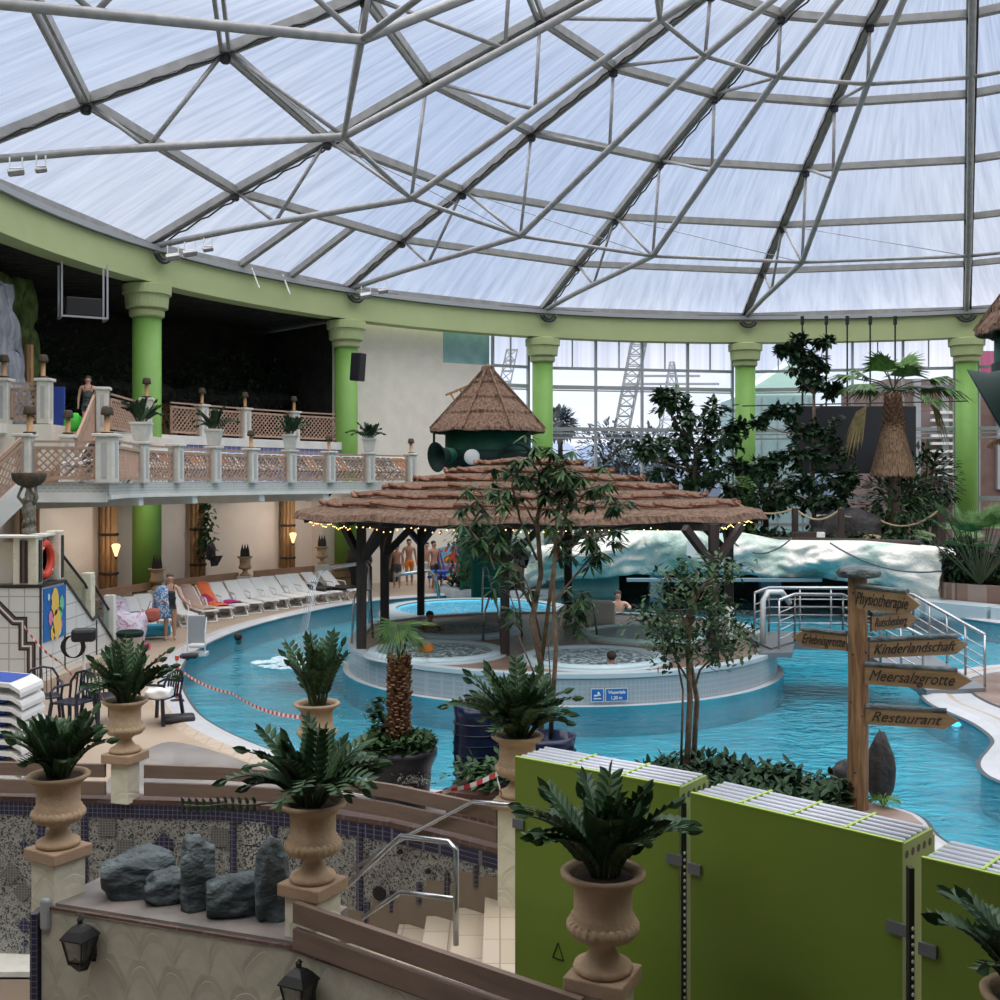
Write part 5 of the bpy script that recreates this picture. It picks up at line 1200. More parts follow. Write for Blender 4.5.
def zz_plant_mesh(rnd, nst, L0, leaf, lw, mbf, mbs, base_r=.12, lean=.9, z=0.0, c=(0,0), up=1.0, nl=11, front=None):
    "arching stems carrying pairs of glossy leaflets"
    for s in range(nst):
        a = 2*PI*s/nst+rnd.uniform(-.35,.35); ln = lean*(.25+.85*rnd.random()); L = L0*(.7+.5*rnd.random())
        p = Vector((c[0]+base_r*rnd.random()*math.cos(a), c[1]+base_r*rnd.random()*math.sin(a), z)); d = Vector((math.cos(a)*ln*.5, math.sin(a)*ln*.5, up)).normalized(); pts = [p.copy()]
        n = nl; step = L/n; side = Vector((-math.sin(a), math.cos(a), 0))
        side = (Matrix.Rotation(rnd.uniform(-.6,.6), 3, d) @ side)
        for k in range(n):
            d = (d+Vector((math.cos(a)*.055*ln, math.sin(a)*.055*ln, -.05*ln-(.09*ln if k > n*.5 else 0)))).normalized(); p = p+d*step; pts.append(p.copy())
            if k > 1:
                sz = leaf*(1.0-.45*abs(k/n-.55))
                for sg in (-1, 1): mbf.leaf(p, side*sg*.9+d*.75+Vector((0,0,.12)), d.cross(side)*sg, sz, lw*sz/leaf)
        mbf.leaf(p, d, side, leaf, lw); mbs.tube(pts, .008, 5, True, [.013*(1-.6*k/n) for k in range(n+1)])
def pot_square(p, label, group, seed):
    e = empty('potted_plant', p, 0, label, 'potted plant', group)
    MB().lathe([(.20, 0), (.22, .05), (.30, .42), (.34, .42), (.34, .48), (.27, .48), (.27, .44), (.01, .43)], 4, axis=Matrix.Rotation(PI/4, 3, 'Z')).build('pot', 'pier', e)
    rnd = random.Random(seed); f, s = MB(), MB(); zz_plant_mesh(rnd, 16, .55, .16, .07, f, s, .15, 1.2, .44); f.build('foliage', 'leafD', e); s.build('stem', 'stem', e)
pxs = [411, 369, 329, 290, 251, 214, 176, 141]
pts = [on_ring(px, RB-.02) for px in pxs]
ordn = ['rightmost', 'second from the right', 'third from the right', 'fourth from the right', 'fifth from the right', 'sixth from the right', 'seventh from the right', 'eighth from the right']
for k, p in enumerate(pts):
    az = ang_of(p); pier((p.x, p.y, 3.97), az, 1.0, 'white stone pier of the long balcony rail, '+ordn[k], 'piers of the balcony rail')
    if k: 
        q = pts[k-1]; d = (q-p).normalized()*.2; balustrade((p.x+d.x, p.y+d.y, 3.97), (q.x-d.x, q.y-d.y, 3.97), .92, 'brown lattice panel of the long balcony rail, '+ordn[k-1], 'lattice panels of the balcony rail')
for k, wd in ((0, 'at the right end of the balcony rail'), (2, 'above the log post with the wall lamp, on the balcony rail'), (4, 'midway along the balcony rail')):
    terrace_lamp((pts[k].x, pts[k].y, 5.04), 'small shaded bollard lamp '+wd, 'bollard lamps on the balcony rail')
for k, wd in ((1, 'beside the right green column'), (3, 'fourth pier from the right'), (5, 'sixth pier from the right'), (7, 'beside the left green column')):
    pot_square((pts[k].x, pts[k].y, 5.05), 'leafy plant in square white pot on the balcony, '+wd, 'potted plants on the balcony rail', 30+k)
# left return of the balcony: big pier and wide lattice
pA = Vector((-8.70, 24.45, 3.97)); pB = Vector((-10.45, 24.3, 3.97))
o = pier(pA, 0, 1.02, 'wide white corner pier with dark inlays at the left end of the balcony', 'piers of the balcony rail'); o.scale = (1.25, 1.25, 1.03)
o = pier(pB, 0, 1.02, 'white pier at the head of the lattice stair at the left edge', 'piers of the balcony rail'); o.scale = (1.0, 1.0, 1.03)
d_ = (pts[-1]-pA); balustrade(pA+Vector((.08, .22, 0)), Vector((pts[-1].x, pts[-1].y-.2, 3.97)), .92, 'brown lattice panel running back from the corner pier', 'lattice panels of the balcony rail')
balustrade(pB+Vector((.2,0,0)), pA-Vector((.25,0,0)), .88, 'wide brown lattice panel between the two left piers of the balcony', 'lattice panels of the balcony rail')
terrace_lamp(pA+Vector((0,0,1.1)), 'small shaded bollard lamp on the wide corner pier', 'bollard lamps on the balcony rail', 1.15)
terrace_lamp(pB+Vector((0.1,0,1.1)), 'small shaded bollard lamp on the pier at the stair head', 'bollard lamps on the balcony rail', 1.15)
# stair going down towards us at the left edge
st = empty('lattice_stair', pB, 0, 'staircase with brown lattice rail dropping out of the picture at the left edge', 'staircase')
e1 = Vector((-1.3, -4.2, -2.9))
lattice(st, (0, -.2, 0), e1, .95); MB().bar((0, -.2, .99), e1+Vector((0,0,.99)), .07, .06).build('top_rail', 'lattice', st)
MB().bar(Vector((0, -.1, -.12)), e1+Vector((0,0,-.12)), .14, .5).build('stringer', 'white', st)
mb = MB()
for k in range(16): q = e1*((k+.5)/16); mb.box(q+Vector((-.75, 0, -.05)), (1.4, .28, .06))
mb.build('step', 'soffit', st)
# upper terrace rail right of the green column
UZ = 5.5
upx = [(341, 23.8), (294, 23.8), (245, 23.8), (202, 23.8), (166, 23.8)]
up_ = [on_ring(px, r) for px, r in upx]
for k, p in enumerate(up_):
    if k: 
        q = up_[k-1]; d = (q-p).normalized()*.2; balustrade((p.x+d.x, p.y+d.y, UZ), (q.x-d.x, q.y-d.y, UZ), 1.02, 'brown lattice panel of the upper terrace rail, '+ordn[k-1], 'lattice panels of the upper terrace')
    if 0 < k < 4:
        pier((p.x, p.y, UZ), ang_of(p), 1.02, 'white pier of the upper terrace rail, '+ordn[k-1], 'piers of the upper terrace rail')
        terrace_lamp((p.x, p.y, UZ+1.1), 'small shaded bollard lamp on the upper terrace rail, '+ordn[k-1], 'bollard lamps on the upper terrace')
# upper terrace left of the column: stair up and piers
def up_pt(px, z, py): 
    Z = (EYE-z)*F/(py-HOR); return Vector(((px-500)*Z/F, Z, z))
u1 = P(150, 438, 33.2); u2 = P(103, 431, 30.0); 
u1.z = u2.z = 5.35
p0 = Vector((u2.x, u2.y, 5.35)); p1_ = Vector((u1.x, u1.y, 5.35))
struct(MB().prism([(p0.x-.3, p0.y-.2), (p1_.x+.2, p1_.y-.2), (p1_.x+.1, p1_.y+3), (p0.x-.3, p0.y+5)], 3.96, 5.36).build('wall_landing', 'cream'))
pier(p0, .2, 1.15, 'white pier at the top of the lattice stair below the grotto', 'piers of the upper terrace rail')
pier(p1_-Vector((.1,0,0)), .2, 1.1, 'white pier just left of the green column below the grotto', 'piers of the upper terrace rail')
balustrade(p0+Vector((.2,0,0)), p1_-Vector((.3,0,0)), 1.0, 'brown lattice panel between the stair top and the green column', 'lattice panels of the upper terrace')
terrace_lamp(p1_+Vector((-.1,0,1.2)), 'small shaded bollard lamp beside the green column below the grotto', 'bollard lamps on the upper terrace', 1.1)
q0 = P(68, 466, 27.5); q0.z = 4.0
stp = empty('upper_stair', q0, 0, 'short stair with brown lattice rail climbing to the grotto terrace', 'staircase')
dd = p0-q0; lattice(stp, (.2, 0, .0), dd+Vector((-.2, 0, -.0)), 1.05); MB().bar(Vector((.2,0,1.08)), dd+Vector((-.2,0,1.08)), .07, .06).build('top_rail', 'lattice', stp)
mb = MB()
for k in range(8): q = dd*((k+.5)/8); mb.box(q+Vector((-.7, .5, -.05)), (1.3, .4, .16))
mb.build('step', 'plank_warm', stp); MB().bar((0,0,-.1), dd+Vector((0,0,-.1)), .15, .35).build('stringer', 'plank_warm', stp)
pier(q0, .2, 1.1, 'white pier at the foot of the short stair to the grotto terrace', 'piers of the upper terrace rail')
terrace_lamp(q0+Vector((0,0,1.2)), 'bollard lamp on the pier at the foot of the short grotto stair', 'bollard lamps on the upper terrace', 1.1)
q1 = P(4, 420, 28.5); q1.z = 5.5; q2 = P(45, 421, 28.5); q2.z = 5.5
struct(MB().prism([(q1.x-3, q1.y-.2), (q2.x+.25, q2.y-.2), (q2.x+.25, q2.y+4.0), (q1.x-3, q1.y+4.0)], 3.96, 5.48).build('wall_terrace_left', 'cream'))
pier(q1, 0, 1.1, 'white pier at the far left edge below the rock cascade', 'piers of the upper terrace rail'); pier(q2, 0, 1.1, 'white pier in front of the bamboo post at the grotto mouth', 'piers of the upper terrace rail')
balustrade(q1+Vector((.2,0,0)), q2-Vector((.2,0,0)), 1.0, 'brown lattice panel below the rock cascade at the left edge', 'lattice panels of the upper terrace')
terrace_lamp(q1+Vector((0,0,1.2)), 'bollard lamp at the far left edge below the rock cascade', 'bollard lamps on the upper terrace', 1.1)
terrace_lamp(q2+Vector((-.05,0,1.2)), 'bollard lamp in front of the bamboo post at the grotto mouth', 'bollard lamps on the upper terrace', 1.1)
tag(rock('green_towel_heap', P(73, 424, 29.5)-Vector((0,0,.2)), (.4, .3, .5), 'leafC', 'bright green towel over a chair on the grotto terrace', 5), cat='towel'); bpy.data.objects['green_towel_heap'].data.materials[0] = mat('neon_green_cloth', (.06, .55, .05), .8)
tag(MB().box(P(58, 413, 29.5), (.35, .1, 1.4)).build('blue_mat', 'blue_cloth'), 'dark blue mat standing upright on the grotto terrace', 'mat')
# deck chairs on the balcony: simple tubular frames
M['dull_orange'] = mat('dull_orange_cloth', (.40, .15, .05), .8)
def deck_chair(p, rz, label, cloth, first=[None]):
    key = str(cloth)
    if first[0] is None: first[0] = {}
    if key not in first[0]:
        e = empty('deck_chair', (0,0,0)); tag(e, 'x', 'deck chair'); fr = MB()
        for s in (-.28, .28):
            fr.tube([(-.45, s, .05), (.0, s, .35), (.5, s, .95)], .022, 6); fr.tube([(.45, s, 0), (.0, s, .38), (-.4, s, .42)], .022, 6); fr.tube([(-.5, s, .42), (.25, s, .62)], .02, 5)
        fr.tube([(.5, -.28, .95), (.5, .28, .95)], .022, 6); fr.tube([(-.45, -.28, .05), (-.45, .28, .05)], .022, 6)
        fr.build('frame', 'white_pl', e)
        MB().add([(-.4,-.26,.42),(-.4,.26,.42),(0,.26,.37),(0,-.26,.37),(.5,.26,.95),(.5,-.26,.95)], [(0,1,2,3),(3,2,4,5)]).build('seat_cloth', cloth, e); first[0][key] = e; o = e
    else: o = copy_tree(first[0][key])
    place(o, p, rz, label, 'deck chairs on the balcony'); return o
k = 0
for j in range(30):
    a = aB1-.0-(aB1-ang_of(on_ring(160, RB)))*j/29*1.0; p = ring_pt(a, RB+.9, 3.96)
    col = 'steel_dark' if j % 3 else M['dull_orange']
    deck_chair(p, a+.2*math.sin(j*2.3), 'metal framed deck chair with dark cloth behind the balcony lattice' if j % 3 else 'metal framed deck chair with orange towel behind the balcony lattice', col)
for px, wd in ((83, 'left of the wide corner pier'), (97, 'right behind the wide lattice panel')):
    p = P(px, 478, 25.2); p.z = 3.96; deck_chair(p, 1.2, 'metal framed deck chair with dark cloth standing '+wd, 'steel_dark')
# carved statue carrying a bowl under the stair head
sp_ = P(29, 482, 23.0); e = empty('carved_statue', (sp_.x, 23.0, 2.90), 0, 'weathered carved figure holding a bowl on top of the cream pier', 'statue')
mb = MB(); mb.lathe([(.24, 0), (.22, .1), (.13, .16), (.17, .35), (.22, .5), (.15, .68), (.12, .74), (.13, .82), (.08, .92), (.07, .98)], 14); 
for k in range(30): a = k*.7; mb.ball((.16*math.cos(a), .16*math.sin(a), .1+k*.025), .07, 6, 4)
mb.tube([(.14, 0, .62), (.3, -.1, .75), (.2, 0, 1.0)], .05, 6); mb.tube([(-.14, 0, .62), (-.3, -.1, .78), (-.2, 0, 1.0)], .05, 6); mb.build('figure', mat('grey_carving', (.16, .15, .12), .9, (.28, .26, .21), 12, bump=1, bscale=20), e, True)
MB().lathe([(.1, .96), (.35, 1.02), (.5, 1.12), (.55, 1.25), (.5, 1.27), (.4, 1.15), (.01, 1.1)], 20, sx=1.0, sy=.8).build('bowl', 'bark_d', e, True); e.scale = (.66, .66, 1.02)

# ------------------------------------------------------------ lower left: logs, bench, urns, loungers
LZ = 3.6
for px, wd in ((109, 'leftmost log column under the balcony, with a wall lamp'), (198, 'log column wrapped with a climbing plant under the balcony'), (288, 'log column with a wall lamp beside the pavilion eave'), (30, 'log column behind the carved statue at the left edge')):
    p = on_ring(px, 24.5); e = empty('log_column', (p.x, p.y, 0), 0, wd, 'log column', 'log columns under the balcony'); rnd = random.Random(px)
    lg = MB()
    for k in range(9): a = 2*PI*k/9; lg.tube([(.19*math.cos(a), .19*math.sin(a), 0), (.19*math.cos(a)+rnd.uniform(-.01,.01), .19*math.sin(a), 3.7)], .075, 7)
    lg.tube([(0,0,0), (0,0,3.7)], .19, 8); lg.build('trunk', 'log', e, True)
    rr = MB()
    for z in (1.15, 2.35): rr.lathe([(.275, z), (.295, z+.04), (.275, z+.08)], 16)
    rr.build('rope_band', 'dark_wood', e)
for px, py, Z, wd in ((116, 549, 33.3, 'on the leftmost log column'), (293, 537, 40.3, 'on the log column beside the pavilion eave')):
    p = P(px, py, Z); e = empty('wall_lamp', p, 0, 'glowing torch shaped wall lamp '+wd, 'wall lamp', 'torch lamps on the log columns')
    MB().lathe([(.03, -.22), (.13, .1), (.11, .14), (.05, .16)], 14).build('lamp_shade', emit('lit_torch_glass', (1.0, .55, .22), 2.2), e, True)
    MB().lathe([(.02, -.3), (.05, -.22)], 10).build('holder', 'iron', e)
    li = bpy.data.lights.new('torch_light', 'POINT'); li.energy = 14; li.color = (1, .78, .55); li.shadow_soft_size = .12; lo = bpy.data.objects.new('torch_light', li); COL.objects.link(lo); lo.location = p+Vector((.25, -.8, .3))
p = on_ring(206, 24.1); 
creeper(Vector((p.x, p.y, 3.4)), 260, 2.0, 'ivy garland winding down the middle log column', 'leafA', .13, 91)['group'] = 'creepers under the balcony'
e = empty('bronze_figure', P(211, 560, 36.6), 0, 'dark bird like figure clinging to the middle log column', 'figurine'); rock('body', (0,0,0), (.55, .4, .9), 'basalt', None, 8).parent = e; MB().add([(-.1,0,.2),(.75,-.1,.25),(.4,0,-.3),(.0,0,-.35)], [(0,1,2,3)]).build('wing', 'basalt', e); e.scale = (.55, .55, .62)
for px, wd in ((128, 'nearest the left end'), (165, 'above the woman with the robe'), (235, 'left of the third log column'), (306, 'near the pavilion eave'), (330, 'beside the speaker column')):
    p = on_ring(px, 22.2); inw = ring_pt(ang_of(p), 24.9)-ring_pt(ang_of(p), 21.6)
    e = empty('soffit_spotlight', (p.x, p.y, 3.70), ang_of(p), 'small black spotlight under the balcony, '+wd, 'spotlight', 'spotlights under the balcony')
    MB().tube([(0,0,0),(0,0,-.10)], .02, 6).build('stem', 'iron', e); MB().tube([(-.05,0,-.10),(.12,0,-.20)], .06, 10).build('head', 'iron', e); MB().ball((.13,0,-.205), .045, 8, 5).build('bulb', emit('spot_bulb', (1, .9, .78), 3), e)
    li = bpy.data.lights.new('soffit_lamp', 'AREA'); li.energy = 8; li.color = (1, .93, .86); li.size = .3; li.spread = 2.6; lo = bpy.data.objects.new('soffit_lamp', li); COL.objects.link(lo); lo.location = (p.x+inw.x*.07, p.y+inw.y*.07, 3.42)
    lo.rotation_euler = Vector((inw.x, inw.y, -2.2)).to_track_quat('-Z', 'Y').to_euler()
# low wall and bench planks
a_s, a_e = ra(100, 23.0), aC1-.02
for i, (px0, px1, wd) in enumerate(((90, 150, 'left end'), (166, 238, 'between the two left urns'), (254, 314, 'between the two right urns'), (332, 352, 'beside the speaker column'))):
    a0_, a1_ = ra(px0, 22.9), ra(px1, 22.9); e = empty('slatted_rail', ring_pt(a0_, 22.9), 0, 'brown two plank rail behind the loungers, '+wd, 'rail', 'plank rails behind the loungers'); o0 = ring_pt(a0_, 22.9)
    for z in (.30, .58, .86):
        mb = MB(); A = arc_pts(a0_, a1_, 22.9, 0, 6)
        for a, b in zip(A, A[1:]): mb.bar(a-o0+Vector((0,0,z)), b-o0+Vector((0,0,z)), .06, .22)
        mb.build('plank', 'plank_warm', e)
def urn_profile(s=1.0):
    return [(.19, 0), (.21, .03), (.20, .06), (.13, .10), (.085, .17), (.085, .20), (.13, .24), (.22, .27), (.255, .33), (.25, .37), (.215, .39), (.225, .42), (.205, .44), (.205, .62), (.22, .66), (.27, .70), (.295, .72), (.30, .745), (.285, .76), (.25, .75), (.22, .72), (.20, .60)]
for px, top, wd in ((157, 568, 'stone urn with dark folded cones, leftmost behind the loungers'), (245, 556, 'stone urn with dark folded cones behind the middle of the lounger row'), (322, 546, 'stone urn with dark folded cones near the speaker column'), (460, 545, 'stone urn with dark folded cones beside the colourful towel')):
    p = on_ring(px, 22.6) if px < 400 else P(px, 590, 42.5); zt = EYE-(top-HOR)*p.y/F; zb = max(.3, zt-.66)
    e = empty('stone_urn', (p.x, p.y, 0), 0, wd, 'urn', 'urns behind the loungers')
    bevel(MB().box((0,0,zb/2), (.45, .45, zb)).build('plinth', 'pier', e), .02)
    MB().lathe([(r*.86, zb+z*.86) for r, z in urn_profile()], 24).build('urn', 'terra', e, True)
    mb = MB()
    for k in range(3): mb.lathe([(.0, 0), (.075, .05), (.06, .25), (.0, .50)], 10, ((k-1)*.09, 0, zb+.58), sy=.5)
    mb.build('folded_cones', 'black', e)
# sun loungers
def make_lounger(name='sun_lounger', cm='white_pl'):
    e = empty(name, (0,0,0)); tag(e, 'x', 'sun lounger')
    mb = MB(); w = .225
    for s in (-w, w): mb.tube([(-.15, s, .34), (.35, s, .33), (.95, s, .33), (1.02, s, .30)], .028, 6)
    for s in (-w, w): mb.tube([(-.10, s, .34), (-.85, s, .86)], .028, 6)
    for x in (-.15, 1.0): mb.tube([(x, -w, .33), (x, w, .33)], .024, 6)
    mb.build('frame', cm, e, True)
    sl = MB(); sl.add([(-.12,-w,.37),(-.12,w,.37),(1.0,w,.36),(1.0,-w,.36),(-.12,-w,.34),(-.12,w,.34),(1.0,w,.33),(1.0,-w,.33)], [(0,3,2,1),(4,5,6,7),(0,1,5,4),(2,3,7,6),(1,2,6,5),(3,0,4,7)]); sl.build('seat', cm, e)
    bk = MB(); bk.add([(-.12,-w,.37),(-.12,w,.37),(-.86,w,.89),(-.86,-w,.89),(-.14,-w,.33),(-.14,w,.33),(-.88,w,.85),(-.88,-w,.85)], [(0,1,2,3),(4,7,6,5),(2,6,7,3),(0,4,5,1),(1,5,6,2),(0,3,7,4)]); bk.build('backrest', cm, e)
    for x0, x1 in ((-.05, -.35), (-.3, .05), (.65, .95), (.95, .65)):
        lg = MB()
        for s in (-w, w): lg.tube([(x0, s, .33), (x1, s, .02)], .022, 5)
        lg.tube([(x1, -w, .02), (x1, w, .02)], .022, 5); lg.build('leg', cm, e)
    ar = MB()
    for s in (-w-.03, w+.03): ar.tube([(-.45, s, .58), (.05, s, .56), (.15, s, .36)], .02, 5)
    ar.build('armrest', cm, e); return e
L0 = make_lounger()
lpx = [121, 137, 152, 178, 197, 213, 227, 242, 256, 268, 281, 294, 306, 320, 338]
names = ['first', 'second', 'third', 'fourth', 'fifth', 'sixth', 'seventh', 'eighth', 'ninth', 'tenth', 'eleventh', 'twelfth', 'thirteenth', 'fourteenth', 'last']
lo_pos = []
for k, px in enumerate(lpx):
    r = 20.9
    p = on_ring(px, r); a = -1.0+.03*math.sin(k*3.3)+.015*k; o = L0 if k == 0 else copy_tree(L0)
    place(o, (p.x, p.y, 0), a, 'white plastic sun lounger in the row by the wall, '+names[k]+' from the left', 'sun loungers along the wall'); lo_pos.append((Vector((p.x, p.y, 0)), a))
def drape(k, m, label, x0=-.85, x1=.3, w=.27, nm='towel', lift=.02):
    p, a = lo_pos[k]; mb = MB(); n = 10; rnd = random.Random(k)
    def z(x): return (.37 if x > -.12 else .37+(-.12-x)*.70)+lift
    for j in range(n+1):
        x = x0+(x1-x0)*j/n
        for s in (-1, -.5, 0, .5, 1): mb.v.append((x, s*w*(1+.06*rnd.random()), z(x)+.02*rnd.random()-(.12 if abs(s) == 1 else 0)))
    for j in range(n):
        for s in range(4): q = j*5+s; mb.f.append((q, q+1, q+6, q+5))
    o = mb.build(nm, m, None, True); o.location = p; o.rotation_euler = (0,0,a); sm = o.modifiers.new('thickness', 'SOLIDIFY'); sm.thickness = .02
    return tag(o, label, 'towel')
drape(0, towel_mat('lilac_towel', [(.60,.58,.66),(.46,.24,.36),(.62,.60,.68),(.55,.50,.62)], 4), 'lilac and magenta patterned towel heaped on the leftmost lounger', -.9, 1.0, .32, lift=.05)
drape(1, mat('teal_towel', (.02,.24,.32), .9), 'teal towel on the second lounger behind the woman', -.3, .9, .26)
drape(4, mat('beige_towel', (.50,.34,.24), .9, (.42,.30,.3), 3), 'beige towel on the lounger right of the woman', -.9, .9, .25)
drape(5, towel_mat('orange_magenta_towel', [(.42,.02,.12),(.75,.17,.05),(.72,.16,.06)], 1.6), 'orange and magenta towel on the lounger next to the beige one', -.9, .8, .26)
drape(6, mat('magenta_cloth', (.40,.02,.16), .9), 'magenta cloth trailing on the foot of the next lounger', .0, .6, .3)
drape(13, 'black', 'dark clothes heaped on the second to last lounger', -.3, .7, .32, 'clothes', .08)
drape(14, 'black', 'dark clothes on the last lounger near the dark post', .1, .8, .3, 'clothes', .06)
p = G(150, 640); tag(bevel(MB().box((p.x, p.y+.2, .22), (.9, .4, .3), rz=.3).build('beach_bag', mat('turquoise_bag', (.03,.32,.48), .7)), .08), 'turquoise beach bag in front of the woman', 'bag')
p = G(122, 646); rock('towel_heap', (p.x, p.y+.2, 0), (1.0, .8, .8), 'white_pl', 'white and pink towel heap beside the bin', 21, amp=.5).data.materials[0] = bpy.data.materials['lilac_towel']; bpy.data.objects['towel_heap']['category'] = 'towels'
p = G(143, 650); tag(MB().box((p.x, p.y, .08), (.3, .2, .14)).build('pink_slipper', mat('pink_rubber', (.6,.05,.2), .5)), 'small pink slippers on the deck beside the bin', 'slippers')
# bin
p = G(130, 657); e = empty('waste_bin', p, 0, 'white waste bin with dark green liner on the deck', 'bin'); MB().lathe([(.20, 0), (.27, .5), (.28, .5)], 20).build('body', 'white_pl', e, True); MB().lathe([(.29, .47), (.31, .56), (.27, .60), (.24, .5)], 18).build('liner', 'horn_dark', e, True)
# lifeguard lift with tape
p = G(196, 655); e = empty('pool_lift', p, .1, 'grey seat of the pool lift wrapped with barrier tape at the pool edge', 'pool lift')
bevel(MB().box((0,.1,.75), (.75, .08, .85)).build('backrest', 'gutter', e), .05); bevel(MB().box((.1,-.15,.30), (.65, .5, .10)).build('seat', 'white_pl', e), .03); MB().box((.1,-.1,.05), (.8, .6, .1)).tube([(-.3,-.3,0),(-.3,-.3,1.25)], .03, 6).tube([(.42,-.3,0),(.42,-.25,.7),(.42,.1,1.1)], .03, 6).build('frame', 'white_pl', e)
bevel(MB().box((-.15,-.7,.06), (.7, .45, .12)).build('foot_plate', 'black', e), .04); e.scale = (.55, .6, .78)
# ------------------------------------------------------------ white tiled stair wall on the left
M['white_tile'] = tile_mat('white_wall_tile', (.66, .67, .65), (.38, .39, .40), (.30, .30), .012, .25, axes='xz', bump=.2)
M['white_tile_y'] = tile_mat('white_wall_tile_side', (.66, .67, .65), (.38, .39, .40), (.60, .30), .012, .25, axes='yz', bump=.2)
M['black_tile'] = mat('black_tile_stripe', (.03, .025, .025), .3)
M['brown_tile'] = mat('brown_tile_stripe', (.12, .08, .07), .3)
TX = -8.83
tw = empty('tiled_stair_wall', (TX, 21.2, 0), 0, 'white tiled stair wall with a stepped black and brown stripe at the left edge', 'wall')
MB().prism([(-3.5, 0), (-.01, 0), (-.01, .28), (-3.5, .28)], .12, 1.96).build('front_face', 'white_tile', tw)
side = MB(); prof = [(0, 1.98), (1.2, 1.98), (2.7, .99), (3.0, 1.04), (4.1, .27), (4.1, 0.0), (0, 0.0)]; n = len(prof)
prof[0] = (.02, 1.97); prof[-1] = (.02, 0)
side.add([(.0, y, z) for y, z in prof]+[(-.3, y, z) for y, z in prof], [tuple(range(n)), tuple(range(2*n-1, n-1, -1))]+[(i, i+n, (i+1) % n+n, (i+1) % n) for i in range(n)])
side.build('side_face', 'white_tile_y', tw)
ln = MB()
for (y0, z0), (y1, z1) in zip(prof[:5], prof[1:5]): ln.bar((-.14, y0, z0+.02), (-.14, y1, z1+.02), .34, .045)
ln.bar((-3.5, .15, 2.0), (0, .15, 2.0), .36, .045); ln.box((.0, .02, 1.0), (.03, .05, 1.95)).box((.0, 1.2, 1.0), (.03, .05, 1.95)).box((.0, 2.95, .5), (.03, .05, .95)); ln.build('coping', 'black_tile', tw)
MB().box((.02, 2.4, .07), (.4, 5.2, .30)).box((-1.8, -.12, .07), (3.6, .3, .3)).build('tan_plinth', 'coping_beige', tw)
def strip_xz(pts, w_, y0, y1):
    mb = MB(); q = [Vector((x, z)) for x, z in pts]; nn = []
    for i in range(len(q)):
        d0 = (q[i]-q[i-1]).normalized() if i else (q[1]-q[0]).normalized(); d1 = (q[i+1]-q[i]).normalized() if i < len(q)-1 else d0
        a, b = Vector((-d0.y, d0.x)), Vector((-d1.y, d1.x)); m_ = (a+b).normalized(); nn.append(m_/max(.4, m_.dot(a)))
    n = len(q)
    for y in (y0, y1):
        for s in (-1, 1): mb.v += [((p+k*s*w_/2).x, y, (p+k*s*w_/2).y) for p, k in zip(q, nn)]
    for i in range(n-1): mb.f += [(i, i+1, n+i+1, n+i), (2*n+i, 3*n+i, 3*n+i+1, 2*n+i+1), (i, 2*n+i, 2*n+i+1, i+1), (n+i, n+i+1, 3*n+i+1, 3*n+i)]
    return mb
stp_ = [(-1.7, 2.5), (-.50, 1.33), (-.33, 1.33), (-.33, .85), (-.17, .85), (-.17, .1)]; stp_ = [(-1.15, 1.98)]+stp_[1:]
for nm, w_, m_, dy in (('black_stripe', .17, 'black_tile', -.010), ('brown_stripe', .10, 'brown_tile', -.018), ('pale_stripe', .03, 'white_pl', -.024)): strip_xz(stp_, w_, dy, .01).build(nm, m_, tw)
cp_ = empty('cream_tower', (TX, 21.2, 2.02), 0, 'cream block with vertical dark stripes on top of the tiled wall, holding the life ring', 'pier')
bevel(MB().box((-.30, .15, .46), (.46, .30, .92)).build('front_pier', 'scallop2', cp_), .02)
MB().box((-.31, -.01, .45), (.15, .03, .82)).box((-.06, .15, .45), (.03, .12, .82)).build('dark_inlay', 'black_tile', cp_); MB().box((-.31, -.02, .45), (.04, .03, .82)).build('brown_inlay', 'brown_tile', cp_)
bevel(MB().box((-.15, 1.08, .50), (.28, .24, 1.0)).build('rear_pier', 'scallop2', cp_), .02); MB().box((.0, 1.08, .48), (.03, .09, .85)).build('dark_inlay', 'black_tile', cp_)
MB().box((-.30, .62, .45), (.06, .75, .9)).box((-1.5, .4, .40), (1.9, .1, .8)).build('alcove_wall', 'cream', cp_); MB().box((-1.2, .2, .93), (2.3, .6, .04)).box((-.28, .75, .93), (.36, .9, .04)).build('cap', 'pier', cp_)
p = Vector((TX-.16, 21.78, 2.47)); tag(MB().lathe([(.25, -.05), (.31, -.075), (.38, -.05), (.41, 0), (.38, .05), (.31, .075), (.25, .05), (.23, 0), (.25, -.05)], 32, axis=Matrix.Rotation(PI/2, 3, 'Y')).build('life_ring', 'red', None, True, p), 'orange red life ring hanging in the cream alcove at the left', 'life ring')
lr = bpy.data.objects['life_ring']; mb = MB()
for a in (.8, 2.3, 4.0, 5.5): mb.add([(dy, r*math.cos(a+da), r*math.sin(a+da)) for r, dy in ((.23, 0), (.31, .082), (.41, .0)) for da in (-.07, .07)], [(0,1,3,2),(2,3,5,4)])
mb.build('white_band', 'white_pl', lr)
g_ = empty('glass_balustrade', (TX-.14, 22.4, 2.0), 0, 'greenish glass balustrade falling along the tiled stair wall', 'balustrade'); gm = MB()
gm.add([(0,0,0),(0,1.5,-1.0),(0,1.5,-.25),(0,0,.62)], [(0,1,2,3)]); gm.add([(0,1.8,-.95),(0,2.9,-1.7),(0,2.9,-.95),(0,1.8,-.2)], [(0,1,2,3)]); gm.build('pane', 'balus_glass', g_)
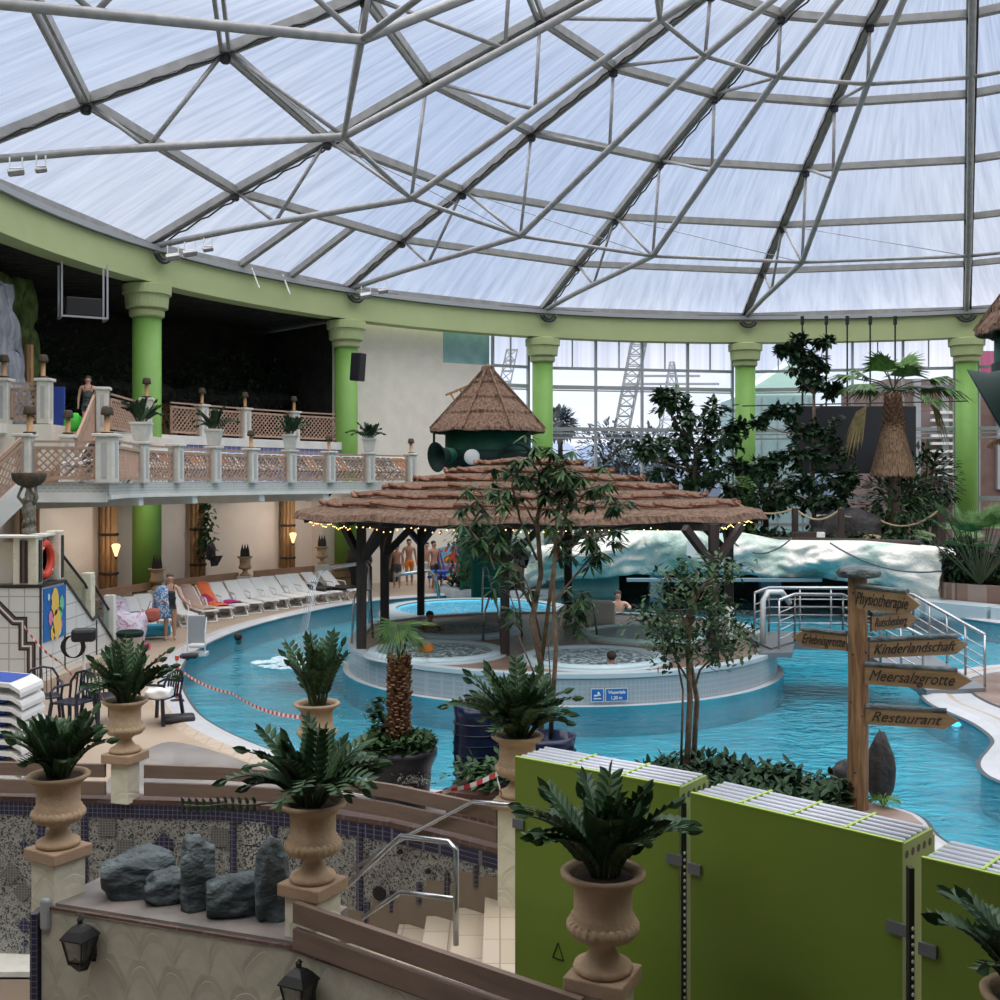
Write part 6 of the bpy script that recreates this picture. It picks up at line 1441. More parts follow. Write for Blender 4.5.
MB().tube([(0,0,.64),(0,1.45,-.2),(.03,1.5,-.3)], .03, 6).tube([(0,1.8,-.15),(0,2.9,-.92)], .03, 6).build('handrail', 'iron', g_); bevel(MB().box((0,1.65,-.47),(.22,.25,1.0)).build('middle_pier', 'scallop2', g_), .02); MB().box((0,3.0,-1.2),(.22,.2,1.2)).build('end_pier', 'white', g_)
# poster on the side face
po = empty('poster', (TX+.015, 21.22, 0), 0, 'colourful blue and yellow picture poster on the side of the tiled wall', 'poster')
MB().box((.0, 1.05, 1.15), (.02, 1.75, 1.35)).build('sheet', 'sign_blue', po)
rnd = random.Random(14)
for nm, m_, spots in (('yellow_shape', mat('poster_yellow', (.75,.5,.1), .5), [(1.0, 1.45, .30), (1.15, .85, .32), (.8, .65, .16)]), ('pink_shape', mat('poster_pink', (.7,.2,.35), .5), [(.65, 1.05, .16), (1.5, .8, .10)]), ('green_shape', mat('poster_green', (.15,.5,.3), .5), [(1.55, 1.35, .18), (1.45, 1.1, .14)]), ('pale_shape', mat('poster_pale', (.6,.75,.85), .5), [(1.1, 1.15, .17), (1.35, .70, .14), (.5, 1.6, .08)])):
    mb = MB()
    for y, z, r in spots: mb.add([(.013+.001*len(nm), y+r*math.cos(2*PI*k/16)*(1+.2*math.sin(3*k)), z+r*math.sin(2*PI*k/16)*1.2) for k in range(16)], [tuple(range(16))])
    mb.build(nm, m_, po)
po.scale = (1, .60, .76); po.location.z = .54
# hose reel lamp on a stand, chairs, lounger stack
p = G(84, 702); e = empty('covered_spotlight', p, 0, 'black covered device with loops of cable on a pale stand behind the plastic chairs', 'device')
MB().tube([(0,0,0),(0,0,1.05)], .03, 8).tube([(0,0,.5),(.22,-.1,0)], .025, 6).tube([(0,0,.5),(-.22,.1,0)], .025, 6).build('stand', 'white_pl', e)
bevel(MB().box((0,0,1.22), (.42, .3, .24), rz=.2).build('body', 'black', e), .06)
mb = MB()
for k in range(4): mb.tube([(-.16+.22*math.cos(q)*(.7+.1*k), -.1, 1.02+.2*math.sin(q)) for q in [2*PI*j/16 for j in range(17)]], .012, 5)
mb.build('cable', 'black', e)
def plastic_chair():
    e = empty('plastic_chair', (0,0,0)); tag(e, 'x', 'chair'); w = .24
    bevel(MB().box((0,0,.43), (.50, .48, .035)).build('seat', M['navy_chair'], e), .015)
    for sx in (-1, 1):
        for sy in (-1, 1): MB().bar((sx*w, sy*.22, .43), (sx*(w+.04), sy*.27, 0), .045, .045).build('leg', M['navy_chair'], e)
    mb = MB(); mb.tube([(-w, .22, .43), (-w-.01, .27, .7), (-w*.7, .30, .84), (0, .31, .88), (w*.7, .30, .84), (w+.01, .27, .7), (w, .22, .43)], .022, 6)
    for x in (-.14, -.07, 0, .07, .14): mb.bar((x, .23, .44), (x, .30, .85), .03, .012)
    mb.build('backrest', M['navy_chair'], e)
    for sx in (-1, 1): MB().tube([(sx*w, .26, .66), (sx*(w+.03), -.1, .66), (sx*(w+.02), -.22, .6), (sx*w, -.22, .43)], .022, 6).build('armrest', M['navy_chair'], e)
    return e
M['navy_chair'] = mat('navy_black_plastic', (.010, .013, .028), .35)
C0 = plastic_chair()
for k, (px, py, rz, wd) in enumerate(((44, 722, .5, 'dark plastic armchair half hidden behind the lounger stack'), (73, 728, -.3, 'dark plastic armchair facing us between the lounger stack and the device stand'), (104, 722, .9, 'dark plastic armchair behind the stone urn plant, right of the device stand'), (160, 722, -1.9, 'dark plastic armchair right of the stone urn plant near the pool edge'))):
    o = C0 if k == 0 else copy_tree(C0); place(o, G(px, py), rz, wd, 'dark plastic armchairs on the deck')
p = G(152, 726); rock('white_cloth', (p.x+.12, p.y, .45), (.4, .35, .2), 'white_pl', 'white cloth lying on the right dark plastic armchair', 25, cat='cloth'); p = G(178, 722); bevel(tag(MB().box((p.x, p.y, .06), (.55, .35, .12), rz=.3).build('dark_bag', 'black'), 'flat dark bag on the floor by the pool edge beside the armchairs', 'bag'), .05)
# lounger stack: each lounger individually
def stack_lounger(blue=False):
    e = empty('stacked_lounger', (0,0,0)); tag(e, 'x', 'sun lounger'); w = .36; pr_ = [(-.95, .10), (-.5, .13), (0, .14), (.5, .13), (.85, .10), (.98, .02), (1.0, -.03)]
    mb = MB(); n = len(pr_)
    for dz in (0, -.055):
        for s in (-w, w): mb.v += [(x, s, z+dz) for x, z in pr_]
    for i in range(n-1): mb.f += [(i, i+1, n+i+1, n+i), (2*n+i, 3*n+i, 3*n+i+1, 2*n+i+1), (i, 2*n+i, 2*n+i+1, i+1), (n+i, n+i+1, 3*n+i+1, 3*n+i)]
    mb.f += [(0, n, 3*n, 2*n), (n-1, 3*n-1, 4*n-1, 2*n-1)]; mb.build('frame', 'white_pl', e, False)
    if blue: MB().add([(x, s, z+.006) for s in (-w*.85, w*.85) for x, z in pr_[:5]], [(i, i+1, 6+i, 5+i) for i in range(4)]).build('cloth', 'blue_cloth', e)
    else: MB().box((0, 0, .03), (1.5, .6, .05)).build('gap_shade', 'blue_cloth', e)  # solid dark block put in for the shade between stacked loungers
    return e
SA = stack_lounger(False); SB = stack_lounger(True); pS = P(-13, 770, 14.6); hts = ['bottom', 'second', 'third', 'fourth', 'fifth', 'sixth', 'seventh', 'eighth']
for k in range(8):
    o = SA if k == 0 else copy_tree(SA); place(o, (pS.x-.38, 14.6, .12+.145*k), .0, 'white sun lounger in the stack at the left, '+hts[k]+' from below' if k else 'white sun lounger at the bottom of the stack at the left edge', 'stacked sun loungers')
place(SB, (pS.x-.40, 14.6, .12+.145*8+.02), 0, 'white sun lounger with blue cloth topping the stack at the left edge', 'stacked sun loungers')

# ------------------------------------------------------------ stairwell: mosaic wall, steps, railings
arcw = [(-9.5, 12.75), (-6.5, 12.8), (-4.25, 12.6), (-3.1, 12.5), (-2.04, 12.2), (-1.1, 11.75), (-.4, 11.25), (.17, 10.8)]
def wall_strip(path, z0, z1, t_, m, name, parent=None, y_off=0.0):
    mb = MB(); 
    for a, b in zip(path, path[1:]):
        d = (Vector(b)-Vector(a)).normalized(); e_ = .03
        mb.bar((a[0]-d.x*e_, a[1]-d.y*e_+y_off, (z0+z1)/2), (b[0]+d.x*e_, b[1]+d.y*e_+y_off, (z0+z1)/2), t_, z1-z0)
    return mb.build(name, m, parent)
def path_pt(path, x):
    for a, b in zip(path, path[1:]):
        if a[0] <= x <= b[0]: f = (x-a[0])/(b[0]-a[0]); return Vector((x, a[1]+(b[1]-a[1])*f, 0)), (Vector(b)-Vector(a)).normalized()
    return Vector((x, path[-1][1], 0)), (Vector(path[-1])-Vector(path[-2])).normalized()
mw = empty('mosaic_wall', (-3, 12.5, 0), 0, 'curved stairwell wall covered in broken tile mosaic with dark blue borders', 'wall'); 
loc_path = [(x+3, y-12.5) for x, y in arcw]
wall_strip(loc_path, -1.6, .36, .2, 'mosaic', 'mosaic_face', mw)
wall_strip(loc_path, .20, .35, .225, 'mosaic_blue', 'blue_border', mw)
ek = MB()
for a, b in zip(loc_path, loc_path[1:]): ek.bar((a[0], a[1], .385), (b[0], b[1], .385), .24, .05)
ek.build('brick_edge', 'brick_edge', mw)
def on_mosaic(x, z, out=.115):
    p, d = path_pt(arcw, x); n_ = Vector((d.y, -d.x, 0)); return p+n_*out+Vector((3*0, 0, z)), d, n_
def decor(mb, x, z, w_, h_, rot=False, out=.118, th=.012):
    p, d, n_ = on_mosaic(x, z, out); X = Vector((d.x, d.y, 0)); Z = Vector((0,0,1))
    if rot: c = [X*w_/2, Z*h_/2, -X*w_/2, -Z*h_/2]
    else: c = [X*w_/2+Z*h_/2, -X*w_/2+Z*h_/2, -X*w_/2-Z*h_/2, X*w_/2-Z*h_/2]
    o_ = Vector((3, -12.5, 0)); vs = [p+q+o_ for q in c]+[p+q+o_-n_*th for q in c]
    mb.add(vs, [(0,1,2,3),(7,6,5,4)]+[(i, i+4, (i+1) % 4+4, (i+1) % 4) for i in range(4)])
mb = MB()
for px in (41.0, 86, 240, 283, 372): x = (px-500)/F*12.55; decor(mb, x, -.60, .075, 1.88)
mb.build('vertical_border', 'mosaic_blue', mw)
mb = MB()
for px, py, s in ((166, 841, .26), (22, 927, .18), (21, 845, .10)): x = (px-500)/F*12.5; decor(mb, x, EYE-(py-HOR)*12.55/F, s, s*1.05, True, .125)
for px, py, s in ((22, 945, .085), (22, 953, .035), (22, 961, .035), (21, 853, .04)): x = (px-500)/F*12.5; decor(mb, x, EYE-(py-HOR)*12.55/F, s, s, True, .125)
mb.build('blue_diamond', 'mosaic_blue', mw)
mb = MB()
for px, py in ((108, 826), (126, 847), (223, 833), (150, 870), (204, 862), (8, 875), (20, 893)): x = (px-500)/F*12.5; decor(mb, x, EYE-(py-HOR)*12.55/F, .20 if px > 30 else .24, .20 if px > 30 else .24, px < 30, .122)
mb.build('grey_square', 'orn_grey', mw)
M['orn_light'] = mat('ornamental_white_tile', (.36,.355,.32), .4, (.03,.035,.05), 42, lo=.50, hi=.54, detail=2)
mb = MB()
for py in (826, 850, 874, 898): x = (262-500)/F*12.5; decor(mb, x, EYE-(py-HOR)*12.55/F, .27, .26, False, .120)
mb.build('ornament_panel', 'orn_light', mw)
# round medallion and small holes
for px, py, r in ((385, 891, .075), (409, 845, .03), (438, 857, .03)):
    p, d, n_ = on_mosaic((px-500)/F*11.7, EYE-(py-HOR)*11.75/F, .13); ax = Matrix.Rotation(math.atan2(n_.y, n_.x)+PI/2, 3, 'Z') @ Matrix.Rotation(PI/2, 3, 'X')
    o = MB().lathe([(r*.55, 0), (r, 0), (r, .02), (r*.55, .02)] if r > .05 else [(r, 0), (r*.9, .02), (.0, .02)], 20, axis=ax).build('round_fitting', 'iron', mw); o.location = p-Vector((-3, 12.5, 0))
# steps down along the wall, taupe skirting
sw_ = empty('stair_flight', (0, 9.9, 0), 0, 'beige tiled steps going down along the mosaic wall behind the steel handrail', 'stairs'); mb = MB(); sk = MB()
NS = 8
for k in range(NS):
    x1 = -.15-k*.30; x0 = x1-.30; z = -.10-.17*(k+1)
    p, d = path_pt(arcw, (x0+x1)/2); ytop = p.y-.1-9.9; ybot = 8.35-9.9+(.0 if k < 3 else .2)
    mb.prism([(x0, ybot), (x1, ybot), (x1, ytop), (x0, ytop)], z-.5, z)
    p0_, _ = path_pt(arcw, x0); p1_, _ = path_pt(arcw, x1); sk.bar((x0, p0_.y-.12-9.9, z+.14), (x1, p1_.y-.12-9.9, z+.14), .03, .44)
mb.build('step', 'beige_tile', sw_); 
for px_k in range(NS):
    pass
pL, _ = path_pt(arcw, .15); sk.bar((-.15, path_pt(arcw, -.15)[0].y-.12-9.9, .0), (.17, pL.y-.12-9.9, .0), .03, .24); sk.build('skirting', 'taupe', sw_)
MB().prism([(-.15, 8.5-9.9), (.6, 8.1-9.9), (.6, 10.5-9.9), (.17, 10.75-9.9), (-.15, 10.95-9.9)], -.5, -.10).build('landing', 'beige_tile', sw_)
for k in range(NS):
    x1 = -.15-k*.30; z = -.10-.17*k; p, d, n_ = on_mosaic(x1-.02, z+.36-.17, .12); MB().box(p-Vector((0, 9.9, 0)), (.05, .03, .22)).build('stepped_border', 'mosaic_blue', sw_)
def rail_fence(path, zs, h, t_, label, name='railing'):
    o0 = Vector((path[0][0], path[0][1], 0)); e = empty(name, o0, 0, label, 'railing')
    for z in zs:
        mb = MB()
        for a, b in zip(path, path[1:]):
            za, zb = (z if not isinstance(z, tuple) else z[0]), (z if not isinstance(z, tuple) else z[1])
            mb.bar(Vector((a[0], a[1], za))-o0, Vector((b[0], b[1], zb))-o0, t_, h)
        mb.build('plank', 'plank', e)
    return e
back = [(-9.5, 12.6), (-6.5, 12.62), (-4.4, 12.45)]
rail_fence([(-9.5, 12.62), (-6.5, 12.62), (-4.45, 12.45)], (.745, .545), .145, .05, 'brown two plank railing on the mosaic wall, left of the rear left urn')
rail_fence([(-4.0, 12.43), (-3.1, 12.33), (-2.25, 12.13)], (.745, .545), .145, .05, 'brown two plank railing between the rear left urn and the middle urn')
rail_fence([(-1.85, 12.0), (-1.1, 11.6), (-.4, 11.1), (-.02, 10.8)], (.745, .545), .145, .05, 'brown two plank railing between the middle urn and the urn by the green boxes')
# pillars with urns
ped_cap_z = .94
def pillar(x, y, rz, zb, label, w=.38, m='scallop2', cap=.52):
    e = empty('stone_pillar', (x, y, zb), rz, label, 'pillar', 'pillars under the big urns'); h = ped_cap_z-.10-zb
    MB().box((0, 0, h/2), (w, w, h)).build('shaft', m, e)
    bevel(MB().box((0, 0, h+.05), (cap, cap, .10)).build('cap', 'terra_cap', e), .012); return e
def big_urn(x, y, seed, label, s=1.0, nst=22, L0=.62, rz=0.0, leaf=.12, lean=1.0, lift=0.0, m='leafA', ztop=ped_cap_z):
    e = empty('urn_with_plant', (x, y, ztop), rz, label, 'potted plant', 'large stone urns with leafy plants')
    MB().lathe([(r*s*.86, z*s*.80) for r, z in urn_profile()], 40).build('urn', 'terra', e, True)
    gd = MB(); rr = random.Random(seed)
    for k in range(26):
        a = 2*PI*k/26; gd.ball((s*.195*math.cos(a), s*.195*math.sin(a), .275*s), .03*s, 8, 5, (1, 1, 1.25))
    gd.build('gadroon', 'terra', e, True)
    MB().lathe([(.18*s, .56*s), (.16*s, .575*s), (.0, .58*s)], 20).build('soil', 'soil', e)
    f, st_ = MB(), MB(); zz_plant_mesh(rr, nst, L0, leaf, leaf*.44, f, st_, .10*s, lean, .56*s, nl=11)
    f.build('foliage', m, e); st_.build('stem', 'stem', e); return e
ps_ = [(-3.72, 9.3, -.55, -.8, 'front left pillar with stone cap where the low wall ends', 101, 'stone urn with a dark leafy plant on the front left pillar', 1.0, 26, .50, .95),
       (-1.44, 8.5, -.5, -.8, 'front middle pillar with stone cap above the second wall lantern', 102, 'stone urn with a wide spreading plant on the front middle pillar', 1.0, 30, .62, 1.25),
       (.645, 6.92, -.45, -.6, 'front right pillar with stone cap before the lime green boxes', 103, 'stone urn with a big drooping plant in front of the lime green box', 1.04, 28, .58, 1.1),
       (-4.25, 12.52, -.3, .38, 'rear left pillar on the mosaic wall near the chairs', 104, 'stone urn with a leafy plant on the rear left pillar before the plastic chairs', .98, 26, .62, 1.15),
       (-2.04, 12.3, -.3, .38, 'rear middle pillar on the mosaic wall', 105, 'stone urn with a slim upright plant on the rear middle pillar', 1.0, 15, .68, .6),
       (.17, 10.75, -.35, -.3, 'rear right pillar beside the lime green boxes', 106, 'stone urn with a broad dark plant on the rear right pillar by the green boxes', 1.0, 34, .66, 1.2),
       (2.58, 5.30, -.45, -.6, 'pillar at the lower right corner before the third green box', 107, 'stone urn with a thin plant at the lower right corner of the picture', 1.0, 14, .50, 1.0)]
for x, y, rz, zb, lp, seed, lu, s, nst, L0_, ln_ in ps_:
    pillar(x, y, rz, zb, lp, *((.30, 'scallop2', .39) if zb < .3 else (.22, 'scallop2', .38))); big_urn(x, y, seed, lu, s, int(nst*1.35), L0_*.93, rz, .135, ln_*.9)
# long low stem reaching left from the front middle urn
e = bpy.data.objects.get('urn_with_plant.001')
f, st_ = MB(), MB(); p = Vector((-.1, -.05, .58)); pts = [p.copy()]
for k in range(16):
    p = p+Vector((-.055, -.02, -.004+.006*math.sin(k))); pts.append(p.copy())
    if k > 4: f.leaf(p, (-.25, -.1, .8), (0,1,0), .07, .04); f.leaf(p, (-.25, .0, -.8), (0,1,0), .07, .04)
st_.tube(pts, .008, 5); f.build('foliage', 'leafA', e); st_.build('stem', 'stem', e)
# front low wall with ledge, rocks, brick edge, rails
fpath = [(-3.72, 9.12), (-1.5, 8.32), (.55, 6.82), (2.3, 5.3), (3.6, 4.0)]
fw = empty('low_front_wall', (-3.72, 9.12, -1.54), 0, 'low cream wall trowelled into scallops in the foreground', 'wall')
lp = [(x+3.72, y-9.12) for x, y in fpath]
wall_strip(lp, 0, 2.03, .12, 'scallop', 'render', fw)
MB().bar((-.09, -.02, 0.0), (-.09, -.02, 1.62), .06, .12).build('mosaic_edge', 'mosaic_blue', fw) if False else MB().box((-.10, .0, 1.0), (.06, .16, 2.0)).build('mosaic_edge', 'mosaic_blue', fw)
lg = MB(); a, b = Vector(lp[0]), Vector(lp[1]); d = (b-a).normalized(); nn = Vector((-d.y, d.x)); q = [a, b, b+nn*.75, a+nn*.75]
lg.prism([(v.x, v.y) for v in q], 1.85, 2.07); lg.build('ledge', 'ledge', fw)
MB().bar((a.x, a.y-.065, 2.055), (b.x, b.y-.065, 2.055), .03, .022).build('ledge_edge', 'brick_edge', fw)
eb = MB()
for u, v in zip(lp[1:], lp[2:]): eb.bar((u[0], u[1]+.06, 2.05), (v[0], v[1]+.06, 2.05), .26, .045)
eb.build('brick_edge', 'brick_edge', fw)
for u, v in zip(lp[1:], lp[2:]):
    pass
bw = MB(); path2 = [(x+.18, y+.34) for x, y in lp[1:]]
for u, v in zip(path2, path2[1:]): bw.bar((u[0], u[1], 2.03), (v[0], v[1], 2.03), .06, .06)
bw.build('white_inner_edge', 'pier', fw)
for c0, c1, wd in (((-1.53, 8.25), (.50, 6.70), 'brown two plank railing in the foreground between the front middle and front right urns'), ((.80, 6.62), (2.3, 5.2), 'brown two plank railing running right from the front right urn')):
    rail_fence([c0, c1], (.79, .595), .15, .05, wd)
for px, py, d, seed, wd, Z, m_ in ((137, 905, (.60, .34, .38), 31, 'long low grey rock at the left of the ledge', 9.25, 'slate'), (168, 905, (.40, .30, .26), 37, 'small grey rock leaning between the low rock and the tall stone', 9.12, 'slate'), (196, 915, (.27, .24, .60), 32, 'tall rounded standing stone in the middle of the ledge', 8.95, 'slate'), (233, 922, (.44, .32, .32), 33, 'jagged grey rock between the two standing stones', 8.85, 'slate'), (271, 930, (.27, .26, .60), 34, 'standing stone beside the front middle pillar', 8.75, 'slate')):
    p = P(px, py, Z); rock('ledge_rock', (p.x, Z+.05, .515), d, m_, wd, seed, .3, sub=4, amp=.30)
# lanterns
def lantern(p, rz, label):
    e = empty('wall_lantern', p, rz, label, 'lantern', 'black wall lanterns on the low front wall')
    r4 = Matrix.Rotation(PI/4, 3, 'Z')
    MB().lathe([(.155, .045), (.155, .055), (.10, .11), (.06, .14), (.02, .155), (.02, .18), (.03, .19), (.0, .22)], 4, (0,-.14,.03), axis=r4).build('roof', 'iron', e)
    cg = MB()
    for sx in (-1, 1):
        for sy in (-1, 1): cg.bar((sx*.095, -.14+sy*.095, .07), (sx*.06, -.14+sy*.06, -.12), .014)
    cg.lathe([(.09, -.13), (.095, -.11), (.05, -.16), (.02, -.19), (.0, -.2)], 4, (0,-.14,.0), axis=r4); cg.build('cage', 'iron', e)
    gl = MB(); gl.lathe([(.125, .06), (.08, -.11)], 4, (0,-.14,0), axis=r4); gl.build('pane', glass_mat('lantern_glass', (.55,.57,.55), .12, .2), e)
    ar = MB(); ar.lathe([(.06, -.12), (.05, .02)], 8, (0, -.02, 0)); ar.tube([(0, -.02, -.13), (0, -.07, -.2), (0, -.13, -.18)], .02, 6); ar.box((0, -.01, -.05), (.09, .03, .22)); ar.build('arm', 'iron', e)
    MB().lathe([(.022, -.10), (.022, .02), (.0, .03)], 8, (0,-.14,0)).build('bulb', 'white_pl', e); return e
fd = math.atan2(8.32-9.12, -1.5+3.78)
def on_front(px, py):
    (x0, y0), (x1, y1) = fpath[0], fpath[1]; k = (px-500)/F; t_ = (y0*k-x0)/((x1-x0)-(y1-y0)*k); y = y0+(y1-y0)*t_-.07; return P(px, py, y)
lantern(on_front(92, 940), fd, 'black wall lantern on the low wall below the front left pillar')
lantern(on_front(309, 990) if False else Vector((P(310, 988, 8.1).x, 8.10, EYE-(988-HOR)*8.05/F)), fd-.1, 'black wall lantern at the bottom edge below the front middle pillar')
p = P(46, 914, 9.05); o = bevel(MB().box(p, (.09, .07, .26), rz=-.45).build('small_white_box', 'gutter'), .025); tag(o, 'small rounded pale grey box fixed to the front left pillar', 'box')
tag(MB().box((-7.2, 12.4, -1.42), (5.4, .5, .06)).build('white_sill', 'pier'), 'white sill along the foot of the mosaic wall at the lower left corner', 'sill')
tag(MB().box((-7.2, 12.25, -1.6), (5.4, .3, .3)).build('brown_base', 'taupe'), 'brown base below the white sill at the lower left corner', 'base')
# steel handrail of the stairs
hr = empty('stair_handrail', (0,0,0), 0, 'polished steel handrail with two bars rising from the stairwell', 'handrail')
a0 = P(345, 888, 9.6); a1 = P(401, 836, 9.45); a2 = P(449, 842, 8.9); a2b = P(456, 850, 8.85); a3 = P(456, 945, 8.85)
mb = MB(); mb.tube([a0, a1.lerp(a0, .1), a1, a2, a2b, a3], .024, 10); mb.build('upper_bar', 'inox', hr, True)
b0_ = P(362, 918, 9.55); b1_ = P(401, 892, 9.45); b2_ = P(456, 899, 8.87); MB().tube([b0_, b1_.lerp(b0_, .1), b1_, b2_], .02, 10).build('lower_bar', 'inox', hr, True)
c0 = P(411, 834, 11.4); c1 = P(473, 802, 10.9); c2 = P(512, 805, 10.3); o = MB().tube([P(352, 870, 11.6), c0, c1, c2], .024, 10).build('wall_handrail', 'inox', None, True); tag(o, 'steel wall handrail climbing along the mosaic wall to the green box', 'handrail')

# ------------------------------------------------------------ pots between railing and pool
p = P(399, 765, 13.5); e = empty('palm_in_pot', (p.x, 13.5, 0), 0, 'short fan palm with shaggy trunk in a big charcoal pot', 'potted palm')
MB().lathe([(.32, 0), (.38, .25), (.40, .52), (.44, .60), (.47, .68), (.47, .74), (.42, .78), (.38, .74), (.3, .70), (.0, .70)], 36).build('pot', 'char_pot', e, True)
rnd = random.Random(17); mb = MB()
for k in range(90):
    a = -PI/2+rnd.gauss(.55, .33); z = .38+.14*rnd.random(); r = .405; mb.leaf(Vector((r*math.cos(a), r*math.sin(a), z)), (math.cos(a)*.3-math.sin(a)*rnd.uniform(-1, 1), math.sin(a)*.3+math.cos(a)*rnd.uniform(-1, 1), rnd.uniform(-1, 1)), (math.cos(a), math.sin(a), 0), .06, .02)
mb.build('flower_relief', 'orn_light', e)['kind'] = 'stuff'
tk = MB(); nz_ = 24
for k in range(nz_+1):
    pass
tk.tube([(-.02*math.sin(k*.5), 0, .68+k*.08) for k in range(15)], .11, 10, True, [.11-.003*k+.012*math.sin(k*1.7) for k in range(15)])
for k in range(260):
    a = k*2.4; z = .75+k*.0041; tk.bar((.09*math.cos(a), .09*math.sin(a), z), (.135*math.cos(a)+rnd.uniform(-.03,.03), .17*math.sin(a)+rnd.uniform(-.03,.03), z+.10), .045, .02)
tk.build('trunk', 'palm_fibre', e); MB().tube([(-.12,.02,.7),(-.14,.0,.95),(-.16,0,1.15)], .035, 6).build('side_stem', 'bark', e)
gf, sk2 = MB(), MB(); top_ = Vector((0, 0, 1.8))
for hub, d, R_, sp_, dr in (((.0, -.12, 2.28), (-.25, -.35, -1), .52, 3.5, .0), ((-.12, .1, 2.2), (-.8, .1, -.6), .45, 2.4, .15), ((.12, .0, 2.2), (.6, -.1, -.9), .50, 2.2, .1), ((.10, .1, 2.1), (.9, .2, -.2), .42, 2.0, .3)):
    hub = Vector(hub); sk2.tube([top_, top_.lerp(hub, .5)+Vector((.02, 0, .03)), hub], .013, 5); gf = MB(); fan_leaf(gf, hub, d, R_, 22, sp_, dr, .028); gf.build('fan_leaf', 'leafP', e)
sk2.build('leaf_stalk', 'stem', e)
gf = MB(); fan_leaf(gf, Vector((.02,-.1,2.26)), (1, -.1, .12), .55, 9, .5, .10, .05); gf.build('pale_fan_leaf', 'leafC', e)
mb = MB(); 
for k in range(900):
    a, r = rnd.random()*2*PI, .45*rnd.random()**.5; mb.leaf(Vector((r*math.cos(a), r*math.sin(a), .74+.16*rnd.random()*(1.2-r))), (rnd.uniform(-1,1), rnd.uniform(-1,1), rnd.uniform(-.1,.9)), (0,0,1), .12, .055)
mb.build('underplanting', 'leafB', e)['kind'] = 'stuff'
mb = MB(); 
for k in range(160): q = Vector((-.26+rnd.gauss(0,.05), rnd.gauss(0,.05), .85+rnd.random()*.5)); mb.leaf(q, (rnd.uniform(-1,1), rnd.uniform(-1,1), rnd.uniform(-.3,.6)), (0,0,1), .10, .06)
mb.build('side_shoots', 'leafB', e)
for px, py, Z, h, r, wd in ((478, 750, 13.1, .86, .28, 'tall dark blue glazed pot left of the broad urn plant'), (548, 770, 12.6, .62, .30, 'dark blue glazed pot half hidden behind the rear right urn')):
    p = P(px, py, Z); e = empty('glazed_pot', (p.x, Z, 0), 0, wd, 'pot', 'dark blue glazed pots'); z0 = 0
    zt = EYE-((704 if px < 500 else 735)-HOR)*Z/F
    MB().lathe([(r*.7, 0), (r*.95, zt*.3), (r*1.05, zt*.6), (r, zt*.9), (r*1.08, zt), (r*.95, zt), (r*.9, zt*.9), (0, zt*.88)], 30).build('body', 'navy_pot', e, True)
    gr_ = MB()
    for k in range(7): gr_.lathe([(r*(1.0+.04*math.sin(k)), zt*(.3+.09*k)), (r*1.09, zt*(.31+.09*k)), (r*(1.0+.04*math.sin(k)), zt*(.32+.09*k))], 30)
    gr_.build('groove_ring', 'navy_pot', e, True)
# brick planter with ground plants
e = empty('brick_planter', (P(480, 790, 12.2).x+.15, 12.2, 0), -.35, 'small red brick planter with low plants left of the rear right urn', 'planter')
bevel(MB().box((0, 0, .30), (.85, .7, .6)).build('brickwork', tile_mat('red_brown_brick', (.14,.06,.045), (.22,.17,.15), (.10,.2), .008, .6, (.17,.08,.06), 'sz'), e), .01)
MB().box((0,0,.61), (.9,.75,.05)).build('coping', 'brick_edge', e); mb = MB()
for k in range(420): mb.leaf(Vector((rnd.gauss(0,.22), rnd.gauss(0,.18), .66+.2*rnd.random())), (rnd.uniform(-1,1), rnd.uniform(-1,1), rnd.uniform(-.2,.8)), (0,0,1), .12, .06)
mb.build('foliage', 'leafB', e)['kind'] = 'stuff'
# bamboo-like tree
b0 = (P(541, 482, 12.9).x, 12.9, 0.0); e = empty('slender_tree', b0, 0, 'slender many stemmed tree with drooping lance leaves in front of the pavilion', 'tree')
def lb(px, py, Z=12.9): p = P(px, py, Z); return Vector((p.x-b0[0], p.y-b0[1], p.z-b0[2]))
tk = MB(); limbs = [([(541, 740), (541, 665), (532, 620), (541, 575), (537, 520), (545, 480), (551, 455)], .045), ([(541, 665), (548, 610), (555, 560), (570, 500), (558, 470)], .03), ([(550, 745), (556, 650), (553, 590), (556, 530), (560, 500), (575, 478)], .032), ([(534, 610), (515, 575), (492, 555), (470, 530)], .018), ([(537, 560), (520, 520), (512, 485), (520, 465)], .016), ([(541, 640), (530, 590), (515, 560), (500, 530)], .014), ([(555, 600), (580, 570), (600, 548)], .014), ([(556, 560), (575, 545), (605, 535)], .012), ([(538, 530), (525, 505), (500, 490), (480, 488)], .014), ([(556, 520), (580, 500), (595, 482)], .014), ([(570, 500), (590, 505), (608, 500)], .010), ([(545, 480), (530, 460), (535, 448)], .010), ([(551, 690), (548, 640), (575, 615)], .010), ([(555, 650), (562, 615), (580, 600)], .010), ([(541, 690), (520, 640), (515, 610)], .010)]
rnd = random.Random(23); tips = []
for pts, r in limbs:
    q = [lb(a, b, 12.9+.25*math.sin(a*.2)) for a, b in pts]; tk.tube(q, r, 6, True, [r*(1-.6*i/len(q)) for i in range(len(q))]); tips.append((q[-1], 1.0)); 
    if len(pts) > 3: tips.append((q[-2].lerp(q[-1], .4), .6))
tk.build('trunk', 'bark', e, True)
fo = MB(); tw = MB()
extra = [lb(a, b, 12.9+rnd.uniform(-.5,.5)) for a, b in ((470,500),(485,515),(480,540),(495,545),(507,470),(530,455),(560,460),(585,470),(600,485),(575,500),(520,500),(540,500),(500,500),(545,520),(575,530),(590,545),(560,545),(615,500),(515,530),(495,570),(580,600),(600,560),(570,560),(475,525),(550,475),(530,480),(605,530),(565,490),(505,590),(565,612))]
allt = [t_[0] for t_ in tips]
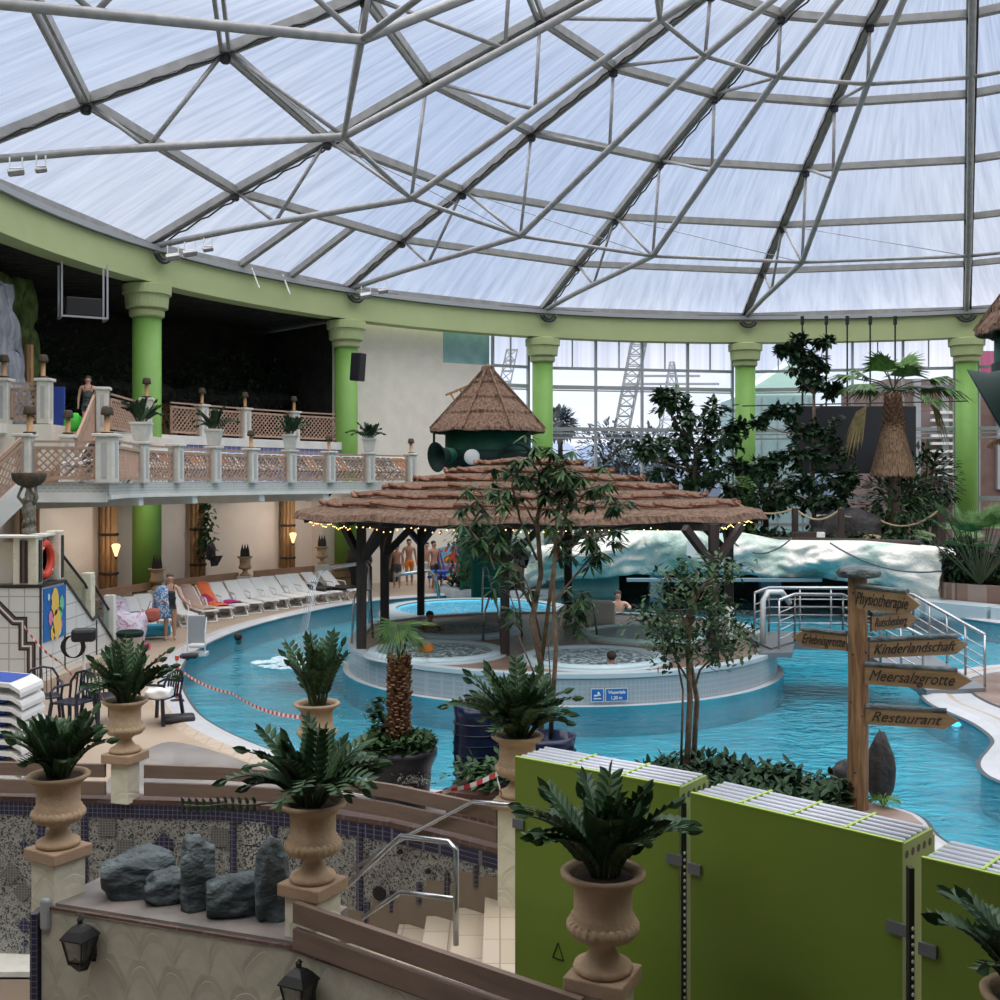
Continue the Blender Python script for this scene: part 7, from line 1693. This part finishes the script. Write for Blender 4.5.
for q in extra:
    n_ = min(allt, key=lambda v: (v-q).length); tw.tube([n_, (n_+q)/2+Vector((0,0,.05)), q], .006, 4)
for q in [t_[0] for t_ in tips]+extra:
    for c_ in range(3):
        h = q+Vector((rnd.gauss(0,.10), rnd.gauss(0,.12), rnd.gauss(0,.07)))
        for k in range(15):
            a = rnd.random()*2*PI; fo.leaf(h, (math.cos(a), math.sin(a), rnd.uniform(-1.2, .2)), (0,0,1), .17+.08*rnd.random(), .038, .1)
tw.build('twig', 'bark', e)['kind'] = 'stuff'; fo.build('foliage', M['leafB'], e)
# small round leaved tree by the pool
b0 = (P(686, 482, 14.4).x, 14.4, 0.05); e = empty('small_pool_tree', b0, 0, 'small multi stemmed tree with round leaves rising from the bed by the pool', 'tree'); tk = MB()
limbs = [([(687, 765), (690, 700), (688, 650), (692, 600), (698, 572)], .045), ([(693, 768), (697, 700), (690, 660), (686, 620), (700, 590), (712, 578)], .04), ([(681, 765), (683, 690), (676, 655), (672, 630), (668, 610)], .018), ([(688, 680), (676, 660), (668, 640), (660, 622)], .016), ([(694, 690), (700, 670), (715, 655), (722, 640)], .018), ([(690, 640), (680, 610), (672, 590), (665, 578)], .014), ([(692, 610), (712, 600), (728, 570), (738, 568)], .014), ([(690, 625), (655, 620), (648, 622)], .01)]
tips = []
for pts, r in limbs:
    q = [lb(a, b, 14.4) for a, b in pts]; q = [P(a, b, 14.4+.2*math.sin(a*.3))-Vector(b0) for a, b in pts]; tk.tube(q, r, 6, True, [r*(1-.6*i/len(q)) for i in range(len(q))]); tips.append(q[-1])
tk.build('trunk', 'bark', e, True); fo = MB(); tw = MB(); rnd = random.Random(29)
spots = [(650,622),(662,618),(672,628),(658,640),(670,650),(682,640),(700,640),(715,645),(728,640),(738,640),(722,625),(705,622),(692,628),(680,612),(672,600),(668,585),(682,578),(696,585),(710,580),(722,572),(700,600),(718,605),(728,615),(712,565),(735,568),(678,570),(690,565),(730,650),(712,655),(665,660),(705,610),(660,600),(742,632),(688,650),(645,618)]
for a, b in spots:
    q = P(a, b, 14.4+rnd.uniform(-.45,.45))-Vector(b0); n_ = min(tips, key=lambda v: (v-q).length); tw.tube([n_, (n_+q)/2, q], .006, 4)
    for k in range(46): h = q+Vector((rnd.gauss(0,.12), rnd.gauss(0,.12), rnd.gauss(0,.09))); fo.leaf(h, (rnd.uniform(-1,1), rnd.uniform(-1,1), rnd.uniform(-.9,.4)), (0,0,1), .105, .052)
tw.build('twig', 'bark', e)['kind'] = 'stuff'; fo.build('foliage', 'leafB', e)
# bed with ground cover
bedp = smooth_poly([(1.5,14.6),(2.3,15.0),(3.2,14.6),(4.0,14.0),(4.6,13.4),(4.9,12.8),(4.6,12.0),(3.4,11.6),(1.6,12.6),(1.1,13.8)], 1)
o = MB().prism(bedp, -.3, .10).build('floor_bed_front', 'rock_floor'); struct(o)
ground_cover('bed_ground_cover', [(1.6,14.3),(2.4,14.8),(3.2,14.4),(4.1,13.7),(4.25,13.2),(3.4,12.3),(1.8,13.0)], .12, 3600, .16, 'dark glossy ground cover filling the bed in front of the pool', 71, 'leafD', .28, .07)
ground_cover('bed_ground_cover_front', [(3.7,13.4),(4.1,13.2),(3.2,10.9),(1.2,10.6),(1.0,12.8)], .12, 1500, .16, 'dark ground cover between the green boxes and the bed', 72, 'leafD', .26, .07)
mb = MB(); rnd = random.Random(15)
for k in range(60): a = rnd.random()*2*PI; mb.tube([(4.6,13.25,.10), (4.6+.08*math.cos(a), 13.25+.08*math.sin(a), .22), (4.6+.2*math.cos(a), 13.25+.2*math.sin(a), .14+.08*rnd.random())], .005, 3)
tag(mb.build('grass_tuft', 'leafC'), 'thin grass tuft at the foot of the black standing stone', 'grass')
rock('standing_stone', (P(882, 482, 13.7).x-.02, 13.7, .05), (.30, .26, .90), 'basalt', 'black pointed standing stone behind the signpost', 41, .3, sub=3, amp=.22, taper=.55)
rock('small_dark_rock', (P(846, 482, 14.0).x, 14.0, .05), (.35, .3, .42), 'basalt', 'small dark rock left of the signpost foot', 42)

# ------------------------------------------------------------ signpost
SZ = 13.2; sx_ = P(857.5, 482, SZ).x; sg = empty('signpost', (sx_, SZ, .05), 0, 'wooden signpost with six pointing boards rising from the bed by the pool', 'signpost')
zT = EYE-(578-HOR)*SZ/F-.05
MB().tube([(0,0,0),(.01,0,zT*.5),(0,0,zT)], .118, 20, True, [.125, .118, .110]).build('post', 'post_wood', sg, False)
bpy.data.objects.remove(rock('cap_stone', (0,0,0), (.56,.4,.16), 'slate', None, 43)) if False else None
cs = rock('cap_stone', (sx_+.01, SZ, .05+zT-.005), (.46, .40, .15), 'slate', 'flat grey stone lying on top of the signpost', 43, sub=3, amp=.25)
kn = MB()
for px, py in ((850, 592), (850, 653), (863, 651), (859, 714), (848, 700), (852, 770)): kn.ball(((px-857.5)/F*SZ, -.112, (HOR-py)*SZ/F+EYE-.05), .014, 8, 5)
kn.build('knot', 'black', sg)
def board(txt, zc, ang, L, h, off, wtxt, left=False, tilt=0.0):
    d = Vector((math.cos(ang), math.sin(ang), 0)); up = Vector((0,0,1)); nrm = Vector((d.y, -d.x, 0))
    if left: nrm = -nrm
    s0 = .09; th = .03; tip = L; sh = L-h*.75
    o_ = nrm*off+Vector((0,0,zc))
    out = [(s0, -h/2), (sh, -h/2), (tip, 0), (sh, h/2-.02), (s0, h/2-.02)]
    mb = MB(); a = [o_+d*u+up*v-nrm*th/2 for u, v in out]; b = [o_+d*u+up*v+nrm*th/2 for u, v in out]; n = len(out)
    mb.add(a+b, [tuple(range(n)), tuple(range(2*n-1, n-1, -1))]+[(i, i+n, (i+1) % n+n, (i+1) % n) for i in range(n)]); bo_ = mb.build('board', 'board_wood', sg)
    MB().tube([o_+d*s0+up*(h/2), o_+d*(sh+.02)+up*(h/2)], .032, 10).build('half_round_cap', 'slate', bo_)
    xd = -d if left else d; c = o_+d*(s0+(sh-s0)*.52)+nrm*(th/2+.004)-up*.01
    lettering(txt, h*.80, 'black', bo_, frame(c, xd), wtxt, .45, 0)
Z0 = EYE-.05
def zpx(py): return (HOR-py)*SZ/F+Z0
board('Physiotherapie', zpx(597)+.01, math.radians(-60), .99, .26, .10, .76)
board('Rutschenberg', zpx(622), math.radians(32), .92, .20, .12, .60)
board('Kinderlandschaft', zpx(648), math.radians(15), 1.45, .22, .10, 1.14)
board('Meersalzgrotte', zpx(674)+.02, math.radians(-22), 1.26, .235, .10, .94)
board('Restaurant', zpx(713), math.radians(-17), 1.12, .21, .10, .78)
board('Erlebnisgrotte', zpx(642)-.0, math.radians(180-42), .80, .21, .10, .56, True)

# ------------------------------------------------------------ lime green boxes with tube tops
def cabinet(f0, f1, zt, label, n_div, depth=.45):
    f0 = Vector((*f0, 0)); f1 = Vector((*f1, 0)); d = (f1-f0); L = d.length; d.normalize(); nb = Vector((-d.y, d.x, 0))
    e = empty('lime_box', f0, math.atan2(d.y, d.x), label, 'green box', 'lime green boxes with white tube tops')
    t_ = .022; zb = .0
    MB().box((L/2, t_/2, zt/2), (L, t_, zt)).build('front_panel', 'lime', e); MB().box((L/2, depth-t_/2, (zt-.05)/2), (L, t_, zt-.05)).build('back_panel', 'lime', e)
    for x in (t_/2, L-t_/2): MB().box((x, depth/2, (zt-.01)/2), (t_, depth-2*t_, zt-.01)).build('end_panel', 'lime', e)
    for k in range(1, n_div): MB().box((L*k/n_div, depth/2, zt-.02), (.018, depth-2*t_, .06)).build('divider', 'lime_edge', e)
    MB().box((L/2, t_/2, zt+.002), (L, t_+.004, .008)).build('top_edge', 'lime_edge', e)
    for k in range(5):
        y = t_+(depth-2*t_)*(k+.6)/5.2; MB().tube([(.02, y, zt-.012), (L-.02, y, zt-.012)], .021, 10).build('tube', 'rail_white', e, True)
    hl = MB()
    for k in range(5): hl.lathe([(.025, 0), (.0, .001)], 10, (L+.001, .06+k*.08, zt-.08), axis=Matrix.Rotation(PI/2, 3, 'Y'))
    hl.build('tube_hole', 'black', e)['kind'] = 'stuff'
    MB().box((L-.03, -.012, zt-.50), (.12, .02, .07)).build('hinge_plate', 'inox_d', e); MB().box((.04, -.012, zt-.50), (.10, .02, .07)).build('hinge_plate', 'inox_d', e)
    MB().box((L/2, depth/2, .03), (L-.1, depth-.1, .06)).build('base', 'black', e); return e
cb1 = cabinet((.115, 8.43), (1.235, 7.60), 1.90, 'left lime green box with white tube top and a small triangle mark', 3)
cb2 = cabinet((1.285, 7.45), (2.34, 6.42), 1.90, 'middle lime green box with white tube top, below the signpost', 4)
cb3 = cabinet((2.355, 6.17), (3.30, 5.29), 1.90, 'right lime green box with white tube top, cut by the picture edge', 4)
cm_ = MB(); q = [(.345, .62), (.445, .62), (.395, .74)]
for a, b in zip(q, q[1:]+q[:1]): cm_.bar((a[0], -.003, a[1]-.16), (b[0], -.003, b[1]-.16), .006)
cm_.build('triangle_mark', 'black', cb1)
for a, b, wd in (((1.262, 7.545), (0,0), 'black gap profile with white dots between the left and middle green boxes'), ((2.345, 6.27), (0,0), 'black gap profile with white dots between the middle and right green boxes')):
    e = empty('gap_strip', (a[0], a[1], 0), 0, wd, 'strip', 'gap strips between the green boxes'); MB().box((0,.04,.9), (.03, .05, 1.8)).build('profile', 'black', e); mb = MB()
    for k in range(30): mb.ball((-.0, .0, .1+k*.047), .009, 6, 4, (1, .5, 1.4))
    mb.build('dot', 'white_pl', e)['kind'] = 'stuff'
# barrier tapes
def tape(pts, label, sag=.08, w=.05):
    mb = MB(); P_ = []
    for a, b in zip(pts, pts[1:]):
        for k in range(9): f = k/8; P_.append(Vector(a).lerp(Vector(b), f)-Vector((0,0,sag*4*f*(1-f))))
    vs = []; L = [0]
    for i, p in enumerate(P_):
        if i: L.append(L[-1]+(p-P_[i-1]).length)
        tw_ = .5*math.sin(i*.5); vs += [p+Vector((0, w/2*math.sin(tw_), w/2*math.cos(tw_))), p-Vector((0, w/2*math.sin(tw_), w/2*math.cos(tw_)))]
    mb.add(vs, [(2*i, 2*i+1, 2*i+3, 2*i+2) for i in range(len(P_)-1)]); o = mb.build('barrier_tape', 'red_tape')
    uv = o.data.uv_layers.new(name='UVMap')
    for poly in o.data.polygons:
        for li in poly.loop_indices: uv.data[li].uv = (L[o.data.loops[li].vertex_index//2], 0)
    return tag(o, label, 'barrier tape', 'red and white barrier tapes')
tape([P(178, 668, 20.3), P(232, 693, 17.5), P(300, 717, 14.2), P(330, 735, 12.6)], 'red and white barrier tape running over the pool to the rear middle urn')
tape([P(24, 626, 20.9), P(60, 662, 19.8), P(100, 692, 18.6), P(118, 712, 14.5), P(125, 745, 12.4)], 'red and white barrier tape from the tiled wall to the rear left urn')
tape([P(404, 797, 11.65), P(450, 790, 11.5), P(500, 772, 10.9)], 'red and white barrier tape along the railing towards the rear right urn', .03)
tape([P(178, 668, 20.3), P(184, 640, 23.0), P(188, 620, 24.6)], 'red and white barrier tape between the tape pole and the pool lift')
tape([P(404, 788, 11.62), P(404, 802, 11.62)], 'short end of barrier tape knotted over the railing', 0)
tape([P(497, 778, 10.45), P(502, 795, 10.45)], 'short end of barrier tape hanging at the rear right pillar', 0)
p = G(177, 702); e = empty('tape_pole', p, 0, 'slim white pole wound with red and white tape at the pool edge', 'pole'); MB().tube([(0,0,0),(0,0,.85)], .025, 8).build('pole', 'white_pl', e); mb = MB()
for k in range(5): mb.lathe([(.035, .08+k*.17), (.038, .16+k*.17)], 10)
mb.build('red_band', 'red', e); MB().lathe([(.14, 0), (.12, .04), (.02, .06)], 14).build('foot', 'black', e)

# ------------------------------------------------------------ bridge
br = empty('footbridge', (6.2, 24.3, 0), 0, 'grey footbridge with stainless railings from the island to the right', 'bridge')
def R2(x, y, z): return Vector((x-6.2, y-24.3, z))
deckp = [(5.55, 22.6), (6.3, 23.6), (8.15, 23.5), (8.2, 25.0), (6.0, 25.1), (5.4, 24.2)]
MB().prism([(x-6.2, y-24.3) for x, y in deckp], .42, .60).build('deck', 'inox_d', br)
rmp = MB(); rmp.add([R2(7.35,23.5,.42), R2(8.75,23.5,.42), R2(9.2,20.9,-.05), R2(8.0,20.7,-.05), R2(7.35,23.5,.60), R2(8.75,23.5,.60), R2(9.2,20.9,.10), R2(8.0,20.7,.10)], [(3,2,1,0),(4,5,6,7),(0,1,5,4),(1,2,6,5),(2,3,7,6),(3,0,4,7)]); rmp.build('ramp', 'inox_d', br)
rmp = MB(); rmp.prism([(5.2-6.2, 22.2-24.3), (5.9-6.2, 22.3-24.3), (6.3-6.2, 23.6-24.3), (5.5-6.2, 23.8-24.3)], .46, .56); rmp.build('island_ramp', 'inox_d', br)
def guard(pts, z_add=0.0, posts_n=5, h=1.0):
    mb = MB(); P_ = [R2(*p) for p in pts]
    mb.tube([p+Vector((0,0,h)) for p in P_], .036, 8)
    for b_ in (.2, .38, .56, .74): mb.tube([p+Vector((0,0,h*b_)) for p in P_], .014, 6)
    for a, b in zip(P_, P_[1:]):
        n_ = max(1, round((b-a).length/.75))
        for k in range(n_+1): q = a.lerp(b, k/n_); mb.tube([q, q+Vector((0,0,h))], .024, 6)
    return mb.build('railing', 'inox', br, True)
guard([(5.75, 22.75, .56), (6.3, 23.6, .60), (7.3, 23.5, .60)]); guard([(5.6, 24.3, .56), (6.1, 25.05, .6), (8.2, 25.0, .60), (8.8, 23.5, .6), (9.2, 20.95, .10)]); guard([(7.3, 23.5, .60), (7.95, 20.75, .10)])
mb = MB(); mb.tube([R2(5.55,23.3,.5), R2(5.55,23.3,1.5), R2(5.7,23.5,1.66), R2(6.1,23.9,1.62), R2(6.35,24.2,1.35)], .06, 8); mb.build('bent_spout', 'white_pl', br, True)
tag(MB().lathe([(.28,0),(.3,.5),(.24,.9),(.1,.95)], 16, (P(728,482,23.0).x, 23.0, .47), sx=.5, sy=.5).build('white_canister', 'white_pl', None, True), 'pale canister standing between the right pavilion posts', 'canister')

# ------------------------------------------------------------ people
def skin_chain(name, pts, edges, radii, m, parent, root=0, lvl=1):
    me = bpy.data.meshes.new(name); me.from_pydata([Vector(p) for p in pts], edges, []); o = bpy.data.objects.new(name, me); COL.objects.link(o)
    if parent is not None: o.parent = parent
    o.modifiers.new('skin', 'SKIN')
    if not me.skin_vertices: 
        bm = bmesh.new(); bm.from_mesh(me); bm.verts.layers.skin.verify(); bm.to_mesh(me); bm.free()
    for i, r in enumerate(radii):
        sv = me.skin_vertices[0].data[i]; sv.radius = (r, r) if not isinstance(r, tuple) else r; sv.use_root = (i == root)
    o.modifiers['skin'].use_smooth_shade = True
    s = o.modifiers.new('subdivision', 'SUBSURF'); s.levels = lvl; s.render_levels = lvl
    me.materials.append(M[m] if isinstance(m, str) else m); return o
def person(loc, rz, H, label, skin='skin', hair='hair', shorts=None, top=None, arms=None, legs=None, female=False, long_shorts=True, belly=1.0, cut=None):
    """a standing adult built from a jointed skeleton; -y is the front"""
    e = empty('person', loc, rz, label, 'person'); s = H
    A = arms or {}; elbR = A.get('er', (.145, .01, .635)); wrR = A.get('wr', (.155, -.03, .50)); elbL = A.get('el', (-.145, .01, .635)); wrL = A.get('wl', (-.155, -.03, .50))
    G_ = legs or {}; kR = G_.get('kr', (.058, -.015, .285)); aR = G_.get('ar', (.062, .01, .045)); kL = G_.get('kl', (-.058, -.015, .285)); aL = G_.get('al', (-.062, .01, .045))
    sw = .098 if female else .112
    pts = [(0,.005,.525), (0,.005,.60), (0,0,.68), (0,.0,.755), (0,.005,.825), (0,0,.865), (0,-.006,.915), (0,0,.955),
           (sw,.005,.80), elbR, wrR, (-sw,.005,.80), elbL, wrL, (.052,.005,.49), kR, aR, (aR[0]+.005, aR[1]-.085, .018), (-.052,.005,.49), kL, aL, (aL[0]-.005, aL[1]-.085, .018)]
    rad = [.078, .068*belly, .075*belly, .078, .036, .034, .052, .044, .036, .025, .018, .036, .025, .018, .058, .036, .023, .018, .058, .036, .023, .018]
    ed = [(0,1),(1,2),(2,3),(3,4),(4,5),(5,6),(6,7),(3,8),(8,9),(9,10),(3,11),(11,12),(12,13),(0,14),(14,15),(15,16),(16,17),(0,18),(18,19),(19,20),(20,21)]
    for wi, sgn in ((10, 1), (13, -1)):
        w_ = Vector(pts[wi]); el = Vector(pts[wi-1]); d = (w_-el).normalized(); palm = w_+d*.045; pi = len(pts); pts.append(tuple(palm)); rad.append(.020); ed.append((wi, pi))
        for k, (sp_, ln_) in enumerate(((-.016, .040), (-.006, .046), (.004, .044), (.013, .036))):
            q = palm+d*ln_+Vector((0, sp_-.008, 0)); pts.append(tuple(q)); rad.append(.0050); ed.append((pi, len(pts)-1))
        q = w_+d*.04+Vector((0, -.032, 0)); pts.append(tuple(q)); rad.append(.0055); ed.append((wi, len(pts)-1))
    flat = [(r, r*.78) if i in (1, 2, 3) else r for i, r in enumerate(rad)]
    body = skin_chain('body', [Vector(p)*s for p in pts], ed, [(r*s if not isinstance(r, tuple) else (r[0]*s, r[1]*s)) for r in flat], skin, e)
    hm = MB(); 
    hm.ball((0, .020*s, .953*s), .053*s, 12, 8, (1.0, 1.0, .85)); ho = hm.build('hair', hair, e, True)
    if female: MB().ball((0, .055*s, .93*s), .032*s, 10, 6).build('hair_bun', hair, e, True)
    fc = MB(); fc.ball((.02*s, -.052*s, .918*s), .006*s, 6, 4).ball((-.02*s, -.052*s, .918*s), .006*s, 6, 4); fc.build('eyes', 'black', e, True)
    MB().ball((0, -.060*s, .903*s), .010*s, 6, 4, (.8, 1, 1.3)).build('nose', skin, e, True); MB().box((0, -.053*s, .884*s), (.026*s, .008*s, .006*s)).build('mouth', 'red', e)
    er = MB(); er.ball((.052*s, 0, .912*s), .012*s, 6, 4, (.5, 1, 1.4)).ball((-.052*s, 0, .912*s), .012*s, 6, 4, (.5, 1, 1.4)); er.build('ears', skin, e, True)
    if shorts:
        f = .66 if long_shorts else .38
        q = [Vector((0,.005,.575)), Vector((0,.005,.525)), Vector((.054,.005,.48)), Vector((.054,.005,.49)).lerp(Vector(kR), f), Vector((-.054,.005,.48)), Vector((-.054,.005,.49)).lerp(Vector(kL), f)]
        skin_chain('shorts', [v*s for v in q], [(0,1),(1,2),(2,3),(1,4),(4,5)], [.077*s*belly, .084*s, .066*s, .056*s, .066*s, .056*s], shorts, e, 1)
    if top:
        q = [Vector((0,.005,.505)), Vector((0,.005,.55)), Vector((0,.0,.61)), Vector((0,-.002,.69)), Vector((0,-.004,.752))]
        skin_chain('swimsuit', [v*s for v in q], [(0,1),(1,2),(2,3),(3,4)], [.074*s, .084*s, .078*s, .086*s, .088*s], top, e, 1)
        for sx in (-1, 1): MB().tube([(sx*.045*s, -.06*s, .77*s), (sx*.06*s, -.02*s, .835*s), (sx*.05*s, .06*s, .77*s)], .008*s, 5).build('strap', top, e)
    return e
w_ = person(G(170, 640), .35, 1.70, 'woman in a black swimsuit holding a blue patterned robe beside the loungers', 'skin', 'hair_g', None, 'black', {'er': (.15, -.06, .64), 'wr': (.235, -.12, .56), 'el': (-.15, -.03, .64), 'wl': (-.09, -.14, .60)}, female=True)
p = G(170, 640); rb_ = empty('patterned_robe', (p.x-.15, p.y-.16, .42), .35, 'blue and white patterned robe hanging over the arm of the woman', 'robe')
q = MB().lathe([(.02, 1.0), (.13, .96), (.20, .78), (.24, .5), (.27, .2), (.25, .02), (.0, .0)], 18, sx=1.0, sy=.55); rnd = random.Random(7)
q.v = [(x*(1+.2*math.sin(7*math.atan2(y, x))), y*(1+.2*math.sin(7*math.atan2(y, x))), z) for x, y, z in q.v]; q.build('cloth', 'bluepat', rb_, True); rb_.scale = (.85, .85, .85); rb_.location.z = .55
hb = empty('handbag', (p.x-.32, p.y-.38, .52), .3, 'reddish brown handbag carried by the woman with the robe', 'handbag'); rock('bag_body', (0,0,0), (.36, .2, .34), 'fibre_brown', None, 51, amp=.15).parent = hb; MB().tube([(-.12,0,.3),(-.05,0,.5),(.08,0,.5),(.12,0,.3)], .012, 5).build('handle', 'fibre_brown', hb)
person(G(397, 588), -.15, 1.66, 'man in grey patterned swim shorts standing left in the group by the wall', 'skin2', 'hair', 'camo', belly=1.12)
person(G(408, 586)+Vector((0,.5,0)), .2, 1.80, 'man in orange swim shorts in the group by the wall', 'skin2', 'hair', 'orange', legs={'kl': (-.055, -.05, .285), 'al': (-.05, -.02, .045)})
person(G(434, 590), .75, 1.84, 'man in black swim shorts standing right of the pavilion post', 'skin2', 'hair', 'black', legs={'kl': (-.058, -.06, .285), 'al': (-.062, -.03, .045)})
person(G(426, 587)+Vector((0,.4,0)), .1, 1.70, 'person with a white towel round the hips half hidden by the pavilion post', 'skin', 'hair', 'white_pl')
def swimmer(p, label, skin='skin', hair='hair', bald=False, s=1.0, arms=True, rz=0.0):
    e = empty('person', p, rz, label, 'person')
    if not arms: 
        skin_chain('body', [Vector(v)*s for v in ((0,0,.05), (0,0,.12), (0,-.01,.19), (0,0,.27))], [(0,1),(1,2),(2,3)], [.07*s, .06*s, .088*s, .075*s], skin, e, 1)
    pts = [(0,0,-.45), (0,0,-.12), (0,0,.03), (0,0,.10), (0,-.01,.19), (0,0,.27), (.19,0,.0), (.30,-.12,-.12), (.22,-.35,-.10), (-.19,0,.0), (-.30,-.12,-.12), (-.22,-.35,-.10)]
    rad = [.13, .15, .075, .06, .088, .075, .065, .048, .036, .065, .048, .036]
    if arms: skin_chain('body', [Vector(v)*s for v in pts], [(0,1),(1,2),(2,3),(3,4),(4,5),(1,6),(6,7),(7,8),(1,9),(9,10),(10,11)], [r*s for r in rad], skin, e, 1)
    if not bald: MB().ball((0, .028*s, .235*s), .098*s, 12, 8, (.98, 1, .9)).build('hair', hair, e, True)
    MB().ball((0, -.10*s, .18*s), .018*s, 6, 4, (.8,1,1.3)).build('nose', skin, e, True); f = MB(); f.ball((.035*s, -.085*s, .205*s), .011*s, 6, 4).ball((-.035*s, -.085*s, .205*s), .011*s, 6, 4); f.build('eyes', 'black', e, True)
    return e
swimmer(G(239, 639, -.06)+Vector((0,0,-.20)), 'dark haired swimmer in the left part of the pool near the edge', 'skin', 'hair', rz=PI*.8, s=1.15, arms=False)
swimmer(Vector((P(430,620,26.4).x, 26.4, .60)), 'dark haired man sitting in the foaming tub behind the small palm', 'skin2', rz=.2)
swimmer(Vector((P(611,660,21.3).x, 21.2, .44)), 'dark haired head of a bather in the right front tub', 'skin2', rz=PI)
swimmer(G(618, 611, .05)+Vector((0,0,.25)), 'dark haired man standing chest deep in the water under the ice overhang', 'skin', s=1.2)
swimmer(G(659, 628, -.06)+Vector((0,0,.05)), 'bald man in the water left of the small tree crown', 'skin', bald=True, s=1.2, rz=2.6)
rock('orange_float', (P(427, 650, 22.9).x, 22.6, .50), (.30, .3, .22), 'orange', 'small orange float in the left front tub', 52, cat='float')
# person in the dark behind the lattice stair
person(Vector((P(88, 430, 31).x, 31, 5.35)), .4, 1.65, 'person in the shade of the grotto terrace above the short stair', 'skin', 'hair', 'camo', 'camo')
# blue chairs and towel near the standing men
for px, wd in ((440, 'blue cushioned upright chair behind the man in black shorts'), (460, 'blue cushioned upright chair behind the colourful towel')):
    p = P(px, 590, 42.0); e = empty('blue_chair', (p.x, 42.0, 0), -.3, wd, 'chair', 'blue upright chairs by the cream wall'); MB().box((0,.2,.85),(.62,.08,1.2), rot=Matrix.Rotation(-.2,3,'X')).build('backrest','blue_cloth',e); MB().box((0,-.2,.42),(.6,.7,.09)).build('seat','blue_cloth',e); MB().bar((-.28,-.5,0),(-.28,-.5,.4),.04).bar((.28,-.5,0),(.28,-.5,.4),.04).bar((-.28,.2,0),(-.28,.2,.4),.04).bar((.28,.2,0),(.28,.2,.4),.04).build('leg','white_pl',e)
p = P(452, 570, 41.3); tag(MB().box((p.x, 41.3, .95), (.62,.05,1.35), rot=Matrix.Rotation(-.25,3,'Y')).build('colourful_towel', towel_mat('colourful_picture_towel', [(.15,.45,.60),(.75,.45,.03),(.65,.06,.03),(.2,.5,.65),(.5,.1,.3)], 1.3)), 'light blue towel with orange and red pattern hung over a chair', 'towel')
e = empty('side_table', G(441, 592)+Vector((0,0,0)), 0, 'round blue topped side table near the colourful towel', 'table'); MB().lathe([(.42,.70),(.42,.78),(.0,.80)], 20).build('top','blue_cloth',e); MB().tube([(0,0,0),(0,0,.7)],.03,6).build('leg','iron',e); MB().lathe([(.25,0),(.05,.05)],14).build('foot','blue_cloth',e)
p = G(357, 592); e = empty('parasol_stand', (p.x, p.y+.6, 0), 0, 'black covered stand behind the last lounger beside the dark post', 'stand'); MB().lathe([(.3,0),(.32,.6),(.5,1.1),(.42,1.45),(.1,1.6)], 14).build('cover','black',e,True); MB().lathe([(.34,0),(.3,.08)], 14).build('foot','iron',e)
p = G(386, 584); tag(bevel(MB().box((p.x, p.y+1.0, .6), (.8,.5,1.2)).build('black_bin_bag','black'),.1), 'black boxy bag behind the man in patterned shorts', 'bag')
# loudspeaker on the column
p = P(358, 367, 39.5); e = empty('loudspeaker', p, -.5, 'black loudspeaker mounted on the right side of the green column', 'loudspeaker'); bevel(MB().box((0,0,0),(.42,.38,1.0), rot=Matrix.Rotation(.08,3,'Y')).build('cabinet','black',e),.03); MB().box((0,-.20,0),(.36,.02,.92), rot=Matrix.Rotation(.08,3,'Y')).build('grille','black_gloss',e); MB().tube([(-.1,.1,0),(-.45,.5,0)],.05,6).build('bracket','iron',e)

# ------------------------------------------------------------ unseen gallery round the camera, ceiling and walls added to shade the foreground
struct(MB().box((0, -7.4, 7.3), (60, 24.4, .3)).build('ceiling_shade', 'soffit')); struct(MB().box((0, -3.5, 2.2), (60, 12, .25)).build('floor_gallery', 'taupe'))
struct(MB().box((0, -12, 4.8), (60, .3, 5.2)).build('wall_shade', 'cream'))
struct(MB().box((-22, -3, 4.8), (.3, 22, 5.2)).build('wall_shade_left', 'taupe')); struct(MB().box((30, -3, 4.8), (.3, 22, 5.2)).build('wall_shade_right', 'taupe'))
sc.view_settings.exposure = 0.35
